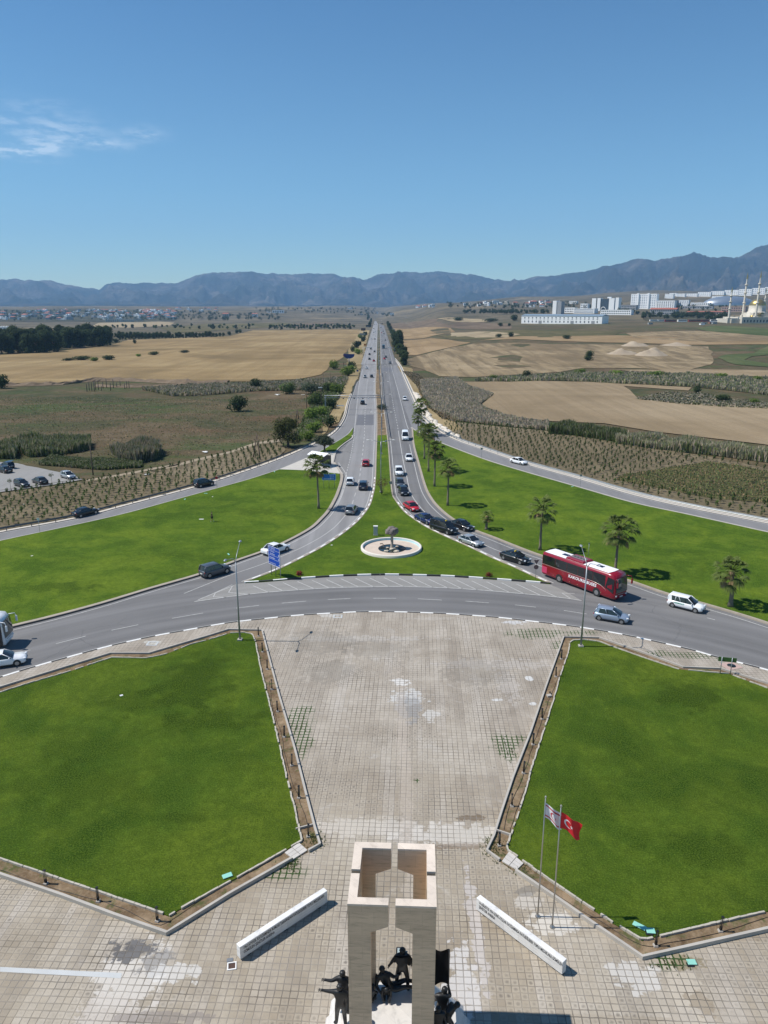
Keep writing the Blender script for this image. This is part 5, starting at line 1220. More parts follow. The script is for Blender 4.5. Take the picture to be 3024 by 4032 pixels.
SPEC = {  # L, W, H, belt z, (base rear, base front), (roof rear, roof front) as fractions from rear, hood z, tail z, wheel radius
 'hatch': (3.95, 1.70, 1.50, .93, (.015, .77), (.10, .53), .88, .92, .30), 'sedan': (4.65, 1.80, 1.45, .93, (.12, .735), (.28, .55), .86, .96, .32),
 'coupe': (4.4, 1.78, 1.38, .90, (.08, .72), (.25, .53), .82, .92, .32), 'suv': (4.25, 1.82, 1.68, 1.05, (.015, .76), (.07, .55), 1.02, 1.04, .36),
 'wagon': (4.25, 1.70, 1.55, .92, (.01, .77), (.045, .57), .90, .92, .30), 'minivan': (5.05, 1.90, 1.92, 1.08, (.01, .83), (.04, .66), 1.08, 1.08, .34),
 'van': (5.5, 2.0, 2.35, 1.25, (.0, .90), (.01, .76), 1.20, 1.25, .34)}
CACHE = {}
def car_meshes(kind):
    if kind in CACHE: return CACHE[kind]
    L, Wd, H, belt, (b0, b1), (r0, r1), hood, tail, wr = SPEC[kind]; X = lambda f: -L / 2 + L * f; w = Wd / 2; out = {}
    st = [(0, .80, .42, tail * .80), (.012, .90, .30, tail * .97), (.05, .965, .22, tail), (max(b0, .06), .99, .2, tail), (.3, 1, .2, belt), (.5, 1, .2, belt), (b1 - .02, .99, .2, belt), (b1 + .01, .98, .2, hood), ((b1 + 1) / 2, .965, .2, hood * .965), (.94, .94, .22, hood * .88), (.975, .85, .26, hood * .77), (.993, .74, .34, hood * .68), (1, .60, .42, hood * .60)]
    st.sort(); V = []; N = 11
    for f, k, z0, zt in st:
        x = X(f); hw = w * k
        ring = [(-hw * .86, z0), (-hw * .985, z0 + .10), (-hw, .52), (-hw * .985, zt - .16), (-hw * .93, zt - .03), (0, zt + .035), (hw * .93, zt - .03), (hw * .985, zt - .16), (hw, .52), (hw * .985, z0 + .10), (hw * .86, z0)]
        for y, z in ring: V.append((x, y, max(z, z0)))
    F = [(i * N + j, i * N + (j + 1) % N, (i + 1) * N + (j + 1) % N, (i + 1) * N + j) for i in range(len(st) - 1) for j in range(N)]
    B = MB(); B.add(V, F, 0, True); B.add([V[j] for j in range(N)], [tuple(range(N))]); B.add([V[(len(st) - 1) * N + j] for j in range(N)], [tuple(range(N))[::-1]])
    # roof and pillars
    wb, wt = w * .90, w * .74; hz = H - .035
    rx0, rx1 = X(r0), X(r1); n = 5; V = []
    for i in range(n + 1):
        t = i / n; x = rx0 + (rx1 - rx0) * t; cz = hz + .045 * math.sin(math.pi * (.15 + .7 * t))
        for y, dz in ((-1.03, -.05), (-.86, 0), (0, .03), (.86, 0), (1.03, -.05)): V.append((x, y * wt, cz + dz))
    B.add(V, [(i * 5 + j, (i + 1) * 5 + j, (i + 1) * 5 + j + 1, i * 5 + j + 1) for i in range(n) for j in range(4)], 0, True)
    for s in (-1, 1):
        B.tube([(X(b1), s * wb, belt - .02), (rx1, s * wt, hz)], .038, 6); B.tube([(X(b0) + .02, s * wb * .97, belt - .02), (rx0, s * wt, hz)], .06 if kind not in ('sedan', 'coupe') else .05, 6)
        B.tube([(rx0, s * wt, hz - .01), (rx1, s * wt, hz - .01)], .035, 6)
        m = (X((b0 + b1) / 2), (rx0 + rx1) / 2)
        B.tube([(m[0], s * wb, belt), (m[1] + .05, s * wt * 1.0, hz)], .03, 5)
        if kind in ('wagon', 'minivan', 'van', 'suv'): B.tube([(X(b0 + .22), s * wb, belt), (X(r0 + .2), s * wt, hz)], .035, 5)
    if kind in ('hatch', 'suv', 'wagon', 'minivan'):
        for s in (-1, 1):
            q = [(X(b0) + .02, s * (wb + .014), belt - .02), (X(b0 + .13), s * (wb + .014), belt - .02), (X(r0 + .07), s * (wt + .014), hz), (rx0, s * (wt + .014), hz)]; B.add(q, [(0, 1, 2, 3) if s < 0 else (3, 2, 1, 0)])
    if kind == 'van':
        for s in (-1, 1):
            for a, b in ((b0 + .02, .42), (.44, .62)): B.add([(X(a), s * (wb + .012), belt), (X(b), s * (wb + .012), belt), (X(b), s * (wt + .015), hz), (X(a), s * (wt + .015), hz)], [(0, 1, 2, 3) if s < 0 else (3, 2, 1, 0)])
    out['body'] = B
    G_ = [(X(b0) + .03, -wb, belt - .03), (X(b1), -wb, belt - .03), (X(b1), wb, belt - .03), (X(b0) + .03, wb, belt - .03), (rx0, -wt, hz - .01), (rx1, -wt, hz - .01), (rx1, wt, hz - .01), (rx0, wt, hz - .01)]
    def pane(ix, bulge=0):
        P = [Vector(G_[i]) for i in ix]; c = sum(P, Vector()) / 4; n_ = (P[1] - P[0]).cross(P[3] - P[0]).normalized(); m = MB()
        V = []; k = 4
        for i in range(k + 1):
            for j in range(k + 1):
                u, v = i / k, j / k; p = P[0].lerp(P[1], u).lerp(P[3].lerp(P[2], u), v) + n_ * bulge * math.sin(math.pi * u); V.append(p)
        return m.add(V, [(i * 5 + j, (i + 1) * 5 + j, (i + 1) * 5 + j + 1, i * 5 + j + 1) for i in range(k) for j in range(k)], 0, True)
    out['windscreen'] = pane((1, 2, 6, 5), .07); out['rear_window'] = pane((3, 0, 4, 7), .05); out['side_window'] = [pane((0, 1, 5, 4), .015), pane((2, 3, 7, 6), .015)]
    wx = (X(.175), X(.815)); T = MB(); T.tube([(0, -.11, 0), (0, .11, 0)], wr, 20); RM = MB()
    for s in (-1, 1):
        RM.tube([(0, s * .085, 0), (0, s * .118, 0)], wr * .64, 14)
    out['tyre'] = T; out['rim'] = RM; out['wheels'] = [(x, s * (w - .10), wr) for x in wx for s in (-1, 1)]
    A = MB()
    for x in wx:
        for s in (-1, 1): A.tube([(x, s * (w - .20), wr + .02), (x, s * (w * .992), wr + .02)], wr + .055, 20)
    A.box((X(.999), 0, .42), (.06, w * 1.15, .16)); A.box((X(.004), 0, .36), (.05, w * 1.3, .12))
    for s in (-1, 1): A.box((0, s * (w - .03), .24), (L * .52, .06, .10))
    out['trim'] = A
    out['headlight'] = [MB().box((X(.968), s * w * .70, hood * .80), (.22, w * .34, .13), -s * .35) for s in (-1, 1)]
    out['taillight'] = [MB().box((X(.018), s * w * .78, tail * .82), (.10, w * .26, .16), s * .2) for s in (-1, 1)]
    out['number_plate'] = [MB().box((X(1.004), 0, .44), (.03, .50, .11)), MB().box((X(-.004), 0, .62), (.03, .50, .11))]
    out['mirror'] = [MB().box((X(b1) - .28, s * (w + .07), belt + .06), (.10, .20, .13)) for s in (-1, 1)]
    CACHE[kind] = out; return out
PROTO = {}
def car(kind, color, rear, front, label, group=None, taxi=False, name='car', z=.016, loc=None, rz=None):
    if loc is None:
        a, b = gp(*rear), gp(*front); loc = (a + b) / 2; rz = math.atan2(b.y - a.y, b.x - a.x)
    loc = Vector((loc.x, loc.y, loc.z + z)); pm_ = PC[color]
    if kind in PROTO:
        root, bm_ = PROTO[kind]; key = (kind, color)
        if key not in CACHE:
            m = bm_.copy(); m.materials[0] = pm_; CACHE[key] = m
            mm = PROTO[kind + 'm'].copy(); mm.materials[0] = pm_; CACHE[key + ('m',)] = mm
        r = dup(root, loc, rz, label, group, swap={bm_: CACHE[key]})
        for c in r.children:
            if c.name.startswith('mirror'): c.data = CACHE[key + ('m',)] if c.data == PROTO[kind + 'm'] else c.data
        if not group and 'group' in r: del r['group']
        r['category'] = {'van': 'van', 'minivan': 'van'}.get(kind, 'car'); extra = r
        if taxi: taxi_sign(r, kind)
        return r
    ms = car_meshes(kind); t = thing(name if kind not in ('van', 'minivan') else 'van', label, {'van': 'van', 'minivan': 'van'}.get(kind, 'car'), loc, rz, group)
    bme = ms['body'].mesh('body', [pm_]); link('body', bme, t); CACHE[(kind, color)] = bme
    ms['windscreen'].build('windscreen', [M_glass], t); ms['rear_window'].build('rear_window', [M_glass], t)
    for m in ms['side_window']: m.build('side_window', [M_glass], t)
    ty = ms['tyre'].mesh('tyre', [M_tyre]); ri = ms['rim'].mesh('rim', [M_rim])
    for p in ms['wheels']:
        q = link('wheel', ty, t); q.location = p; link('rim', ri, q)
    ms['trim'].build('trim', [M_trim], t)
    for m in ms['headlight']: m.build('headlight', [M_lens], t)
    for m in ms['taillight']: m.build('taillight', [M_tail], t)
    for m in ms['number_plate']: m.build('number_plate', [M_plate], t)
    mi = None
    for m in ms['mirror']:
        q = m.build('mirror', [pm_], t); mi = mi or q.data
    PROTO[kind] = (t, bme); PROTO[kind + 'm'] = mi; CACHE[(kind, color, 'm')] = mi
    if taxi: PENDING.append((t, kind))
    return t
PENDING = []
def taxi_sign(r, kind):
    L, Wd, H = SPEC[kind][:3]; r0, r1 = SPEC[kind][5]
    MB().box((-L / 2 + L * (r1 - .06), 0, H + .09), (.16, .42, .12), top=.8).build('roof_sign', [plain('taxi_yellow', (.75, .48, .02), .4)], r)
# ---- near traffic; a car is given by the ground points under its tail and nose
GI = 'traffic coming down the inbound carriageway'; GO = 'traffic going up the outbound carriageway'
car('hatch', 'bluesilver', (2351, 2431), (2464, 2451), 'blue-silver hatchback on the roundabout in front of the red coach')
w_ = car('wagon', 'white', (2640, 2380), (2763, 2411), 'white estate car with faint green lettering on its doors')
me = text_mesh('PERMOLIT', .26, plain('green_lettering', (.05, .36, .22), .6), .003, name='lettering'); place_text(me, 'lettering', w_, (-1.25, -.868, .66), (1, 0, 0), (0, 0, 1), length=1.25)
car('sedan', 'black', (1982, 2195), (2077, 2224), 'black saloon taxi with chrome window line behind the red coach', GI, name='car', taxi=True)
car('coupe', 'silver', (1818, 2131), (1891, 2156), 'silver saloon car following the black taxi', GI)
car('minivan', 'black', (1713, 2083), (1783, 2104), 'black passenger van taxi in the queue', GI, taxi=True)
car('sedan', 'black', (1788, 2071), (1850, 2092), 'black saloon car beside the black van in the outer lane', GI)
car('sedan', 'blue', (1652, 2047), (1701, 2066), 'dark blue saloon car behind the black van', GI)
car('coupe', 'red', (1604, 1997), (1639, 2016), 'red coupe behind the dark blue car', GI)
car('hatch', 'black', (1582, 1936), (1597, 1956), 'black hatchback in the queue behind the red coupe', GI)
car('hatch', 'grey', (1571, 1905), (1580, 1924), 'grey hatchback close behind the black hatchback', GI)
car('suv', 'white', (1569, 1860), (1574, 1878), 'white off-roader behind the grey hatchback', GI)
car('sedan', 'white', (1608, 1802), (1613, 1822), 'white saloon car in the outer lane ahead of the white van', GI)
car('van', 'white', (1594, 1720), (1597, 1741), 'tall white delivery van coming down the outer lane', GI)
car('hatch', 'white', (1593.5, 1571), (1594.5, 1581), 'small white hatchback on the widening inbound lane beyond the palms', GI)
car('sedan', 'white', (2018, 1820), (2068, 1832), 'white saloon car on the right slip road')
car('hatch', 'red', (1440, 1842), (1441.5, 1823), 'red hatchback driving away on the outbound carriageway', GO)
car('hatch', 'white', (1377, 1917), (1381, 1896), 'white hatchback driving away beside the dark blue off-roader', GO)
car('suv', 'navy', (1429, 1936), (1433, 1912), 'dark blue off-roader driving away in the inner lane', GO)
car('hatch', 'lgrey', (1374, 2032), (1394, 2007), 'silver-grey hatchback in the palm shadow on the outbound bend', GO)
car('sedan', 'white', (1047, 2187), (1124, 2162), 'old white saloon car behind the blue direction sign', GO)
car('suv', 'grey', (806, 2273), (888, 2250), 'grey off-roader entering the outbound carriageway', GO)
car('suv', 'black', (768, 1921), (838, 1907), 'black off-roader on the left slip road')
car('sedan', 'black', (290, 2040), (384, 2017), 'black saloon car on the left slip road')
car('sedan', 'white', (-88, 2632), (106, 2604), 'white saloon car at the left edge of the picture in front of the white coach')
GP = 'cars in the car park'
car('hatch', 'dgrey', (62, 1908), (113, 1922), 'dark grey hatchback nearest the left edge of the car park fence', GP)
car('sedan', 'dgrey', (180, 1911), (137, 1896), 'dark grey saloon car with its tail to the planted plot', GP)
car('hatch', 'silver', (247, 1877), (292, 1889), 'silver hatchback alone at the right end of the car park', GP)
car('sedan', 'black', (52, 1868), (-16, 1851), 'black saloon car at the left edge of the car park', GP)
oc = car('hatch', 'navy', (60, 1849), (0, 1835), 'dark blue car with its boot lid raised', GP)
L_ = SPEC['hatch']; MB().box((-1.75, 0, 1.85), (.9, 1.3, .05), M=Matrix.Rotation(R(-0), 4, 'Y')).build('boot_lid', [PC['navy']], oc)
# ---- traffic farther off on the straight, a few pixels each
far_mesh = {}
def far_car(px, py, color, away, i, side):
    a = gp(px, py); ang = math.atan2(1, -.0042) if away else math.atan2(-1, .0042)
    lab = ('far %s car driving away, %s from the near end of the outbound carriageway' if away else 'far %s car coming nearer, %s from the near end of the inbound carriageway') % (color.replace('dgrey', 'dark grey').replace('navy', 'dark blue').replace('lgrey', 'light grey'), i)
    key = color
    if key not in far_mesh:
        ms = car_meshes('hatch'); m = MB(); m.v = list(ms['body'].v); m.f = list(ms['body'].f); m.mi = [0] * len(m.f); m.sm = [True] * len(m.f)
        for k in ('windscreen', 'rear_window'): m.add(ms[k].v, ms[k].f, 1)
        for s in ms['side_window']: m.add(s.v, s.f, 1)
        for p in ms['wheels']: m.add([(v[0] + p[0], v[1] + p[1], v[2] + p[2]) for v in ms['tyre'].v], ms['tyre'].f, 2)
        far_mesh[key] = m.mesh('far_car', [PC[color], M_glass, M_tyre])
    o = link('car', far_mesh[key]); o.location = a + Vector((0, 0, .12)); o.rotation_euler = (0, 0, ang); tag(o, lab, 'car', 'distant traffic on the straight highway'); return o
nth = ['first', 'second', 'third', 'fourth', 'fifth', 'sixth', 'seventh', 'eighth', 'ninth', 'tenth', 'eleventh', 'twelfth', 'thirteenth', 'fourteenth', 'fifteenth', 'sixteenth', 'seventeenth', 'eighteenth']
for i, (px, py, c) in enumerate([(1428, 1592, 'black'), (1437, 1488, 'silver'), (1463, 1486, 'dgrey'), (1443, 1453, 'white'), (1472, 1424, 'red'), (1455, 1417, 'dgrey'), (1455, 1398, 'black'), (1475, 1387, 'navy'), (1460, 1376, 'dgrey'), (1462, 1337, 'white'), (1476, 1337, 'grey'), (1471, 1311, 'silver'), (1479, 1309, 'white'), (1472, 1295, 'black'), (1475, 1279, 'navy'), (1482, 1278, 'silver'), (1477, 1265, 'black'), (1478, 1254, 'grey')]): far_car(px, py, c, True, nth[i], 0)
for i, (px, py, c) in enumerate([(1535, 1433, 'grey'), (1513, 1416, 'red'), (1519, 1409, 'dgrey'), (1518, 1342, 'grey'), (1503, 1322, 'silver'), (1512, 1316, 'black'), (1503, 1312, 'red'), (1509, 1306, 'dgrey'), (1507, 1292, 'white'), (1500, 1291, 'black'), (1503, 1264, 'white'), (1502, 1254, 'dgrey')]): far_car(px, py, c, False, nth[i], 0)
def lorry(px, py, c, lab):
    p = gp(px, py); t = thing('lorry', lab, 'lorry', p + Vector((0, 0, .1)), R(-90.24))
    MB().box((-1.2, 0, 2.1), (6.6, 2.45, 2.9)).build('cargo_box', [PC[c]], t); MB().box((3.1, 0, 1.55), (1.7, 2.3, 2.3), top=.92).build('cab', [PC[c]], t)
    MB().box((3.93, 0, 1.95), (.08, 1.9, .8)).build('windscreen', [M_glass], t)
    for x in (-3.2, 2.8):
        for s in (-1, 1): MB().tube([(x, s * 1.15 - .14, .48), (x, s * 1.15 + .14, .48)], .48, 14).build('wheel', [M_tyre], t)
lorry(1510, 1373, 'teal', 'blue-green lorry coming nearer on the inbound carriageway'); lorry(1504.5, 1277, 'navy', 'far dark lorry on the inbound carriageway')
# ---- coaches
M_rw = plain('coach_roof_white', (.80, .80, .80), .5, vary=.05); M_pink = plain('pink_panel', (.55, .05, .13), .35); M_grl = plain('grille_grey', (.16, .15, .15), .6, vary=.25)
def coach(t, pm_, L, roof_unit=True, rw=M_rw):
    w, H = 1.27, 3.55; n = 11; st = [(0, .93, .55, 3.35), (.01, .985, .42, 3.48), (.03, 1, .34, 3.52), (.5, 1, .32, 3.52), (.90, 1, .32, 3.52), (.955, .99, .32, 3.44), (.985, .93, .36, 3.0), (.997, .86, .38, 1.6), (1, .80, .45, 1.2)]
    # outer skin: rings along the coach
    V = []
    for f, k, z0, zt in st:
        x = -L / 2 + L * f; hw = w * k
        for y, z in [(-hw * .95, z0), (-hw, z0 + .15), (-hw, 1.0), (-hw, 1.7), (-hw * .985, zt - .45), (-hw * .90, zt - .06), (0, zt), (hw * .90, zt - .06), (hw * .985, zt - .45), (hw, 1.7), (hw, 1.0), (hw, z0 + .15), (hw * .95, z0)]: V.append((x, y, min(z, zt)))
    N = 13; B = MB(); B.add(V, [(i * N + j, i * N + (j + 1) % N, (i + 1) * N + (j + 1) % N, (i + 1) * N + j) for i in range(len(st) - 1) for j in range(N)], 0, True)
    B.add([V[j] for j in range(N)], [tuple(range(N))]); B.add([V[(len(st) - 1) * N + j] for j in range(N)], [tuple(range(N))[::-1]])
    B.build('body', [pm_], t)
    zs = lambda x: 1.92
    for s in (-1, 1):
        xs = [-L / 2 + .12, -L / 2 + 2.3, -L / 2 + 4.3, -L / 2 + 6.1, -L / 2 + 7.2, -L / 2 + 8.5, L / 2 - 1.55]
        for a, b in zip(xs, xs[1:]):
            zb = 1.86; g = .012
            q = [(a + g, s * (w + .006), zb), (b - g, s * (w + .006), zb - (.28 if b > L / 2 - 1.7 else 0)), (b - g, s * (w * .985 + .004), 3.10), (a + g, s * (w * .985 + .004), 3.10)]
            MB().add(q + [(v[0], v[1] - s * .03, v[2]) for v in q], [(0, 1, 2, 3) if s < 0 else (3, 2, 1, 0), (0, 4, 5, 1), (2, 6, 7, 3), (1, 5, 6, 2), (0, 3, 7, 4)]).build('side_window', [M_glass], t)
        q = [(L / 2 - 1.53, s * (w + .008), 1.56), (L / 2 - .30, s * (w * .975 + .02), 1.05), (L / 2 - .24, s * (w * .965 + .01), 2.9), (L / 2 - 1.2, s * (w * .99), 3.02)]
        MB().add(q, [(0, 1, 2, 3) if s < 0 else (3, 2, 1, 0)]).build('cab_window', [M_glass], t)
        tr_ = MB(); tr_.tube([(-L / 2 + .05, s * (w + .01), 1.80), (L / 2 - 3.2, s * (w + .01), 1.80), (L / 2 - 2.2, s * (w + .01), 1.66), (L / 2 - 1.55, s * (w + .01), 1.36), (L / 2 - 1.35, s * (w + .005), 1.2)], .022, 5); tr_.build('chrome_strip', [plain('pale_chrome', (.55, .48, .42), .35, .5)], t)
        pn = MB()
        for x in (-L / 2 + 4.35, -L / 2 + 5.1): pn.box((x, s * (w + .002), 1.0), (.025, .02, 1.25))
        pn.build('panel_gap', [M_trim], t)
    ws = MB(); V = []
    for j in range(9):
        y = (-1 + j / 4) * w * .86; c = .10 * (1 - (y / w) ** 2); V += [(L / 2 + .03 + c, y, 1.18), (L / 2 - .03 + c, y, 2.0), (L / 2 - .13 + c, y * .98, 3.0)]
    ws.add(V, [(3 * j, 3 * j + 3, 3 * j + 4, 3 * j + 1) for j in range(8)] + [(3 * j + 1, 3 * j + 4, 3 * j + 5, 3 * j + 2) for j in range(8)], 0, True); ws.build('windscreen', [plain('coach_windscreen', (.06, .075, .07), .06, vary=.6, scale=1.4, spec=.9)], t)
    rp = MB(); rp.add([(-L / 2 + .25, -1.06, 3.49), (L / 2 - 1.35, -1.06, 3.49), (L / 2 - 1.15, 0, 3.56), (L / 2 - 1.35, 1.06, 3.49), (-L / 2 + .25, 1.06, 3.49), (-L / 2 + .25, 0, 3.535)], [(0, 1, 2, 5), (5, 2, 3, 4)]); rp.build('roof_panel', [rw], t)
    for x in (-L / 2 + 3.0, L / 2 - 3.4): MB().box((x, .05, 3.56), (1.0, .62, .06), top=.9).build('roof_hatch', [plain('hatch_navy', (.012, .018, .05), .35)], t)
    if roof_unit:
        u = MB().box((-.75, 0, 3.62), (3.0, 2.1, .26), top=.88); o = u.build('air_unit', [pm_], t); b = o.modifiers.new('b', 'BEVEL'); b.width = .05; b.segments = 2
        MB().box((-.75, 0, 3.765), (2.2, .95, .03)).build('grille', [M_grl], o)
        for k in range(4): MB().lathe((-1.5 + k * .5, 0, 3.785), [(.18, 0), (.16, .02), (.05, .01), (0, .01)], 14).build('fan', [M_trim], o)
    tm = MB().tube([(0, -.15, 0), (0, .15, 0)], .50, 24).mesh('tyre', [M_tyre]); rm = MB(); rm.tube([(0, -.165, 0), (0, -.12, 0)], .30, 18); rm.tube([(0, .12, 0), (0, .165, 0)], .30, 18); rm = rm.mesh('rim', [M_rim])
    for x in (L / 2 - 2.75, L / 2 - 8.85):
        for s in (-1, 1):
            MB().tube([(x, s * 1.0, .52), (x, s * 1.272, .52)], .60, 24).build('wheel_arch', [M_trim], t)
            q = link('wheel', tm, t); q.location = (x, s * 1.14, .50); link('rim', rm, q)
    for s in (-1, 1):
        MB().box((L / 2 - .06, s * .86, .78), (.16, .42, .16), s * -.3).build('headlight', [M_lens], t)
        m = MB(); m.tube([(L / 2 - .25, s * 1.15, 3.05), (L / 2 + .30, s * 1.38, 3.05), (L / 2 + .42, s * 1.42, 2.7)], .04, 6); m.box((L / 2 + .42, s * 1.42, 2.40), (.14, .22, .62)); m.build('mirror', [pm_], t)
        MB().box((-L / 2 + .02, s * 1.0, 1.3), (.1, .18, .7)).build('taillight', [M_tail], t)
    MB().box((L / 2 + .04, 0, .60), (.05, .55, .13)).build('number_plate', [M_plate], t); MB().box((L / 2 + .035, 0, .93), (.04, 1.3, .05)).build('grille_bar', [M_rim], t)
    MB().box((-L / 2 + 0, 0, 2.55), (.05, 2.0, .9)).build('rear_window', [M_glass], t)
A_, B_ = gp(2144, 2272), gp(2418, 2374); d = (B_ - A_).normalized(); Lb = 12.0; rt = Vector((-d.y, d.x, 0)); ctr = B_ - d * (Lb / 2) + rt * 1.27
cch = thing('coach', 'long red coach with white roof and white lettering on its side', 'coach', ctr + Vector((0, 0, .016)), math.atan2(d.y, d.x)); coach(cch, PC['maroon'], Lb)
me = text_mesh('KAKOURIS BUSES', .56, plain('white_lettering', (.82, .82, .82), .5, vary=.02), .004, shear=.12, name='lettering', spacing=1.06, bold=.03)
for v in me.vertices: v.co.x *= 1
place_text(me, 'lettering', cch, (-1.35, -1.283, 1.2), (1, 0, 0), (0, 0, 1), length=4.5); lm = cch.children[-1]
MB().box((-Lb / 2 + .52, -1.268, 1.05), (.86, .02, .86)).build('pink_panel', [M_pink], cch)
dr = MB()
for x, z in ((-3.9, .7), (-1.1, .62), (.2, .62), (1.5, .62), (-2.3, .62), (3.9, .7)): dr.box((x, -1.272, z), (.10, .015, .08))
dr.build('side_catch', [plain('brass_dull', (.35, .22, .10), .5)], cch)
a = gp(27, 2556); an = R(6); d = Vector((math.cos(an), math.sin(an), 0)); wc = thing('coach', 'white coach with dark windows entering at the left edge', 'coach', a - d * 6.1 + Vector((-d.y, d.x, 0)) * 1.27 + Vector((0, 0, .016)), an); coach(wc, PC['white'], 12.0, False)
MB().box((.02, -1.285, 1.72), (11.56, .02, 2.7)).build('side_window', [M_glass], wc)
for t_, k_ in PENDING: taxi_sign(t_, k_)
# ================================================================ ROADSIDE THINGS
# ---- boulder fountain
fp = gp(1541, 2160, LZ); fx, fy = 1.1, 106.1
ft = thing('fountain', 'round basin with pale rim and a grey boulder raised on a column', 'fountain', (fx, fy, LZ), R(10))
MB().lathe((0, 0, 0), [(4.62, -.05), (4.62, .36), (4.56, .42), (4.36, .42), (4.30, .38)], 72).build('rim', [plain('basin_rim', (.66, .61, .54), .8, vary=.08)], ft)
MB().lathe((0, 0, 0), [(4.30, .38), (4.30, -.10), (4.0, -.16)], 72).build('basin_wall', [plain('basin_blue', (.42, .60, .62), .7, vary=.15, scale=1.5)], ft)
MB().lathe((0, 0, 0), [(4.31, .012), (1.95, .010), (1.93, .012)], 72).build('basin_floor', [plain('basin_floor_sand', (.52, .43, .35), .9, vary=.18, scale=.9)], ft)
MB().lathe((.1, 0, 0), [(1.98, .018), (0, .018)], 48).build('water', [plain('dark_water', (.012, .020, .018), .05, vary=.3)], ft)
MB().lathe((.1, 0, 0), [(2.08, .010), (2.08, .05), (1.96, .05), (1.96, .012)], 48).build('inner_rim', [M_trim], ft)
MB().lathe((.1, 0, 0), [(.34, 0), (.30, .25), (.22, .35), (.21, 2.15)], 18).build('column', [M_kerb], ft)
def rock(c, r, seed, sq=(1, 1, 1), sub=4):
    bm = bmesh.new(); bmesh.ops.create_icosphere(bm, subdivisions=sub, radius=1)
    for v in bm.verts:
        d = v.co.normalized(); cell = noise.noise(d * 1.7 + Vector((seed, 0, 0))); cr = noise.cell(d * 2.1 + Vector((seed, 3, 1)))
        k = 1 + .30 * cell + .10 * noise.fractal(d * 4 + Vector((seed, 1, 1)), 1, 2, 4) + .05 * cr
        v.co = Vector((d.x * k * r * sq[0] + c[0], d.y * k * r * sq[1] + c[1], d.z * k * r * sq[2] + c[2]))
    m = MB(); m.v = [tuple(v.co) for v in bm.verts]; m.f = [[v.index for v in f.verts] for f in bm.faces]; m.mi = [0] * len(m.f); m.sm = [False] * len(m.f); bm.free(); return m
M_rock = plain('boulder', (.17, .145, .135), .9, vary=.45, scale=1.6)
rock((.1, 0, 2.78), .90, 4.0, (1.02, .9, .72)).build('boulder', [M_rock], ft)
for i, (x, y, r_, lab) in enumerate([(-.55, .15, .22, 'pale'), (-.75, -1.45, .30, ''), (.75, -1.55, .34, ''), (.1, -.55, .32, ''), (.5, -.1, .24, ''), (1.75, -.35, .42, ''), (1.45, .35, .36, ''), (.9, .75, .2, '')]):
    tag(rock((0, 0, 0), r_, i + 9.0, (1.2, .9, .55), 3).build('stone', [plain('pale_stone', (.50, .44, .34), .9, vary=.3, scale=3) if i not in (5, 6) else M_rock]), ['small pale stone left of the fountain column', 'pale stone at the front left of the fountain pool', 'pale stone at the front right of the fountain pool', 'pale stone against the front of the fountain column', 'pale stone against the right of the fountain column', 'dark stone at the right edge of the fountain pool', 'dark stone behind the one at the pool edge', 'small pale stone behind the fountain column'][i], 'stone', 'stones in the fountain pool').location = (fx + x, fy + y, LZ + .1)
br = MB(); br.tube([(-1.7, 1.3, .35), (-1.35, 1.2, .42), (-1.1, .9, .2), (-1.2, .5, .1)], [.09, .08, .06, .04], 6); br.tube([(-1.2, .5, .1), (-1.6, .3, .12), (-1.9, .15, .05)], [.05, .04, .02], 5); br.tube([(-1.2, .5, .1), (-.8, .2, .15), (-.3, -.2, .12)], [.03, .025, .02], 5)
for k in range(12): br.tube([(-1.5 + .1 * k, .3 + .05 * math.sin(k * 3), .06), (-1.6 + .12 * k, .12 + .1 * math.cos(k * 5), .22)], .02, 4)
tag(br.build('branch', [M_bark]), 'bleached crooked branch lying in the fountain basin', 'branch').location = (fx, fy, LZ)
p = gp(1479, 2107, LZ); t = thing('utility_cabinet', 'upright pale grey utility cabinet on the grass behind the fountain', 'cabinet', p, R(-4))
MB().box((0, 0, .78), (.66, .42, 1.42)).build('housing', [plain('cabinet_grey', (.40, .42, .41), .5, vary=.05)], t); MB().box((0, 0, 1.52), (.72, .48, .06)).build('lid', [M_white], t); MB().box((0, 0, .05), (.74, .5, .1)).build('plinth', [M_conc], t)
# ---- signs
M_sblue = plain('sign_blue', (.003, .055, .36), .45, vary=.05); M_sgreen = plain('sign_back_green', (.06, .13, .035), .5, vary=.15); M_sw = plain('sign_white', (.80, .82, .84), .5, vary=.02)
a, b = gp(1069, 2262, LZ), gp(1105, 2278, LZ); d = (b - a).normalized(); an = math.atan2(d.y, d.x); n_ = Vector((d.y, -d.x, 0))
Y0 = a.y; z0, z1 = 1.55, 4.2
t = thing('direction_sign', 'tall blue direction sign with five white place names on three posts', 'road sign', a, an); Lp = (b - a).length
for x in (0, Lp / 2, Lp): MB().tube([(x, 0, 0), (x, 0, 4.0)], .05, 8).build('post', [M_galv], t)
x0, x1 = -.42, Lp + .10; pw = x1 - x0
MB().box(((x0 + x1) / 2, -.075, (z0 + z1) / 2), (pw, .03, z1 - z0)).build('panel', [M_sblue], t)
fr = MB()
rows = [z1 - .0, z1 - .50, z1 - 1.28, z1 - 1.82, z0]
for z in (z0 + .02, z1 - .02): fr.box(((x0 + x1) / 2, -.093, z), (pw, .01, .045))
for z in rows[1:4]: fr.box(((x0 + x1) / 2, -.093, z), (pw, .01, .022))
for x in (x0 + .02, x1 - .02): fr.box((x, -.0935, (z0 + z1) / 2), (.045, .01, z1 - z0 - .06))
fr.build('border', [M_sw], t)
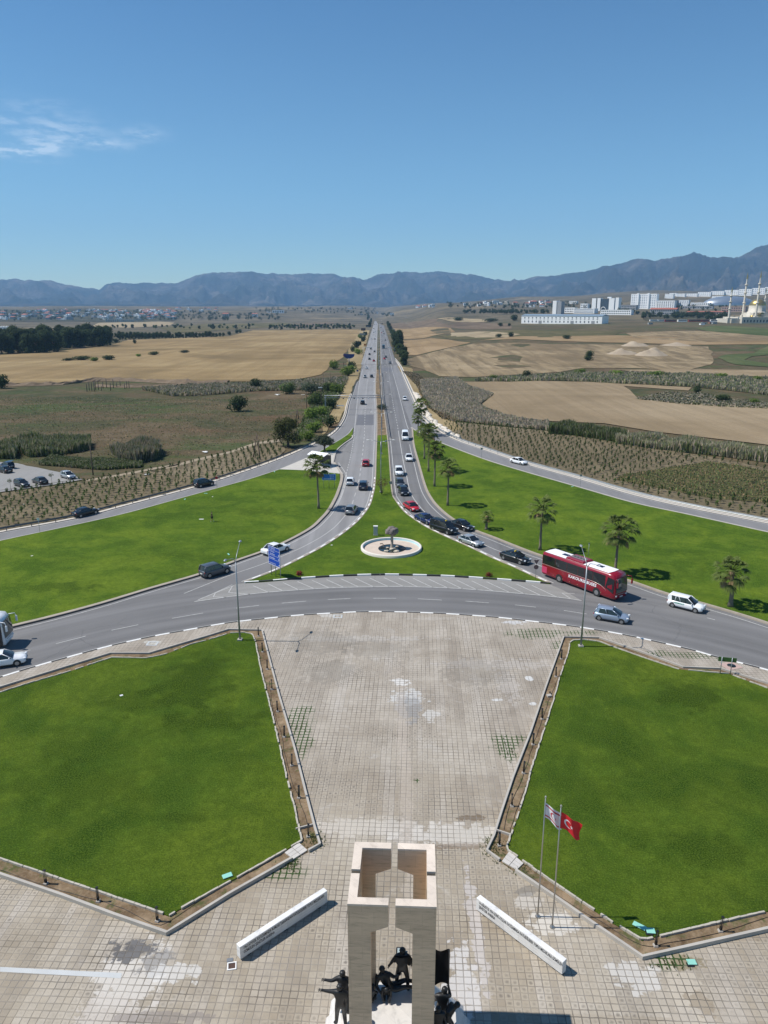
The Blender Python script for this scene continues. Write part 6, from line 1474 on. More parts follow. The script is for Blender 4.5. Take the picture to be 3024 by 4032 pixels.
def arrow(x, z, dirn, s=.13):
    m = MB(); P = [(s, 0), (0, s * .9), (0, s * .35), (-s, s * .35), (-s, -s * .35), (0, -s * .35), (0, -s * .9)]; P = [(q[0] * dirn, q[1]) for q in P]
    m.add([(x + q[0], -.094, z + q[1]) for q in P] + [(x + q[0], -.0945, z + q[1]) for q in P], [tuple(range(7))] if dirn < 0 else [tuple(range(7))[::-1]]); m.build('arrow', [M_sw], t)
arrow(x0 + .24, z1 - .25, -1); arrow(x0 + .20, z1 - .78, -1, .10); arrow(x1 - .22, z1 - 1.02, 1); arrow(x1 - .22, z1 - 1.58, 1); arrow(x1 - .18, z0 + .26, 1, .11)
for s, x, z, sz, ln in [('Girne', x0 + .62, z1 - .34, .30, .92), ('Ercan', x0 + .58, z1 - .80, .26, .82), ('Havalimanı', x0 + .38, z1 - 1.15, .24, 1.15), ('Gazimağusa', x0 + .18, z1 - 1.68, .26, 1.35), ('Yakın Doğu Üniversitesi', x0 + .12, z0 + .20, .2, 1.55)]:
    place_text(text_mesh(s, sz, M_sw, .002, name='lettering', bold=0), 'lettering', t, (x, -.095, z), (1, 0, 0), (0, 0, 1), length=ln)
# second blue sign, behind the palm
a, b = gp(1275, 1922, LZ), gp(1317, 1922, LZ); Lp = b.x - a.x; t = thing('direction_sign', 'wide blue direction sign partly behind the palm near the bus stop', 'road sign', a, 0)
for x in (0, Lp / 2, Lp): MB().tube([(x, 0, 0), (x, 0, 3.2)], .045, 6).build('post', [M_galv], t)
zt_, zb_ = zat(1866, a.y) - LZ, zat(1890, a.y) - LZ
MB().box((Lp / 2, -.07, (zt_ + zb_) / 2), (Lp + .62, .03, zt_ - zb_)).build('panel', [plain('sign_light_blue', (.01, .16, .55), .45)], t)
fr = MB()
for z in (zb_ + .03, zt_ - .03): fr.box((Lp / 2, -.087, z), (Lp + .6, .01, .05))
for x in (-.29, Lp + .29): fr.box((x, -.088, (zt_ + zb_) / 2), (.05, .01, zt_ - zb_ - .1))
fr.build('border', [M_sw], t)
for s, x, z, ln in [('Girne', 1.2, zt_ - .5, .9), ('Ercan', 1.3, zt_ - .92, .8), ('Gazimağusa', .0, zb_ + .2, 1.6)]: place_text(text_mesh(s, .3, M_sw, .002, name='lettering'), 'lettering', t, (x, -.09, z), (1, 0, 0), (0, 0, 1), length=ln)
# green backed sign at the right
a, b = gp(2835, 2655, .14), gp(2875, 2659, .14); t = thing('road_sign', 'sign seen from behind with green back on two posts by the right lawn', 'road sign', a, math.atan2(b.y - a.y, b.x - a.x)); Lp = (b - a).length
for x in (0, Lp): MB().tube([(x, 0, 0), (x, 0, zat(2588, a.y) - .1)], .04, 8).build('post', [M_galv], t)
zt_, zb_ = zat(2588, a.y) - .14, zat(2605, a.y) - .14; MB().box((Lp / 2 + .05, .07, (zt_ + zb_) / 2), (Lp + .75, .03, zt_ - zb_)).build('panel', [M_sgreen], t)
p = gp(2878, 2622, .14); t = thing('manhole', 'dark round manhole in a pinkish slab beside the green backed sign', 'manhole', (p.x, p.y, .144)); MB().box((0, 0, .01), (1.7, 1.5, .03), R(20)).build('slab', [plain('pink_slab', (.42, .30, .26), .9, vary=.25)], t); MB().lathe((.05, 0, .03), [(.42, 0), (.42, .02), (0, .02)], 24).build('cover', [M_blk], t)
def small_sign(px, py, h, shape, lab, z=LZ, col_=None, face=0):
    p = gp(px, py, z); t = thing('road_sign', lab, 'road sign', p, face); MB().tube([(0, 0, 0), (0, 0, h)], .03, 6).build('post', [M_galv], t)
    for sh, zz, s in shape:
        m = MB(); k = {'tri': 3, 'disc': 20, 'sq': 4}[sh]; ph = {'tri': R(-90), 'disc': 0, 'sq': R(45)}[sh]
        V = [(s * math.cos(ph + 6.2832 * i / k), y, zz + s * math.sin(ph + 6.2832 * i / k)) for y in (-.05, -.03) for i in range(k)]
        m.add(V, [tuple(range(k)), tuple(range(k, 2 * k))[::-1]] + [(i, k + i, k + (i + 1) % k, (i + 1) % k) for i in range(k)]); m.build('panel', [col_ or M_galv], t)
M_signback = plain('sign_brown_back', (.16, .09, .085), .6)
small_sign(2108, 2284, 2.9, [('tri', 2.65, .42), ('disc', 1.85, .32)], 'road sign with a triangle above a disc at the right tip of the island', col_=M_signback)
small_sign(1655, 2083, 2.5, [('sq', 2.3, .40)], 'small road sign on the island edge beside the dark blue car')
small_sign(1895, 1805, 2.6, [('sq', 2.4, .35)], 'road sign by the right slip road above the palms')
small_sign(2284, 1917, 2.6, [('sq', 2.4, .30)], 'road sign by the right slip road above the bus'); small_sign(2315, 2205, 2.6, [('sq', 2.5, .14)], 'thin pole sign behind the red coach')
small_sign(157, 2095, 2.4, [('sq', 2.2, .30)], 'white road sign by the left slip road at the left edge', col_=M_white); small_sign(855, 1925, 2.5, [('disc', 2.3, .28)], 'round road sign beside the black off-roader on the slip road', col_=M_pr2)
small_sign(1519, 1765, 2.2, [('disc', 1.9, .32)], 'dark road sign in the grass of the median'); small_sign(1538, 1937, 2.2, [('sq', 1.9, .40)], 'dark road sign at the near right edge of the median'); small_sign(1408, 1478, 3.0, [('sq', 2.6, .7)], 'small blue road sign on the left verge of the highway', z=0, col_=M_sblue)
# ---- bus shelter with people
p = gp(1262, 1832, .15); t = thing('bus_shelter', 'open bus shelter with a white gabled roof', 'bus shelter', p, R(-38)); Lr, Wr = 2.6, 1.75
rf = MB(); rf.add([(-Lr, -Wr, 2.55), (Lr, -Wr, 2.55), (Lr, 0, 3.15), (-Lr, 0, 3.15), (Lr, Wr, 2.55), (-Lr, Wr, 2.55)], [(0, 1, 2, 3), (3, 2, 4, 5)]); o = rf.build('roof', [M_rw], t); s = o.modifiers.new('s', 'SOLIDIFY'); s.thickness = .08
for x in (-2.1, 2.1):
    for y in (-1.3, 1.3): MB().tube([(x, y, 0), (x, y, 2.6)], .06, 6).build('post', [M_blk], t)
MB().box((0, 1.3, 1.3), (4.2, .05, 2.2)).build('back_wall', [plain('shelter_dark', (.03, .03, .035), .4)], t); MB().box((0, .8, .45), (3.4, .4, .08)).build('seat', [M_bark], t)
# people
M_skin = plain('skin', (.30, .17, .11), .6, vary=.08); M_cloth = plain('black_clothes', (.012, .012, .014), .85); M_shoe = plain('white_shoes', (.72, .72, .70), .6); M_hair = plain('dark_hair', (.012, .010, .009), .7)
def person(px, py, z, rz, lab, pose, legs_bare=False, shoes=M_shoe):
    p = gp(px, py, z); o = figure('person', pose, 1.0, M_skin); place(o, p, rz); tag(o, lab, 'person')
    P = pose
    def sk(n, keys, ed, m, g=1.18):
        J = {}
        for k in keys:
            rr = RAD[k] if k in RAD else RAD[k[:2]]; rr = tuple(q * g for q in rr) if isinstance(rr, tuple) else rr * g; J[k] = (*P[k], rr)
        me = skin_body(n, J, ed, keys[0], 1); me.materials.clear(); me.materials.append(m); link(n, me, o)
    sk('shirt', ['waist', 'chest', 'shL', 'shR', 'elL', 'elR', 'pelvis'], [('waist', 'chest'), ('chest', 'shL'), ('chest', 'shR'), ('shL', 'elL'), ('shR', 'elR'), ('waist', 'pelvis')], M_cloth)
    ks = ['pelvis', 'hiL', 'knL', 'hiR', 'knR'] + ([] if legs_bare else ['anL', 'anR']); sk('trousers', ks, [('pelvis', 'hiL'), ('hiL', 'knL'), ('pelvis', 'hiR'), ('hiR', 'knR')] + ([] if legs_bare else [('knL', 'anL'), ('knR', 'anR')]), M_cloth, 1.22)
    for s in 'LR':
        sk('shoe', ['an' + s, 'to' + s], [('an' + s, 'to' + s)], shoes, 1.25)
    h = Vector(P['head']); me = rock((h.x, h.y - .015, h.z + .035), .108, 2.0, (1, 1.05, .85), 2).mesh('hair', [M_hair]); link('hair', me, o); return o
person(835, 2054, LZ, R(-70), 'person in black top and shorts with white shoes walking across the left lawn', stand(jaw=(0, .04, 1.55), head=(0, .07, 1.62), crown=(0, .07, 1.70), elL=(-.24, -.06, 1.15), wrL=(-.22, .04, .93), paL=(-.21, .07, .86), elR=(.24, .08, 1.16), wrR=(.2, .24, 1.05), paR=(.18, .29, 1.02), knL=(-.1, .16, .5), anL=(-.1, .2, .09), toL=(-.1, .36, .04), knR=(.1, -.04, .5), anR=(.1, -.28, .12), toR=(.1, -.14, .04)), True)
person(1294, 1824, .15, R(60), 'person in black standing on the paving just right of the bus shelter', stand(), False, M_cloth)
person(1283, 1820, .15, R(-140), 'person in dark clothes waiting under the right end of the bus shelter', stand(elL=(-.26, .1, 1.16), wrL=(-.1, .25, 1.1), paL=(-.05, .28, 1.12)), False, M_cloth)
# ---- median lamps with two arms
def med_lamp(x, y, z):
    t = thing('street_lamp', '', 'street lamp', (x, y, z)); MB().box((0, 0, .1), (.5, .5, .3)).build('footing', [M_conc], t); MB().tube([(0, 0, 0), (0, 0, 10.2)], [.11, .06], 8).build('pole', [M_galv], t)
    for s in (-1, 1):
        MB().tube([(0, 0, 10.1), (s * 1.0, 0, 10.35), (s * 2.1, 0, 10.5)], .04, 6).build('arm', [M_galv], t)
        o = MB().lathe((0, 0, 0), [(0, -.06), (.12, -.04), (.14, .02), (0, .08)], 10).build('lamp_head', [M_white], t); o.location = (s * 2.45, 0, 10.55); o.scale = (2.8, 1.2, 1)
    return t
ml = None; ys = [141.7, 182.2] + [182.2 + 40.5 * k for k in range(1, 32)]; nm = {0: 'nearest', 1: 'second', 2: 'third', 3: 'fourth', 4: 'fifth', 5: 'sixth'}
for i, y in enumerate(ys):
    x = -.62 if y < 230 else (mLx(y) + mRx(y)) / 2 if y > 455 else -.62 + ((mLx(455) + mRx(455)) / 2 + .62) * (y - 230) / 225
    lab = '%s double-armed street lamp standing in the highway median' % nm[i] if i in nm else 'far double-armed street lamp in the straight highway median'
    g_ = 'street lamps along the median' if i in nm else 'far street lamps along the median'
    if ml is None: ml = med_lamp(x, y, LZ); ml['label'] = lab; ml['group'] = g_
    else: dup(ml, (x, y, hgt(x, y) + LZ), 0, lab, g_)
# ---- gantry across the outbound carriageway
a, b = gp(1282, 1612), gp(1503, 1612); t = thing('gantry', 'steel camera gantry spanning the outbound carriageway', 'gantry', a, 0); W_ = b.x - a.x; zt_ = zat(1557, a.y); zb_ = zat(1564, a.y)
for x in (0, W_):
    MB().box((x, 0, zt_ / 2), (.45 if x == 0 else .25, .35, zt_)).build('post', [M_galv], t)
tr_ = MB()
for z in (zb_ - .2, zt_):
    for y in (-.35, .35): tr_.tube([(-.4, y, z), (W_ + .3, y, z)], .055, 6)
k = int(W_ / .9)
for i in range(k): tr_.tube([(W_ * i / k, -.35, zb_ - .2), (W_ * (i + 1) / k, -.35, zt_)], .03, 4); tr_.tube([(W_ * i / k, -.35, zt_), (W_ * i / k, .35, zt_)], .03, 4)
tr_.build('truss', [M_galv], t)
for px, c in ((1352, 'b'), (1374, 'w'), (1395, 'b'), (1404, 'w'), (1417, 'w'), (1429, 'b'), (1451, 'w')): MB().box((xat(px, 1562, a.y) - a.x, -.55, zb_ - .35), (.45, .6, .35)).build('camera', [M_white if c == 'w' else M_blk], t)
p = gp(1340, 1610); t2 = thing('sign_board', 'low pale horizontal board on the verge under the gantry', 'sign', p, 0); MB().box((0, 0, 1.2), (2.7, .08, .35)).build('board', [M_sw], t2); MB().tube([(-1, 0, 0), (-1, 0, 1.1)], .05, 5).build('post', [M_galv], t2); MB().tube([(1, 0, 0), (1, 0, 1.1)], .05, 5).build('post', [M_galv], t2)
# signal arms farther along
for px, tip, base, lab in ((1430, 1463, 1402, 'far cantilever sign arm on the left of the highway'), (1552, 1530, 1402, 'far cantilever sign arm on the right of the highway')):
    p = gp(px, base); s = p.y / FPX; zt_ = zat(1369, p.y); t = thing('sign_gantry', lab, 'sign support', p); MB().tube([(0, 0, 0), (0, 0, zt_)], .14, 6).build('post', [M_galv], t); MB().tube([(0, 0, zt_), ((tip - px) * s, 0, zt_)], .12, 6).build('arm', [M_galv], t)
    for f in (.55, .95): MB().box(((tip - px) * s * f, 0, zt_ + .2), (1.0, .3, .7)).build('light_box', [M_white], t)
# ---- guard rails
M_rail = plain('guard_rail_steel', (.30, .32, .33), .5, .5, vary=.2, scale=.5); M_raild = plain('guard_rail_dull', (.15, .155, .155), .6, .3, vary=.25, scale=.5)
def rail(line, lab, step, off, h=.75, z=0, m=M_rail, wd=.34, npost=100):
    ln = sides(resample(line, 1.0), off); o0 = ln[0].copy(); t = thing('guard_rail', lab, 'guard rail', (o0.x, o0.y, z))
    L = [Vector((p.x - o0.x, p.y - o0.y, p.z + z)) for p in ln]; mb = MB(); prof_ = [(0, h - wd), (.05, h - wd * .8), (.0, h - wd * .5), (.05, h - wd * .2), (0, h)]
    a_ = L; V = []; S2 = [sides(L, d_) for d_, _ in prof_]
    for i in range(len(L)):
        for k_, (d_, z_) in enumerate(prof_): q = S2[k_][i]; V.append((q.x, q.y, L[i].z + z_))
    n_ = len(prof_); mb.add(V, [(i * n_ + k_, (i + 1) * n_ + k_, (i + 1) * n_ + k_ + 1, i * n_ + k_ + 1) for i in range(len(L) - 1) for k_ in range(n_ - 1)]); o = mb.build('beam', [m], t)
    s = o.modifiers.new('s', 'SOLIDIFY'); s.thickness = .03; s.offset = 0
    ps = resample(L, step)[:npost]; pm_ = MB().box((0, 0, h / 2 - .02), (.10, .10, h)).mesh('post', [m])
    for p in ps: q = link('post', pm_, t); q.location = p
    return t
rail([p for p in rampR_out if p.y > 60], 'long steel guard rail along the outside of the right slip road', 3.9, .55, .8)
rail([p for p in rampL_out if p.x > -140], 'long steel guard rail along the outside of the left slip road', 3.9, .25, .8, m=M_raild)
rail([p for p in med_R if 205 < p.y < 455], 'steel guard rail along the right edge of the unplanted median', 5, .5, .75, m=M_raild)
# low wall behind the right rail, a pale stone parapet
# rock armour on the right embankment
M_pale = plain('limestone', (.62, .56, .47), .9, vary=.25, scale=1)
ra = random.Random(8); ar = MB(); ln = resample(sides([p for p in rampR_out if p.y > 205 and p.y < 330], 2.2), 1.1)
for p in ln:
    for k in range(2):
        m = rock((p.x + ra.uniform(-.9, .9), p.y + ra.uniform(-1, 1), .2), ra.uniform(.5, 1.0), ra.uniform(0, 50), (1, 1, .7), 1); ar.add(m.v, m.f)
tag(ar.build('rock_armour', [M_pale]), 'row of pale limestone rocks along the right embankment', 'rocks', kind='stuff')
# ---- poles
M_wood = plain('pole_wood', (.085, .06, .045), .9, vary=.3, scale=3)
def wpole(px, py, pyt, lab, arm=False, leg=None, lamp=False):
    p = gp(px, py); h = zat(pyt, p.y); t = thing('utility_pole', lab, 'pole', p); x2 = 0
    if leg: q = gp(*leg); MB().tube([(q.x - p.x, q.y - p.y, 0), ((q.x - p.x) / 2, 0, h)], [.14, .10], 7).build('leg', [M_wood], t); MB().tube([(0, 0, 0), ((q.x - p.x) / 2, 0, h)], [.14, .10], 7).build('leg', [M_wood], t)
    else: MB().tube([(0, 0, 0), (0, 0, h)], [.14, .09], 7).build('shaft', [M_wood], t)
    if arm: MB().box((0, 0, h - .5), (1.8, .1, .12)).build('crossarm', [M_wood], t)
    if lamp: MB().box((-.3, 0, h), (1.5, .4, .3)).build('lamp_head', [M_white], t)
wpole(367, 1871, 1755, 'single dark wooden pole beside the car park'); wpole(998, 1801, 1708, 'wooden pole with two splayed legs in the left planted plot', leg=(1025, 1810))
wpole(1208, 1608, 1540, 'dark wooden pole left of the gantry'); wpole(1266, 1604, 1526, 'pole with a pale lamp head just left of the gantry', lamp=True); wpole(1274, 1523, 1475, 'dark wooden pole behind the gantry on the left'); wpole(1301, 1520, 1462, 'taller dark wooden pole behind the gantry on the right')
wpole(1166, 1648, 1610, 'short pole with two splayed legs left of the green bushes', leg=(1176, 1650)); wpole(1349, 1478, 1425, 'wooden pole with splayed legs below the billboard', leg=(1360, 1474))
# ---- billboards
M_bb = plain('billboard_blue', (.006, .03, .17), .5, vary=.9, scale=.12); M_bd = plain('billboard_dark', (.014, .02, .02), .5, vary=.8, scale=.1); M_br = plain('billboard_maroon', (.05, .018, .018), .5, vary=.5, scale=.1); M_bg = plain('billboard_grey', (.22, .25, .24), .5)
def billboard(px, py, x0, x1, y0, y1, m, lab, half=False):
    p = gp(px, py); s = p.y / FPX; zt_, zb_ = zat(y0, p.y) - p.z, zat(y1, p.y) - p.z; w_ = (x1 - x0) * s; cx = ((x0 + x1) / 2 - px) * s; t = thing('billboard', lab, 'billboard', p, 0)
    MB().tube([(cx, .2, 0), (cx, .2, zb_ + .2)], .3, 8).build('mast', [M_galv], t)
    if half:
        P = [(cx - w_ / 2, zt_), (cx + w_ / 2, zt_)] + [(cx + w_ / 2 * math.cos(R(q)), zt_ - (zt_ - zb_) * math.sin(R(q)) ** .8) for q in range(15, 180, 15)]; n = len(P)
        MB().add([(x, y, z) for y in (0, .3) for x, z in P], [tuple(range(n))[::-1], tuple(range(n, 2 * n))] + [(i, (i + 1) % n, n + (i + 1) % n, n + i) for i in range(n)]).build('panel', [m], t)
        f = MB(); f.box((cx - .2 * w_, -.02, zt_ - .32 * (zt_ - zb_)), (w_ * .42, .02, (zt_ - zb_) * .16)); f.box((cx + .16 * w_, -.02, zt_ - .35 * (zt_ - zb_)), (w_ * .3, .02, (zt_ - zb_) * .3)); f.box((cx, -.02, zt_ - .66 * (zt_ - zb_)), (w_ * .24, .02, (zt_ - zb_) * .1)); f.build('printed_shape', [plain('poster_light_blue', (.10, .30, .55), .5, vary=.3)], t)
        MB().lathe((0, 0, 0), [(.9, 0), (0, .01)], 12).build('printed_disc', [M_tail], t).location = (cx - w_ * .43, -.02, zt_ - 1.0); t.children[-1].rotation_euler = (R(90), 0, 0)
    else: MB().box((cx, 0, (zt_ + zb_) / 2), (w_, .3, zt_ - zb_)).build('panel', [m], t)
billboard(1376, 1437, 1353, 1396, 1394, 1412, M_bb, 'half-round dark blue billboard on a mast left of the highway', True)
billboard(1414, 1370, 1400, 1423, 1344, 1358, M_bd, 'dark rectangular billboard beyond the blue one'); billboard(1427, 1335, 1416, 1437, 1312, 1320, M_bg, 'small grey-green billboard beyond the dark one'); billboard(1430, 1312, 1422, 1439, 1292, 1302, M_br, 'dark maroon billboard beside the highway'); billboard(1450, 1295, 1441, 1458, 1279, 1287, M_bd, 'farthest dark billboard on the left of the highway')
billboard(1438, 1368, 1433, 1442, 1354, 1361, plain('sign_orange', (.5, .16, .02), .5), 'small orange board on the left verge'); billboard(1543, 1247, 1535, 1551, 1232, 1241, M_white, 'white billboard beyond the trees on the right of the highway'); billboard(1485, 1246, 1482, 1489, 1228, 1234, M_white, 'small white sign board over the far end of the highway')
# ---- stake rows of an abandoned plot and odd white sheets
st_ = random.Random(5); pr = MB().tube([(0, 0, 0), (0, 0, 2.3)], .16, 6).mesh('post', [plain('weathered_post', (.085, .075, .065), .9, vary=.3)])
for i, (x, y) in enumerate([(343, 1542), (352, 1538), (362, 1540), (372, 1541), (377, 1536), (388, 1535), (400, 1538), (406, 1530), (420, 1527), (436, 1538), (447, 1528), (460, 1525), (474, 1525), (492, 1532), (500, 1529), (509, 1529)]):
    o = link('post', pr); o.location = gp(x, y); o.scale = (1, 1, st_.uniform(.9, 1.9)); tag(o, 'weathered upright post of the abandoned frame below the wheat field', 'post', 'upright posts in the rough ground')
for i, (px, py, w_, lab) in enumerate([(806, 1782, 1.9, 'white torn sheet on the rough ground above the left planted plot'), (1092, 1554, 3.4, 'white flat sheet among the bushes left of the highway'), (1192, 1556, 2.2, 'white slab left of the gantry pole'), (580, 1871, 1.6, 'white rag beside the left planted plot'), (1972, 1630, 2.6, 'pale broken slab by the right reed bed'), (1978, 1828, .001, ''), (93, 1989, .5, '')]):
    if w_ < .4: continue
    p = gp(px, py); m = MB(); r = random.Random(i); 
    for k in range(4): m.box((r.uniform(-.5, .5) * w_ * .5, r.uniform(-.5, .5) * w_ * .4, .12 + .03 * k), (w_ * r.uniform(.3, .6), w_ * r.uniform(.2, .4), .04), r.uniform(0, 3), M=Matrix.Rotation(r.uniform(-.15, .15), 4, 'X'))
    o = m.build('debris', [M_white if i < 4 else M_pale]); o.location = p; tag(o, lab, 'debris') if lab else tag(o, 'pale scrap', 'debris')
# litter and valve lids on the big lawns
for i, (px, py, lab) in enumerate([(793, 2045, 'pale plate on the lawn left of the walking person'), (126, 2189, 'white scrap on the left lawn'), (900, 2183, 'pale green strip at the right edge of the left lawn'), (1306, 2147, 'pale scrap on the island left of the fountain'), (1497, 2261, 'pale stone by the island kerb below the fountain'), (1081, 1858, 'pale green strip at the top edge of the left lawn'), (810, 1943, 'pale green strip near the slip road beside the black off-roader'), (2254, 1916, 'pale green strip at the top edge of the right lawn'), (837, 1956, 'white scrap near the top edge of the left lawn'), (300 + 590 / 2 + 0, 2600 + 0, ''), (478, 2739, 'white scrap on the near left lawn'), (728, 1966, 'pale green strip by the left slip road')]):
    if not lab: continue
    p = gp(px, py, LZ + .01 if py < 2500 else .23); o = MB().box((0, 0, .03), (.75 if 'strip' in lab or 'plate' in lab else .28, .34 if 'plate' in lab else .2, .05), i).build('scrap', [M_teal if 'green' in lab else M_white]); o.location = p; tag(o, lab, 'litter')
# ================================================================ PALMS, TREES, BUSHES, REEDS
def palm_mesh(seed, R_=1.75, nf=44):
    r = random.Random(seed); Cn = MB()
    for i in range(nf):
        a = 2.399 * i + r.uniform(-.25, .25); el = R(-64 + 138 * (i / (nf - 1)) ** .85 + r.uniform(-8, 8)); dry = i < nf * .13
        d = Vector((math.cos(a) * math.cos(el), math.sin(a) * math.cos(el), math.sin(el))); pl = R_ * r.uniform(.46, .66) * (.8 if dry else 1)
        c0 = Vector((0, 0, 0)) + d * .12; hub = c0 + d * pl + Vector((0, 0, -.12 * pl)); mi = 1 if dry else 0
        Cn.tube([c0, c0.lerp(hub, .5) + Vector((0, 0, .05)), hub], [.035, .025, .018], 4, mi)
        side = d.cross(Vector((0, 0, 1))); side = side.normalized() if side.length > .15 else Vector((1, 0, 0)); nrm = side.cross(d).normalized(); k = 13; bl = R_ * r.uniform(.36, .50)
        for j in range(k):
            t = (-1 + 2 * j / (k - 1)) * 1.1; ld = (d * math.cos(t) + side * math.sin(t)).normalized(); ww = side * math.cos(t) - d * math.sin(t)
            L1 = bl * (1 - .22 * abs(t) / 1.25) * r.uniform(.9, 1.1); dr = .12 if dry else .42
            m = hub + ld * L1 * .55 + nrm * .05 - Vector((0, 0, dr * .15)); e = hub + ld * L1 - Vector((0, 0, dr * L1 * r.uniform(.7, 1.6))); wv = ww * L1 * .085
            Cn.add([hub, m - wv, m + wv, e], [(0, 1, 2), (1, 3, 2)], mi)
    Cn.v = [(x, y, z) for x, y, z in Cn.v]
    return Cn.mesh('fronds', [M_palm, M_palmdry])
PALM = [palm_mesh(s) for s in (1, 2, 3)]
def palm(px, py, H_, cr, lab, v=0, lean=0, tr=.17, grp='tall fan palms on the lawns'):
    p = gp(px, py, LZ); t = thing('palm_tree', lab, 'palm tree', p, v * 1.7 + px * .37, grp); r = random.Random(px)
    T = MB(); n = 9; pts = []; rad = []
    for i in range(n + 1):
        u = i / n; pts.append((lean * u * u + r.uniform(-.02, .02), r.uniform(-.02, .02), H_ * u)); rad.append(tr * (1.7 if i == 0 else 1.15 - .35 * u) * r.uniform(.94, 1.06))
    T.tube(pts, rad, 12); T.build('trunk', [M_pbark], t)
    o = link('fronds', PALM[v % 3], t); o.location = (lean, 0, H_); s = cr / 1.5; o.scale = (s, s, s * .95)
    MB().lathe((lean, 0, H_ - .35), [(tr * .8, -.25), (tr * 1.5, 0), (tr * 1.6, .3), (tr * .7, .55), (0, .6)], 10).build('crown_base', [M_palmdry], t)
    return t
for a in [(1255, 2002, 8.0, 2.35, 'tall fan palm beside the bus stop on the left lawn', 0, -.35), (1763, 1990, 7.2, 2.0, 'nearest palm of the row beside the inbound carriageway', 1), (1711, 1915, 7.7, 2.1, 'second nearest palm of the row beside the inbound carriageway', 2), (1687, 1856, 8.9, 2.3, 'third palm of the row beside the inbound carriageway, the tallest', 0),
          (1671, 1807, 6.9, 2.1, 'fourth palm of the row beside the inbound carriageway', 1), (1657, 1712, 8.6, 2.5, 'far tall palm at the tip of the right lawn', 2), (1646, 1716, 5.4, 2.0, 'shorter far palm at the tip of the right lawn', 0),
          (2126, 2165, 6.5, 2.15, 'palm standing just beyond the tail of the red coach', 1), (2421, 2262, 6.4, 2.45, 'palm standing behind the nose of the red coach', 2, .2), (2876, 2387, 4.4, 2.05, 'short thick palm at the right edge beyond the white estate car', 0, .35, .24)]: palm(*a[:6], **(dict(lean=a[6]) if len(a) > 6 else {}), **(dict(tr=a[7]) if len(a) > 7 else {}))
palm(1915, 2084, 2.2, 1.15, 'small young palm on the right lawn beside the black saloon', 1, .05, .2)
def lean_shrub():
    t = thing('young_tree', 'bare reddish young tree around the nearest median lamp', 'tree', gp(1503, 1948, LZ)); M_ = MB(); r = random.Random(3)
    for i in range(9):
        a = r.uniform(0, 6.28); M_.tube([(0, .2, 0), (math.cos(a) * .5, .2 + math.sin(a) * .5, 1.6), (math.cos(a) * 1.4, .2 + math.sin(a) * 1.3, r.uniform(2.2, 3.2))], [.05, .03, .01], 5)
    M_.build('branches', [M_bark], t); c = MB(); leaves(c, (0, .2, 2.5), (1.7, 1.5, .9), 420, .10, r); c.build('foliage', [leafmat('sparse_reddish', (.13, .075, .04), .3)], t)
lean_shrub()
put_bush('bush_red', 1178, 2268, 1.15, 'small red-leaved bush beside the blue direction sign', 'red bushes on the island'); put_bush('bush_red', 1922, 2272, 1.1, 'small red-leaved bush at the right end of the island', 'red bushes on the island')
# trees near the left slip road
t = put_tree('acacia', gp(1135, 1758), 1.0, 'big spreading tree beyond the left slip road'); t.scale = (.98, .98, 1.0)
put_tree('pepper', gp(1278, 1779), 1.15, 'drooping grey-green tree behind the bus shelter')
for i, (px, py, k, sc, lab) in enumerate([(940, 1618, 'bush_dk', 2.3, 'round dark bush alone in the rough ground'), (1005, 1530, 'bush_dk', 1.9, 'dark bush behind the round one in the rough ground'), (1130, 1550, 'bush', 2.1, 'dark bush beside the white sheets'), (1225, 1550, 'bush_gr', 2.6, 'grey-green rounded tree left of the gantry'),
    (1240, 1600, 'bush', 2.3, 'dark thicket bush under the gantry'), (1290, 1545, 'bush', 1.9, 'dark bush behind the gantry truss'), (1325, 1550, 'bush_yg', 2.0, 'bright green bush behind the gantry'), (1225, 1655, 'bush_yg', 1.9, 'bright green willowy bush below the gantry'), (1262, 1640, 'bush_yg', 1.6, 'bright green bush right below the gantry post'), (1240, 1700, 'bush_yg', 1.4, 'bright green bush between the big tree and the verge'),
    (1215, 1735, 'bush_yg', 1.3, 'bright green bush beside the big spreading tree'), (1300, 1680, 'bush_dk', 1.5, 'dark spiky bush on the verge below the gantry'), (1302, 1608, 'bush_dk', 1.6, 'dark bush right of the gantry post'), (1384, 1452, 'bush_dk', 1.9, 'dark shrub below the billboard'), (1315, 1453, 'bush_yg', 2.4, 'bright green shrub left of the billboard'), (1372, 1480, 'bush_yg', 2.6, 'bright green shrub on the highway verge'),
    (1506, 1613, 'bush_gr', 1.1, 'grey shrub in the unplanted median'), (1410, 1395, 'bush_yg', 2.2, 'yellow-green tree under the dark billboard'), (1389, 1385, 'bush_dk', 1.9, 'dark conical shrub by the half-round billboard'), (1405, 1370, 'bush_dk', 2.8, 'dark tree beside the dark billboard'), (1430, 1345, 'bush_dk', 2.6, 'dark tree beyond the dark billboard'), (1418, 1332, 'bush_yg', 2.6, 'light tree beside the grey-green billboard'),
    (10, 1528, 'bush_dk', 2.6, 'dark bush at the left edge below the wheat field')]):
    put_bush(k, px, py, sc, lab, szz=1.15)
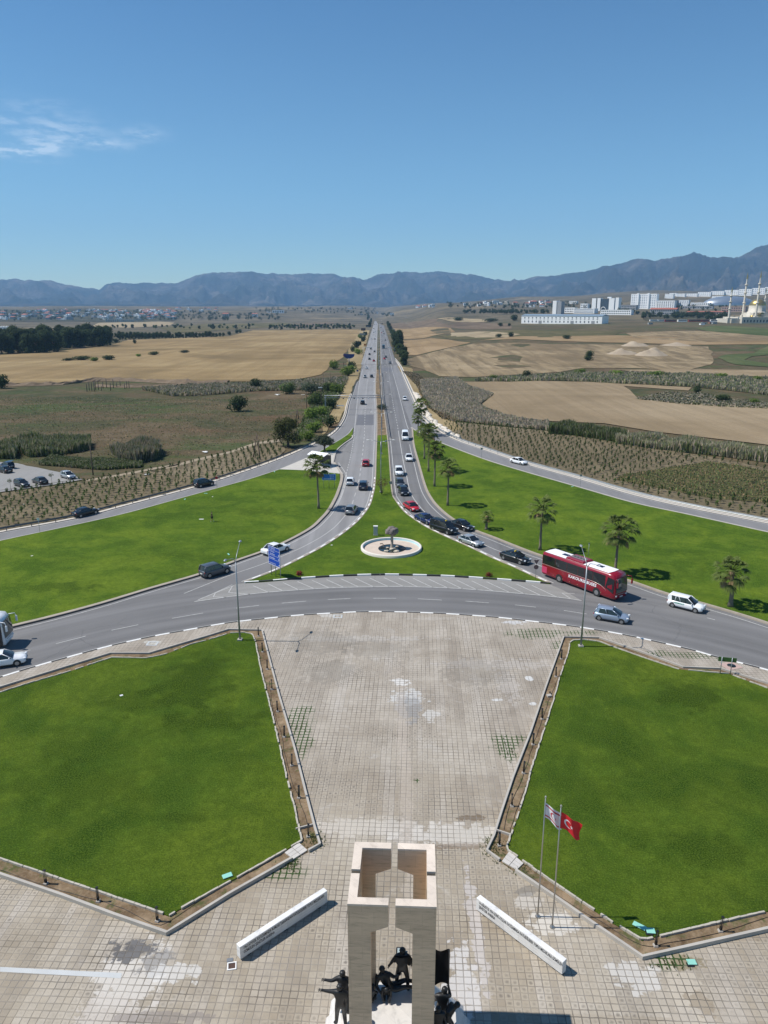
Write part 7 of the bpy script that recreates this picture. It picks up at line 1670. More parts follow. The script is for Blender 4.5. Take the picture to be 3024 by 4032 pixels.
# scattered shrubs in the fields
for i, (px, py, k, sx, sz, lab) in enumerate([(325, 1418, 'bush_dk', 9, 3.0, 'long dark thicket in the wheat field'), (372, 1422, 'bush_yg', 4.5, 3.0, 'light green bush between the two thickets in the wheat field'), (430, 1417, 'bush_dk', 8, 3.2, 'oval dark thicket in the wheat field'), (545, 1404, 'bush_yg', 3.6, 2.2, 'small pale bush in the wheat field'), (608, 1398, 'bush_dk', 5.6, 2.8, 'dark oblong bush in the wheat field'),
    (725, 1390, 'bush_gr', 5, 3.2, 'grey-green bush in the wheat field'), (530, 1353, 'bush_dk', 3.2, 4.2, 'small upright bush at the far side of the wheat field'), (457, 1350, 'bush_dk', 4.5, 4.5, 'green bush at the end of the tree belt'), (903, 1320, 'bush_dk', 5, 5.5, 'small tree alone at the far field corner'), (933, 1312, 'bush_dk', 6, 5.5, 'dark tree clump at the far field corner'), (945, 1310, 'bush_dk', 5, 5, 'dark bush beside the far field corner clump'), (270, 1420, 'bush_dk', 6, 1.8, 'low dark scrub at the left of the thicket')]):
    put_bush(k, gp(px, py), None, (sx / 2, sx / 2 * .8, sz / 2), lab)
for i, (px, py, k, sx, sz, lab) in enumerate([(2073, 1490, 'bush_dk', 5.5, 4, 'rounded green bush in the right ditch, the leftmost big one'), (1945, 1497, 'bush_yg', 4, 3, 'light bush in the right ditch'), (2285, 1472, 'bush_yg', 5, 3, 'light green bush in the far reeds, left of centre'), (2430, 1478, 'bush_yg', 7, 3, 'long light green bush in the far reeds'), (2580, 1485, 'bush_yg', 7, 3.5, 'light green bush in the far reeds, right of centre'), (2840, 1490, 'bush_yg', 5, 3, 'light green bush in the far reeds near the right edge'),
    (2745, 1548, 'bush_dk', 3.6, 3, 'round bush beside the grey reeds'), (2845, 1580, 'bush_dk', 4.2, 2.6, 'dark rounded bush at the lower right reeds'), (2970, 1588, 'bush_yg', 3.4, 2, 'small bush by the pool at the right edge'), (2985, 1502, 'bush_yg', 4, 3, 'light green bush near the right edge of the far reeds'), (2830, 1518, 'bush_yg', 4.4, 2, 'low green bush in the lower far reeds'), (2320, 1410, 'bush_dk', 5, 5, 'dark scrub clump in the striped field'), (2315, 1420, 'bush_dk', 4, 3, 'small scrub below the clump in the striped field'),
    (2230, 1334, 'bush_dk', 9, 3.4, 'low dark bush in the far right field'), (1965, 1328, 'bush_dk', 5, 3.6, 'dark bush left of the far scrub clump'), (2012, 1326, 'bush_dk', 7, 4.5, 'far scrub clump in the right fields'), (1970, 1285, 'bush_dk', 6, 5, 'dark bush left of the white warehouse, the larger'), (2005, 1284, 'bush_dk', 5, 4, 'dark bush left of the white warehouse, the smaller'), (1806, 1263, 'bush_dk', 20, 6, 'long dark shrub line on the slope right of the highway'), (1930, 1266, 'bush_gr', 18, 7, 'grey-green thicket left of the white warehouse'), (2025, 1262, 'bush_dk', 14, 9, 'dark grove behind the left end of the warehouse')]):
    put_bush(k, gp(px, py), None, (sx / 2, sx / 2 * .7, sz / 2), lab)
# dark gum trees at the left edge
def belt(spec, lab, grp, rnd, keys, smin, smax, hpx=None, jit=4):
    """spec: list of (px, py) along a line; n trees"""
    for i, (px, py, s) in enumerate(spec):
        p = gp(px, py); put_tree(keys[i % len(keys)], p, s * rnd.uniform(smin, smax), lab, grp)
rt = random.Random(21)
sp1 = [(-60 + i * 34, 1393 - i * 1.0 + rt.uniform(-3, 3), 1.75) for i in range(9)] + [(-40 + i * 44, 1378 + rt.uniform(-4, 3), 1.95) for i in range(7)] + [(-60 + i * 60, 1362 + rt.uniform(-4, 4), 1.9) for i in range(6)]
belt(sp1, 'tall dark gum tree in the dense grove at the left edge', 'dark gum trees in the left grove', rt, ['gum', 'gum2'], .85, 1.15)
sp2 = [(268 + i * 22, 1369 - i * 1.1 + rt.uniform(-2, 2), 1.75) for i in range(8)] + [(262 + i * 27, 1352 - i * .8, 1.85) for i in range(7)]
belt(sp2, 'tall dark gum tree in the dense grove right of the gap', 'dark gum trees in the right grove', rt, ['gum2', 'gum'], .85, 1.15)
sp3 = [(470 + i * 13.2, 1337 - i * .36 + rt.uniform(-1.2, 1.2), .85) for i in range(32)] + [(440 + i * 15, 1326 + rt.uniform(-2, 2), .85) for i in range(16)]
belt(sp3, 'small dark pine in the belt behind the wheat field', 'pines in the belt behind the wheat field', rt, ['pine'], .8, 1.25)
sp4 = [(440 + rt.uniform(0, 560), rt.uniform(1284, 1298), .9) for i in range(46)]
belt(sp4, 'tiny far tree in the hedges beyond the pine belt', 'far hedge trees on the left plain', rt, ['pine', 'round'], .7, 1.2)
sp5 = [(1060 + i * 11.5 + rt.uniform(-4, 4), 1296 + rt.uniform(-5, 3), 1.0) for i in range(30)] + [(1065 + i * 12, 1287 + rt.uniform(-4, 3), .9) for i in range(28)]
belt(sp5, 'small tree in the young plantation left of the highway', 'young plantation left of the highway', rt, ['pine', 'round'], .7, 1.2)
# the hedge of trees on the right of the highway
sp6 = [(1592 - i * 1.0, 1437 - i * 6, .75) for i in range(6)] + [(1580 - i * 2.3, 1405 - i * 5.2, .9) for i in range(11)] + [(1556 - i * 2.2 + rt.uniform(-2, 2), 1345 - i * 4.6, 1.0) for i in range(9)] + [(1537 - i * 1.5, 1302 - i * 3.4, .95) for i in range(9)] + [(1569, 1388, 1.3), (1566, 1370, 1.35), (1574, 1392, 1.3), (1560, 1360, 1.4), (1571, 1350, 1.5), (1563, 1345, 1.5)]
belt(sp6, 'dark green roadside tree in the hedge right of the highway', 'roadside hedge trees right of the highway', rt, ['gum2', 'round', 'gum'], .65, 1.15)
sp7 = [(1455 + i * .55, 1288 - i * 2.0, 1.0) for i in range(14)] + [(1450 + rt.uniform(-6, 6), 1255 + rt.uniform(-8, 8), 1.2) for i in range(8)] + [(1442 + rt.uniform(-8, 2), 1325 + rt.uniform(-15, 15), .5) for i in range(7)]
belt(sp7, 'dark roadside tree on the left side of the far highway', 'roadside trees left of the far highway', rt, ['gum2', 'round'], .7, 1.1)
sp8 = [(rt.uniform(1500, 1560), rt.uniform(1236, 1250), 1.5) for i in range(16)] + [(rt.uniform(1380, 1480), rt.uniform(1232, 1246), 1.4) for i in range(16)]
# trees of the town on the left and between the campus buildings on the right
sp9 = [(rt.uniform(0, 900), rt.choice([rt.uniform(1226, 1240), rt.uniform(1240, 1264)]), 1.4) for i in range(300)] + [(rt.uniform(880, 1110), rt.uniform(1238, 1262), 1.3) for i in range(60)] + [(rt.uniform(1000, 1480), rt.uniform(1216, 1236), 1.6) for i in range(80)]
sp10 = [(rt.uniform(1820, 2060), rt.uniform(1226, 1238), 1.0) for i in range(34)] + [(rt.uniform(2530, 2860), rt.uniform(1238, 1258), 1.0) for i in range(90)] + [(rt.uniform(2660, 2900), rt.uniform(1208, 1228), 1.2) for i in range(22)] + [(rt.uniform(2430, 2540), rt.uniform(1226, 1240), 1.0) for i in range(12)] + [(rt.uniform(1760, 2460), rt.uniform(1196, 1216), 1.2) for i in range(110)] + [(rt.uniform(1820, 2170), rt.uniform(1228, 1236), .9) for i in range(70)] + [(rt.uniform(2740, 3010), rt.uniform(1255, 1266), .8) for i in range(8)]
fm = MB()
for px, py, s_ in sp8 + sp9 + sp10:
    p = gp(px, py); h_ = 8 * s_ * rt.uniform(.7, 1.3); fm.tube([p, p + Vector((0, 0, h_ * .5))], [.3, .15], 4, 1)
    for k in range(3): leaves(fm, (p.x + rt.uniform(-.25, .25) * h_, p.y, p.z + h_ * rt.uniform(.4, .7)), (h_ * .32, h_ * .32, h_ * .34), 46, .95, rt)
tag(fm.build('far_trees', [M_leafdk, M_bark]), 'far scattered trees among the houses, campus buildings and hills', 'trees', kind='stuff')
REEDG = mat_field('reed_litter', (.075, .075, .040), (.125, .118, .070), (.18, .16, .10), R(80), 5, .4)
# ---- reeds and rough growth: nobody could count the stems
def reeds(poly, n, h, mats, lab, seed, name='reeds', wd=.05, lean=.25, h0=0):
    r = random.Random(seed); mb = MB()
    if name == 'reeds' or 'scrub' in lab or 'under' in name: struct(drape('reed_ground', rag(poly, 1.5, 6, seed), REEDG, .16 if poly[0].y > 380 else .08))
    for x, y in scatter(poly, n, r):
        hh = h * r.uniform(.6, 1.15) * (.75 + .5 * noise.noise(Vector((x / 5, y / 5, seed)))); a = r.uniform(0, 6.28); w_ = wd * r.uniform(.7, 1.5); z = hgt(x, y)
        lx, ly = r.uniform(-lean, lean) * hh, r.uniform(-lean, lean) * hh; cx, cy = math.cos(a) * w_, math.sin(a) * w_; mi = min(len(mats) - 1, int(r.random() * len(mats)))
        mb.add([(x - cx, y - cy, z), (x + cx, y + cy, z), (x + lx * .6 + cx * 1.6, y + ly * .6 + cy * 1.6, z + hh * .62), (x + lx * .6 - cx * 1.6, y + ly * .6 - cy * 1.6, z + hh * .62)], [(0, 1, 2, 3)], mi)
        mb.add([(x + lx * .6 - cx * 2.2, y + ly * .6 - cy * 2.2, z + hh * .6), (x + lx * .6 + cx * 2.2, y + ly * .6 + cy * 2.2, z + hh * .6), (x + lx, y + ly, z + hh)], [(0, 1, 2)], mi)
    return tag(mb.build(name, mats), lab, 'reeds', kind='stuff')
GR, GG, GB = [M_reed, M_reedbr, M_reed, M_reedgn], [M_reedgn, M_reedgn, M_leafmd, M_reed], [M_reedbr, M_reed, M_reedbr]
reeds(GL([s3(*p) for p in [(650, 243), (760, 250), (880, 268), (950, 280), (1000, 285), (1000, 262), (900, 240), (700, 215)]]), 9000, 3.4, GG, 'tall green reeds at the left end of the right reed bed', 1, wd=.07)
reeds(GL([s3(*p) for p in [(960, 288), (1150, 315), (1400, 340), (1659, 375), (1850, 400), (1850, 358), (1659, 345), (1400, 312), (1150, 285), (980, 262)]]), 17000, 3.3, GR, 'long bed of grey-green reeds beyond the right planted plot', 2, wd=.08)
reeds(GL([s3(*p) for p in [(60, 0), (230, -10), (290, 30), (400, 62), (330, 110), (380, 140), (500, 175), (650, 195), (650, 228), (450, 208), (240, 185), (110, 130), (70, 60)]]), 21000, 1.7, [M_reedbr, M_reed, M_reedbr], 'grey-brown reed thicket right of the highway', 3, wd=.12)
reeds(GL([(1870, 1500), (2010, 1488), (2250, 1476), (2500, 1472), (2760, 1478), (3060, 1500), (3060, 1560), (2850, 1535), (2700, 1522), (2450, 1512), (2200, 1498), (2000, 1504)]), 17000, 2.4, [M_reed, M_reedbr, M_reed, M_reedgn], 'far band of grey reeds crossing the right fields', 4, wd=.18)
reeds(GL([(2500, 1572), (2620, 1545), (2760, 1552), (2900, 1575), (3060, 1590), (3060, 1612), (2860, 1604), (2680, 1592)]), 5000, 1.0, [M_reed, M_leafol, M_reedbr], 'low rough growth at the near edge of the far reeds', 5, name='scrub', wd=.18)
reeds(GL([(70, 1782), (115, 1800), (230, 1795), (360, 1768), (355, 1745), (200, 1735), (90, 1750), (0, 1775), (-60, 1790), (-60, 1808), (60, 1806)]), 11000, 3.2, GG + [M_reed, M_reed], 'broad green reed clump above the car park', 6, wd=.09)
reeds(GL([(440, 1790), (470, 1812), (540, 1822), (610, 1810), (636, 1790), (620, 1768), (540, 1760), (470, 1768)]), 7500, 3.3, [M_reed, M_reed, M_reedbr, M_reedgn], 'rounded tawny reed clump left of the planted plot', 7, wd=.09)
reeds(GL([(150, 1830), (400, 1850), (560, 1840), (560, 1822), (400, 1810), (200, 1800)]), 9000, .9, [M_reedgn, M_leafmd, M_reed], 'low green weeds between the reed clumps', 8, name='weeds', wd=.10)
reeds(GL([(560, 1535), (760, 1520), (1000, 1512), (1250, 1500), (1370, 1490), (1360, 1515), (1250, 1535), (1000, 1540), (780, 1558), (680, 1560)]), 12000, 2.0, GB + [M_reed, M_grassol], 'dusky scrub along the lower edge of the wheat field', 9, name='scrub', wd=.2)
reeds(GL([(1180, 1740), (1290, 1640), (1345, 1540), (1370, 1490), (1330, 1490), (1255, 1560), (1200, 1640), (1160, 1720)]), 9000, 1.5, [M_leafyg, M_reedgn, M_reed, M_leafol], 'bright green undergrowth below the gantry', 10, name='undergrowth', wd=.12)
reeds(rag(weedR, 1, 4, 4), 7000, .6, [M_grassol, M_reedgn, M_palmdry, M_grassol], 'tawny and green weeds over the right end of the planted plot', 11, name='weeds', wd=.07)
reeds(GL([(1585, 1462), (1640, 1520), (1680, 1600), (1740, 1650), (1800, 1665), (1720, 1600), (1700, 1520), (1640, 1470)]), 5000, .9, [M_palmdry, M_leafol, M_reedbr], 'dry grass on the right highway verge', 12, name='dry_grass', wd=.12)
rough = GL([(-60, 1800), (300, 1850), (560, 1850), (900, 1760), (1110, 1725), (1190, 1650), (1200, 1570), (600, 1570), (-60, 1560)])
reeds(rough, 9000, .30, [M_grassol, M_grassbr, M_palmdry, M_grassbr, M_grassol], 'rough grass over the open ground on the left', 13, name='rough_grass', wd=.11, lean=.9)
ps = random.Random(9); vg = MB()
for (px, py, rx, ry, n) in [(2000, 2960, 1.0, 1.5, 60), (1178, 2860, .8, 1.8, 30), (1240, 3310, .7, 1.0, 160), (1950, 3340, .9, 1.2, 220), (2055, 3420, .8, .6, 80), (1140, 3405, .7, .6, 90), (2645, 3800, 1.0, .5, 60)]:
    p = gp(px, py, .16)
    for _ in range(n):
        x, y = p.x + ps.gauss(0, rx / 2), p.y + ps.gauss(0, ry / 2)
        if py < 3300 or py > 3700: x = round(x / .42) * .42 + ps.gauss(0, .02)
        for k in range(4):
            a = ps.uniform(0, 6.28); h_ = ps.uniform(.05, .16); vg.add([(x - .02, y, .15), (x + .02, y, .15), (x + math.cos(a) * .08, y + math.sin(a) * .08, .15 + h_)], [(0, 1, 2)])
tag(vg.build('weeds', [M_reedgn]), 'tufts of weeds growing in the paving joints and bed corners', 'weeds', kind='stuff')
# ---- saplings: the nearest three hundred one by one, the rest as one mass
sr = random.Random(17); SAPM = []
for s in range(4):
    m = MB(); r = random.Random(s)
    m.tube([(0, 0, 0), (r.uniform(-.05, .05), 0, .8)], [.015, .01], 4)
    for k in range(26):
        a = r.uniform(0, 6.28); z = r.uniform(.15, 1.0); L = .42 * (1.1 - z * .6) * r.uniform(.7, 1.3); e = (math.cos(a) * L, math.sin(a) * L, z + r.uniform(.05, .2)); w_ = .045
        w_ = .13
        m.add([(0, 0, z), (e[0] * .5 - math.sin(a) * w_, e[1] * .5 + math.cos(a) * w_, z + .08), e, (e[0] * .5 + math.sin(a) * w_, e[1] * .5 - math.cos(a) * w_, z + .08)], [(0, 1, 2, 3)])
    SAPM.append(m.mesh('sapling', [M_sap]))
pts = []
for poly, rot, du, dv, grp, lab in ((plotL, R(14), 1.55, 1.9, 'saplings in the left planted plot', 'young green sapling in the rows of the left planted plot'), (plotR, R(-32), 1.9, 2.0, 'saplings in the right planted plot', 'young green sapling in the rows of the right planted plot')):
    cx = sum(p.x for p in poly) / len(poly); cy = sum(p.y for p in poly) / len(poly); ca, sa = math.cos(rot), math.sin(rot)
    for i in range(-70, 71):
        for j in range(-70, 71):
            u, v = i * du + (j % 2) * .3, j * dv; x, y = cx + u * ca - v * sa + sr.gauss(0, .16), cy + u * sa + v * ca + sr.gauss(0, .16)
            if inside((x, y), poly) and sr.random() > .04 and not inside((x, y), weedR) and abs(x / y) < .56: pts.append((x, y, grp, lab))
pts.sort(key=lambda q: q[0] ** 2 + q[1] ** 2)
for k, (x, y, grp, lab) in enumerate(pts[:300]):
    o = link('sapling', SAPM[k % 4]); o.location = (x, y, .03); s = sr.uniform(.7, 1.25); o.scale = (s, s, s * sr.uniform(.9, 1.2)); o.rotation_euler = (0, 0, sr.uniform(0, 6.28)); tag(o, lab, 'sapling', grp)
sm = MB()
for (x, y, grp, lab) in pts[300:]:
    a = sr.uniform(0, 6.28); s = sr.uniform(.7, 1.25); me = SAPM[sr.randrange(4)]; c_, s_ = math.cos(a) * s, math.sin(a) * s
    sm.add([(x + v.co.x * c_ - v.co.y * s_, y + v.co.x * s_ + v.co.y * c_, .03 + v.co.z * s) for v in me.vertices], [tuple(p.vertices) for p in me.polygons])
tag(sm.build('saplings', [M_sap]), 'farther rows of young saplings in both planted plots', 'saplings', kind='stuff')
print('saplings', len(pts))
for px, py, lab in ((44, 1936, 'thin staked young tree left of the dark grey hatchback'), (206, 1912, 'thin staked young tree in front of the parked dark saloon')):
    p = gp(px, py); t = thing('young_tree', lab, 'tree', p); MB().tube([(0, 0, 0), (0, 0, 2.2)], .03, 5).build('trunk', [M_bark], t); c = MB(); leaves(c, (0, 0, 2.3), (.55, .55, .45), 60, .12, sr); c.build('crown', [M_sap], t)
rail_ = MB(); ln = resample(GL([(-60, 1952), (0, 1941), (60, 1934), (205, 1913), (330, 1893)]), 1.0)
cf = thing('cable_fence', 'low brown fence between the car park and the planted plot', 'fence', ln[0]); L0 = ln[0]
MB().tube([(p.x - L0.x, p.y - L0.y, .55) for p in ln], .035, 4).build('rail', [M_wood], cf)
pm_ = MB().box((0, 0, .3), (.08, .08, .6)).mesh('post', [M_wood])
for p in ln[::5]: q = link('post', pm_, cf); q.location = (p.x - L0.x, p.y - L0.y, 0)
# ================================================================ FAR BUILDINGS
M_bw = plain('wall_white', (.86, .86, .85), .7, vary=.06, scale=.05); M_bc = plain('wall_cream', (.48, .44, .36), .8, vary=.08, scale=.05); M_bgy = plain('wall_grey', (.30, .31, .32), .8, vary=.1, scale=.05); M_win = plain('window_dark', (.04, .055, .075), .25, vary=.2); M_winl = plain('window_blue', (.11, .16, .23), .3)
M_rred = plain('roof_red', (.30, .10, .065), .8, vary=.15, scale=.1); M_rgy = plain('roof_grey_blue', (.20, .27, .34), .5, vary=.08); M_gold = plain('gilded', (.42, .31, .12), .38, .8); M_silver = plain('dome_silver', (.42, .46, .50), .38, .75, vary=.03); M_pink2 = plain('wall_pink', (.36, .25, .21), .8)
def measure(px0, px1, ybase, ytop):
    """ground point and size in metres of something standing upright at a place in the photo"""
    p = gp((px0 + px1) / 2, ybase); s = p.y / (CP + (2016 - ybase) / FPX * SP) / FPX
    return p, (px1 - px0) * s, zat(ytop, p.y) - p.z
def rows(t, wdt, dep, z0, z1, nr, nc, m, fw=.55, fh=.5, x0=None, x1=None, side=False):
    x0 = -wdt / 2 if x0 is None else x0; x1 = wdt / 2 if x1 is None else x1; cw = (x1 - x0) / nc; ch = (z1 - z0) / nr
    me = MB().box((0, 0, 0), (cw * fw, .16, ch * fh)).mesh('window', [m]); n = 0
    for i in range(nr):
        for j in range(nc):
            n += 1
            if n > 100: return
            o = link('window', me, t); o.location = (x0 + cw * (j + .5), -dep / 2 - .05, z0 + ch * (i + .5))
def bld(px0, px1, yb, yt, dep, m, lab, nr=3, nc=6, win=M_win, rz=None, cat='building', name='building', roof=None, extra=None, fw=.55, fh=.5, par=True):
    rz = (R(-40) if px0 > 2200 else 0) if rz is None else rz
    p, w_, h_ = measure(px0, px1, yb, yt); w_ *= .98; t = thing(name, lab, cat, (p.x, p.y + dep / 2, p.z), rz)
    MB().box((0, 0, h_ / 2 - .75), (w_, dep, h_ + 1.5)).build('walls', [m], t)
    if nr: rows(t, w_ * .96, dep, h_ * .06, h_ * .95, nr, nc, win, fw, fh)
    if roof == 'gable':
        hh = h_ * .28; r_ = MB(); r_.add([(-w_ * .52, -dep * .55, h_ - .05), (w_ * .52, -dep * .55, h_ - .05), (w_ * .52, 0, h_ + hh), (-w_ * .52, 0, h_ + hh), (w_ * .52, dep * .55, h_ - .05), (-w_ * .52, dep * .55, h_ - .05)], [(0, 1, 2, 3), (3, 2, 4, 5), (0, 3, 5), (1, 4, 2)]); r_.build('roof', [M_rred], t)
    elif par: MB().box((0, 0, h_ + .32), (w_ + .5, dep + .5, .64)).build('parapet', [m], t)
    return t, w_, h_
# the long white warehouse
p, w_, h_ = measure(2060, 2396, 1275, 1243); w_ *= 1.0; dep = 26
t = thing('warehouse', 'very long white warehouse with two rows of small dark windows and a blue-grey roof', 'warehouse', (p.x, p.y + dep / 2, p.z), R(-36))
MB().box((0, 0, h_ / 2 - 1.0), (w_, dep, h_ + 2.0)).build('walls', [M_bw], t)
r_ = MB(); hh = 1.9; r_.add([(-w_ / 2 - .6, -dep / 2 - .6, h_), (w_ / 2 + .6, -dep / 2 - .6, h_), (w_ / 2 + .6, 0, h_ + hh), (-w_ / 2 - .6, 0, h_ + hh), (w_ / 2 + .6, dep / 2 + .6, h_), (-w_ / 2 - .6, dep / 2 + .6, h_)], [(0, 1, 2, 3), (3, 2, 4, 5), (0, 3, 5), (1, 4, 2)]); r_.build('roof', [M_rgy], t)
me1 = MB().box((0, 0, 0), (w_ / 75, .2, h_ * .11)).mesh('window', [M_win]); me2 = MB().box((0, 0, 0), (w_ / 90, .2, h_ * .22)).mesh('window', [M_win]); me3 = MB().box((0, 0, 0), (w_ / 26, .2, h_ * .36)).mesh('door', [M_bgy])
for i in range(19):
    x = -w_ / 2 + w_ * (i + .9) / 20
    o = link('window', me1, t); o.location = (x, -dep / 2 - .07, h_ * .76); o = link('window', me1, t); o.location = (x, -dep / 2 - .07, h_ * .58); o.scale = (1, 1, .55)
    if i in (4, 12, 17): o = link('door', me3, t); o.location = (x, -dep / 2 - .07, h_ * .2)
    else: o = link('window', me2, t); o.location = (x, -dep / 2 - .07, h_ * .26)
# slab tower left
def slab(px0, px1, yb, yt, lab, parts, dep=16, base=M_bw):
    p, w_, h_ = measure(px0, px1, yb, yt); w_ *= .95; t = thing('tower_block', lab, 'tower', (p.x, p.y + dep / 2, p.z), R(-38))
    for (a, b, f, m, dy) in parts: MB().box((-w_ / 2 + w_ * (a + b) / 2, dy, h_ * f / 2 - 1), (w_ * (b - a) - .1, dep, h_ * f + 2)).build('wing', [m], t)
    return t, w_, h_, dep
slab(2182, 2220, 1236, 1184, 'slim pale twin slab tower behind the warehouse', [(0, .45, 1, M_bw, 0), (.45, .52, .9, M_bgy, 1), (.52, 1, .95, M_bgy, .8)])
t, w_, h_, dp = slab(2332, 2447, 1224, 1172, 'white hospital tower with tall dark glass bands and an arched entrance', [(0, .16, .96, M_bw, 0), (.16, .21, .95, M_win, 1), (.21, .33, .97, M_bw, -1), (.33, .64, .90, M_win, .6), (.64, .84, .96, M_bw, 0), (.84, .88, .96, M_winl, 1), (.88, 1, 1, M_bw, 0)])
for f in (.36, .41, .46, .51, .56, .61): MB().box((-w_ / 2 + w_ * f, -dp / 2 + .45, h_ * .45), (.5, .3, h_ * .86)).build('mullion', [M_winl], t)
MB().tube([(-w_ * .05 + w_ * .09 * math.cos(R(a)), -dp / 2 - .6, 2 + h_ * .22 * math.sin(R(a))) for a in range(0, 181, 20)], .7, 6).build('arch', [M_bw], t)
MB().box((w_ * .1, 0, h_ + .2), (w_ * .12, 6, 3)).build('roof_house', [M_bw], t)
t, w_, h_ = bld(2488, 2592, 1216, 1158, 16, M_bw, 'white dormitory slab with a grid of windows and two projecting bays', 8, 12, M_winl, fw=.5, fh=.42)
for f in (-.22, .19): MB().box((w_ * f, -dep * .0 - 9, h_ / 2 - 1), (w_ * .075, 3, h_ + 6)).build('bay', [M_bw], t)
bld(2590, 2662, 1218, 1184, 14, M_bw, 'white and grey block right of the dormitory slab', 4, 8, M_win)
bld(2672, 2716, 1206, 1182, 12, M_bw, 'white block with blue windows right of the grey block', 4, 5, M_winl); bld(2662, 2672, 1206, 1183, 8, M_win, 'narrow glass stair tower between two white blocks', 0)
bld(2445, 2512, 1220, 1202, 12, M_bgy, 'low grey glazed building left of the dormitory slab', 2, 10, M_win)
bld(2368, 2496, 1240, 1221, 12, M_bw, 'long two-storey white building with many small windows below the hospital', 2, 16, M_win)
bld(2265, 2355, 1234, 1216, 18, M_bw, 'white terraced building with long horizontal bands left of the hospital', 3, 1, M_winl, fw=.96, fh=.35); bld(2228, 2272, 1232, 1212, 12, M_bw, 'low white building behind the warehouse, left of the terraced one', 2, 6); bld(2290, 2320, 1216, 1196, 12, M_bw, 'small stepped white building on the rise behind the terraced one', 2, 4); bld(2243, 2276, 1196, 1186, 10, M_bw, 'small white house on the slope above the warehouse', 2, 4)
bld(2372, 2400, 1222, 1216, 8, M_bw, 'small dome-side annex below the hospital entrance', 1, 4)
bld(2567, 2672, 1240, 1218, 14, M_bgy, 'long red-roofed building below the grey block', 2, 12, M_win, roof='gable')
bld(2712, 2792, 1240, 1228, 12, M_pink2, 'low pink building with a red roof left of the minarets', 1, 8, M_win, roof='gable'); bld(2800, 2868, 1240, 1228, 12, M_pink2, 'low red building behind the left minaret', 1, 7, M_win, roof='gable'); bld(2850, 2942, 1228, 1208, 14, M_pink2, 'maroon banded building under the silver dome', 2, 10, M_win)
bld(2725, 2800, 1203, 1192, 12, M_bw, 'low white building left of the silver dome, the lower', 1, 9); bld(2690, 2810, 1216, 1206, 10, M_bgy, 'long grey shed below the low white building', 1, 12)
# hill-top apartment row
for i, (a, b, yb, yt, lab) in enumerate([(2622, 2656, 1175, 1157, 'first pale apartment block from the left on the ridge'), (2640, 2668, 1166, 1154, 'second pale apartment block from the left on the ridge, set back'), (2668, 2702, 1168, 1156, 'third pale apartment block from the left on the ridge'), (2702, 2750, 1168, 1156, 'fourth pale apartment block from the left on the ridge'), (2752, 2802, 1168, 1150, 'fifth pale apartment block from the left on the ridge'), (2804, 2854, 1162, 1146, 'sixth pale apartment block from the left on the ridge'), (2858, 2910, 1162, 1142, 'pale apartment block on the ridge just left of the second minaret'), (2914, 2962, 1164, 1138, 'pale apartment block on the ridge between the tall minarets'), (2966, 3014, 1160, 1134, 'pale apartment block on the ridge right of the tallest minaret'), (3016, 3060, 1156, 1130, 'pale apartment block on the ridge at the right edge'), (2808, 2850, 1182, 1166, 'pale apartment block below the ridge row')]):
    bld(a, b, yb, yt, 12, M_bw, lab, 3, 6, M_winl, par=False, fw=.4, fh=.35)
# silver dome hall
p, w_, h_ = measure(2790, 3000, 1203, 1165); t = thing('dome_hall', 'wide low silver dome hall behind the minarets', 'hall', (p.x, p.y + 40, p.z), R(2))
d_ = MB(); V = []; nr, nk = 14, 64
for i in range(nr + 1):
    a = math.pi / 2 * i / nr
    for k in range(nk): th = 2 * math.pi * k / nk; V.append((w_ / 2 * math.cos(a) * math.cos(th), 38 * math.cos(a) * math.sin(th), h_ * math.sin(a) ** .9))
d_.add(V, [(i * nk + k, i * nk + (k + 1) % nk, (i + 1) * nk + (k + 1) % nk, (i + 1) * nk + k) for i in range(nr) for k in range(nk)], 0, True); d_.build('shell', [M_silver], t); MB().box((0, 0, -2), (w_ * .9, 60, 5)).build('base', [M_bgy], t)
# the mosque
M_mar = plain('mosque_stone', (.54, .50, .42), .6, vary=.06, scale=.05)
def minaret(px, yb, yt, lab, w=1.0):
    p, w_, h_ = measure(px - 8, px + 8, yb, yt); r = w_ * .25 * w; t = thing('minaret', lab, 'minaret', p)
    MB().box((0, 0, h_ * .06), (r * 3.4, r * 3.4, h_ * .16)).build('base', [M_mar], t)
    MB().lathe((0, 0, 0), [(r * 1.3, h_ * .14), (r, h_ * .18), (r, h_ * .38), (r * .92, h_ * .385), (r * .88, h_ * .58), (r * .80, h_ * .585), (r * .76, h_ * .74), (r * .62, h_ * .745), (r * .58, h_ * .86)], 16).build('shaft', [M_mar], t)
    for f in (.38, .58, .74): MB().lathe((0, 0, h_ * f), [(r * .95, -h_ * .018), (r * 1.55, 0), (r * 1.55, h_ * .02), (r * .9, h_ * .02)], 16).build('balcony', [M_mar], t)
    MB().lathe((0, 0, h_ * .86), [(r * .75, 0), (r * .5, h_ * .06), (0, h_ * .14)], 14).build('cap', [M_gold], t)
minaret(2867, 1272, 1128, 'nearest and lowest-looking minaret left of the mosque'); minaret(2921, 1268, 1070, 'tall minaret, second from the left'); minaret(2972, 1272, 1064, 'tallest minaret, in front of the mosque'); minaret(3006, 1236, 1132, 'minaret behind the mosque near the right edge', .8)
p, w_, h_ = measure(2880, 3080, 1273, 1238); dep = 60; t = thing('mosque', 'cream mosque with gilded domes at the right edge', 'mosque', (p.x, p.y + dep / 2, p.z))
MB().box((w_ * .1, 0, h_ * .35 - 2), (w_ * .8, dep, h_ * .7 + 4)).build('walls', [M_mar], t); MB().box((-w_ * .37, 0, h_ * .25 - 2), (w_ * .2, dep * .8, h_ * .5 + 4)).build('courtyard_wall', [M_mar], t)
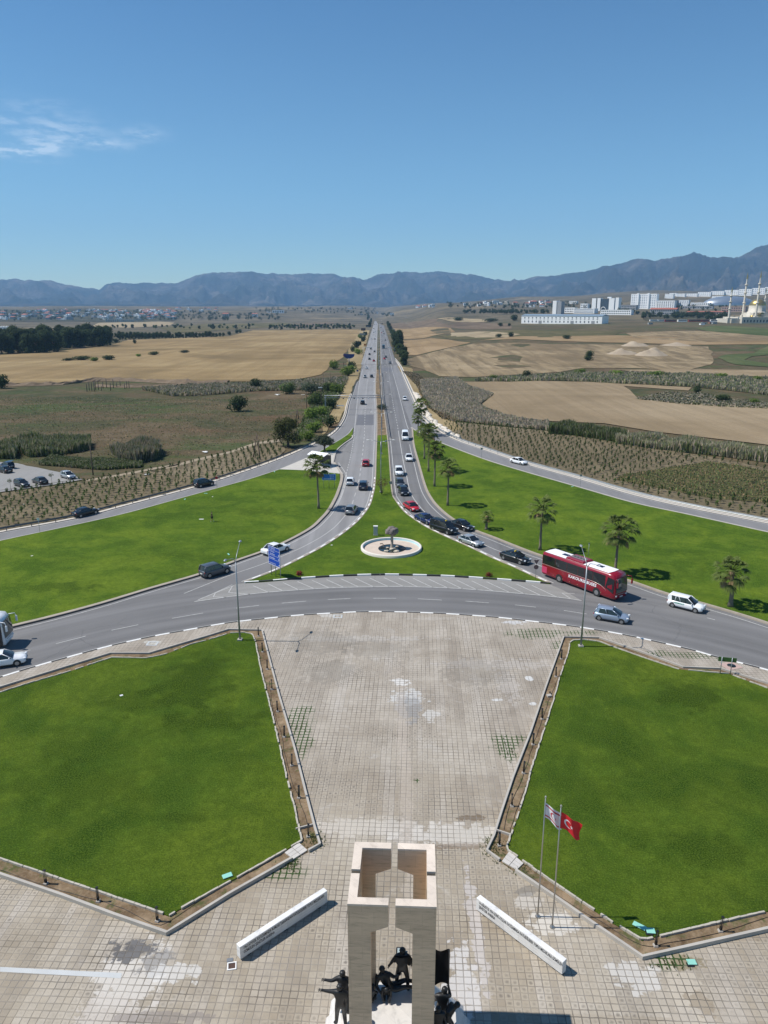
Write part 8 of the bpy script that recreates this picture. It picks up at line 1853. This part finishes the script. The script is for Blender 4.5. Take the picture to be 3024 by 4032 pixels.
rows(t, w_, dep, h_ * .05, h_ * .45, 1, 12, M_win, .4, .7, -w_ * .28, w_ * .48)
MB().box((w_ * .22, 0, h_ * .95), (w_ * .42, dep * .5, h_ * .5)).build('drum_base', [M_mar], t)
def dome(x, y, z, r, m=M_gold): MB().lathe((x, y, z), [(r * math.cos(R(a)), r * math.sin(R(a)) * .85) for a in range(0, 91, 10)], 28).build('dome', [m], t)
dome(w_ * .18, 0, h_ * 2.0, w_ * .155); MB().lathe((w_ * .18, 0, h_ * .7), [(w_ * .19, 0), (w_ * .18, h_ * .6), (w_ * .16, h_ * .62), (w_ * .155, h_ * 1.32)], 24).build('drum', [M_mar], t)
for x, y, z, r in ((w_ * .02, -dep * .2, h_ * .7, w_ * .05), (w_ * .10, -dep * .3, h_ * .7, w_ * .06), (w_ * .16, -dep * .3, h_ * 1.0, w_ * .045), (w_ * .4, -dep * .3, h_ * .7, w_ * .06), (-w_ * .30, -dep * .3, h_ * .5, w_ * .018), (-w_ * .34, -dep * .3, h_ * .5, w_ * .018), (-w_ * .38, -dep * .3, h_ * .5, w_ * .018), (-w_ * .42, -dep * .3, h_ * .5, w_ * .018)): dome(x, y, z, r, M_gold if r > .03 * w_ else M_mar)
# parked coaches below the campus
for i, (a, b, m, lab) in enumerate([(2558, 2588, M_bw, 'white coach parked farthest left below the campus'), (2590, 2614, M_bw, 'second white coach parked below the campus'), (2617, 2660, PC['maroon'], 'long maroon coach parked below the red-roofed building'), (2668, 2702, M_bw, 'white coach parked between the maroon ones'), (2711, 2760, PC['maroon'], 'maroon coach parked left of the minarets'), (2762, 2792, PC['maroon'], 'shorter maroon coach parked left of the minarets'), (2796, 2826, M_bw, 'white coach parked nearest the left minaret'), (2846, 2868, M_bw, 'white coach half behind the left minaret')]):
    p, w_, h_ = measure(a, b, 1268 if i not in (0, 1) else 1266, 1258.5); t = thing('coach', lab, 'coach', p, 0, 'coaches parked below the campus'); MB().box((0, 0, h_ * .55), (w_, 3, h_ * .9)).build('body', [m], t); MB().box((0, -1.52, h_ * .72), (w_ * .92, .06, h_ * .3)).build('side_window', [M_win], t)
for i, (px, py, m) in enumerate([(2560, 1277, M_bgy), (2764, 1279, M_bw), (2770, 1276, M_bgy), (2800, 1274, M_rred), (2812, 1275, M_bgy)]):
    p, w_, h_ = measure(px - 8, px + 8, py, py - 6); t = thing('hut', ['low grey hut left of the parked coaches', 'small white hut among rubble below the coaches', 'small grey hut behind the white one', 'small red hut left of the mosque', 'low grey shed left of the mosque'][i], 'hut', p); MB().box((0, 0, h_ / 2), (w_, 5, h_)).build('walls', [m], t); MB().box((0, 0, h_ + .15), (w_ + .6, 5.6, .3)).build('roof', [M_bgy], t)
# farm blocks behind the dark grove on the left
bld(-30, 30, 1318, 1288, 14, M_bw, 'white flat-roofed block at the left edge behind the grove', 2, 4); bld(18, 66, 1322, 1302, 12, M_bc, 'cream building with white roof tanks behind the left grove', 2, 4); bld(218, 234, 1345, 1312, 9, M_bc, 'pale house with white water tanks seen through the gap in the grove', 3, 2)
for i, (px, py) in enumerate([(6, 1287), (16, 1287), (26, 1287), (40, 1290), (54, 1290), (228, 1310), (241, 1311)]):
    p = gp(px, 1322 if i < 5 else 1345); z = zat(py, p.y); o = MB().lathe((0, 0, 0), [(1.0, -1), (1.2, 0), (1.0, 1), (0, 1.3)], 12).build('water_tank', [M_white]); o.location = (p.x, p.y + 5, z); tag(o, 'white rooftop water tank behind the left grove' if i < 5 else 'white rooftop water tank seen through the gap in the grove', 'water tank', 'rooftop tanks left' if i < 5 else 'rooftop tanks in the gap')
# town houses
TG = mat_field('town_ground', (.030, .040, .020), (.065, .062, .035), (.12, .10, .065), R(80), 40, .5)
field('town_ground', [(-200, 1268), (-200, 1226), (200, 1222), (450, 1218), (700, 1224), (720, 1240), (690, 1262), (540, 1269), (300, 1266)], TG, .6, 12, 80, 80)
field('town_ground', [(2540, 1262), (2530, 1242), (2700, 1232), (2880, 1238), (2870, 1256), (2700, 1262)], TG, .3, 5, 30, 50)
def house_mesh(seed):
    r = random.Random(seed); m = MB(); w_, d_, h_ = r.uniform(11, 20), r.uniform(9, 13), r.uniform(5.5, 9.5); m.box((0, 0, h_ / 2 - 1), (w_, d_, h_ + 2), 0, 0)
    for i in range(3):
        for j in range(2): m.box((-w_ / 2 + w_ * (i + .5) / 3, -d_ / 2 - .02, h_ * (.28 + .42 * j)), (w_ * .14, .1, h_ * .17), 0, 1)
    k = seed % 3
    if k == 0: m.add([(-w_ * .55, -d_ * .56, h_), (w_ * .55, -d_ * .56, h_), (w_ * .3, 0, h_ + 2.6), (-w_ * .3, 0, h_ + 2.6), (w_ * .55, d_ * .56, h_), (-w_ * .55, d_ * .56, h_)], [(0, 1, 2, 3), (3, 2, 4, 5), (0, 3, 5), (1, 4, 2)], 2)
    else: m.box((0, 0, h_ + .2), (w_ + .4, d_ + .4, .4), 0, 0); m.box((w_ * .2, 0, h_ + 1.2), (w_ * .3, d_ * .4, 2), 0, 0)
    return m
HM = []
for s in range(9):
    m = house_mesh(s); HM.append([m.mesh('house', [w_, M_win, M_rred]) for w_ in (M_bw, M_bc, M_bgy)])
def town(n, px0, px1, py0, py1, lab, grp, seed, white=.5):
    r = random.Random(seed)
    for i in range(n):
        px, py = r.uniform(px0, px1), r.uniform(py0, py1); p = gp(px, py)
        if not p: continue
        o = link('house', HM[r.randrange(9)][0 if r.random() < white else r.choice((1, 1, 2))]); o.location = p; o.rotation_euler = (0, 0, r.uniform(-.5, .5)); s = r.uniform(.75, 1.15); o.scale = (s, s, s); tag(o, lab, 'house', grp)
town(60, 0, 330, 1226, 1262, 'distant house in the left part of the town', 'houses in the left part of the town', 1, .35); town(50, 150, 420, 1222, 1256, 'distant pale house in the middle of the town', 'houses in the middle of the town', 2, .5)
town(70, 400, 700, 1224, 1262, 'distant white house in the bright right part of the town', 'houses in the right part of the town', 3, .8); town(24, 560, 690, 1222, 1242, 'small white house on the town rise', 'houses on the town rise', 4, .95); town(12, 680, 860, 1214, 1230, 'tiny far house on the slope beyond the town', 'far houses beyond the town', 5, .8)
town(12, 1810, 2040, 1192, 1208, 'far house on the crest right of the highway', 'houses on the right crest', 6, .5); town(6, 1640, 1740, 1208, 1214, 'far white building on the skyline right of the highway', 'far buildings right of the highway end', 7, 1.0); town(10, 2070, 2180, 1190, 1210, 'far house on the slope left of the slim tower', 'houses on the slope left of the tower', 8, .6)
for i, (a, b, yb, yt, lab) in enumerate([(415, 470, 1268, 1257, 'long pale row building at the near edge of the town, the left one'), (475, 525, 1268, 1257, 'long pale row building at the near edge of the town, the second'), (530, 560, 1264, 1254, 'pale row building at the near right edge of the town'), (600, 668, 1238, 1226, 'white terrace of houses on the town rise'), (165, 210, 1252, 1246, 'long low white shed in the middle of the town'), (40, 70, 1253, 1247, 'long low white shed at the left of the town')]): bld(a, b, yb, yt, 12, M_bw if i > 2 else M_bc, lab, 2, 6, M_win, par=False)
bld(1072, 1118, 1233, 1222, 14, M_bw, 'white flat-roofed villa on the hill left of the highway', 1, 5); bld(876, 900, 1252, 1236, 12, M_bc, 'house with a red roof among trees left of the highway', 2, 3, roof='gable'); bld(992, 1014, 1248, 1236, 10, M_bw, 'white house with a red roof farther right among the trees', 2, 3, roof='gable'); bld(1050, 1066, 1232, 1228, 8, M_bw, 'tiny white building left of the villa', 0); bld(1370, 1390, 1218, 1213, 10, M_bw, 'small white house on the left skyline', 1, 3); bld(1418, 1430, 1240, 1235, 8, M_bc, 'small pale house near the highway crest', 1, 2)
bld(1701, 1712, 1210, 1196, 8, M_bw, 'white gate-like building on the skyline right of the highway', 1, 2); bld(1825, 1842, 1204, 1194, 9, M_bw, 'white blocky house on the right crest', 1, 3); bld(1890, 1912, 1198, 1190, 9, M_rred, 'red-roofed house on the right crest', 1, 3); bld(1940, 1965, 1196, 1184, 9, M_bw, 'pale taller house on the right crest', 2, 3)
# village at the foot of the mountains, built where it stands
vr = random.Random(31)
for i in range(46):
    x = vr.gauss(250, 260) if i < 34 else vr.uniform(-3600, -1800); y = 8300 + vr.uniform(0, 260); o = link('house', HM[vr.randrange(9)][0]); o.location = (x, y, 40 + (y - 8200) * .12); s = 1.6; o.scale = (s, s, s); o.rotation_euler = (0, 0, vr.uniform(-1, 1)); tag(o, 'tiny white house of the village at the foot of the mountains', 'house', 'village below the mountains')
# ================================================================ HAZE
hz_ = MB().box((0, 6700, 780), (26000, 14400, 1570)); ho = hz_.build('haze', []); hm = bpy.data.materials.new('haze'); hm.use_nodes = True; ht = hm.node_tree; ht.nodes.clear()
ov = ht.nodes.new('ShaderNodeOutputMaterial'); pv = ht.nodes.new('ShaderNodeVolumePrincipled'); pv.inputs['Color'].default_value = (.36, .64, 1.0, 1); pv.inputs['Density'].default_value = .000062; pv.inputs['Anisotropy'].default_value = .0
ht.links.new(pv.outputs[0], ov.inputs['Volume']); ho.data.materials.append(hm); tag(ho, 'thin blue haze over the whole plain', 'haze', kind='stuff')
scn.cycles.volume_bounces = 1
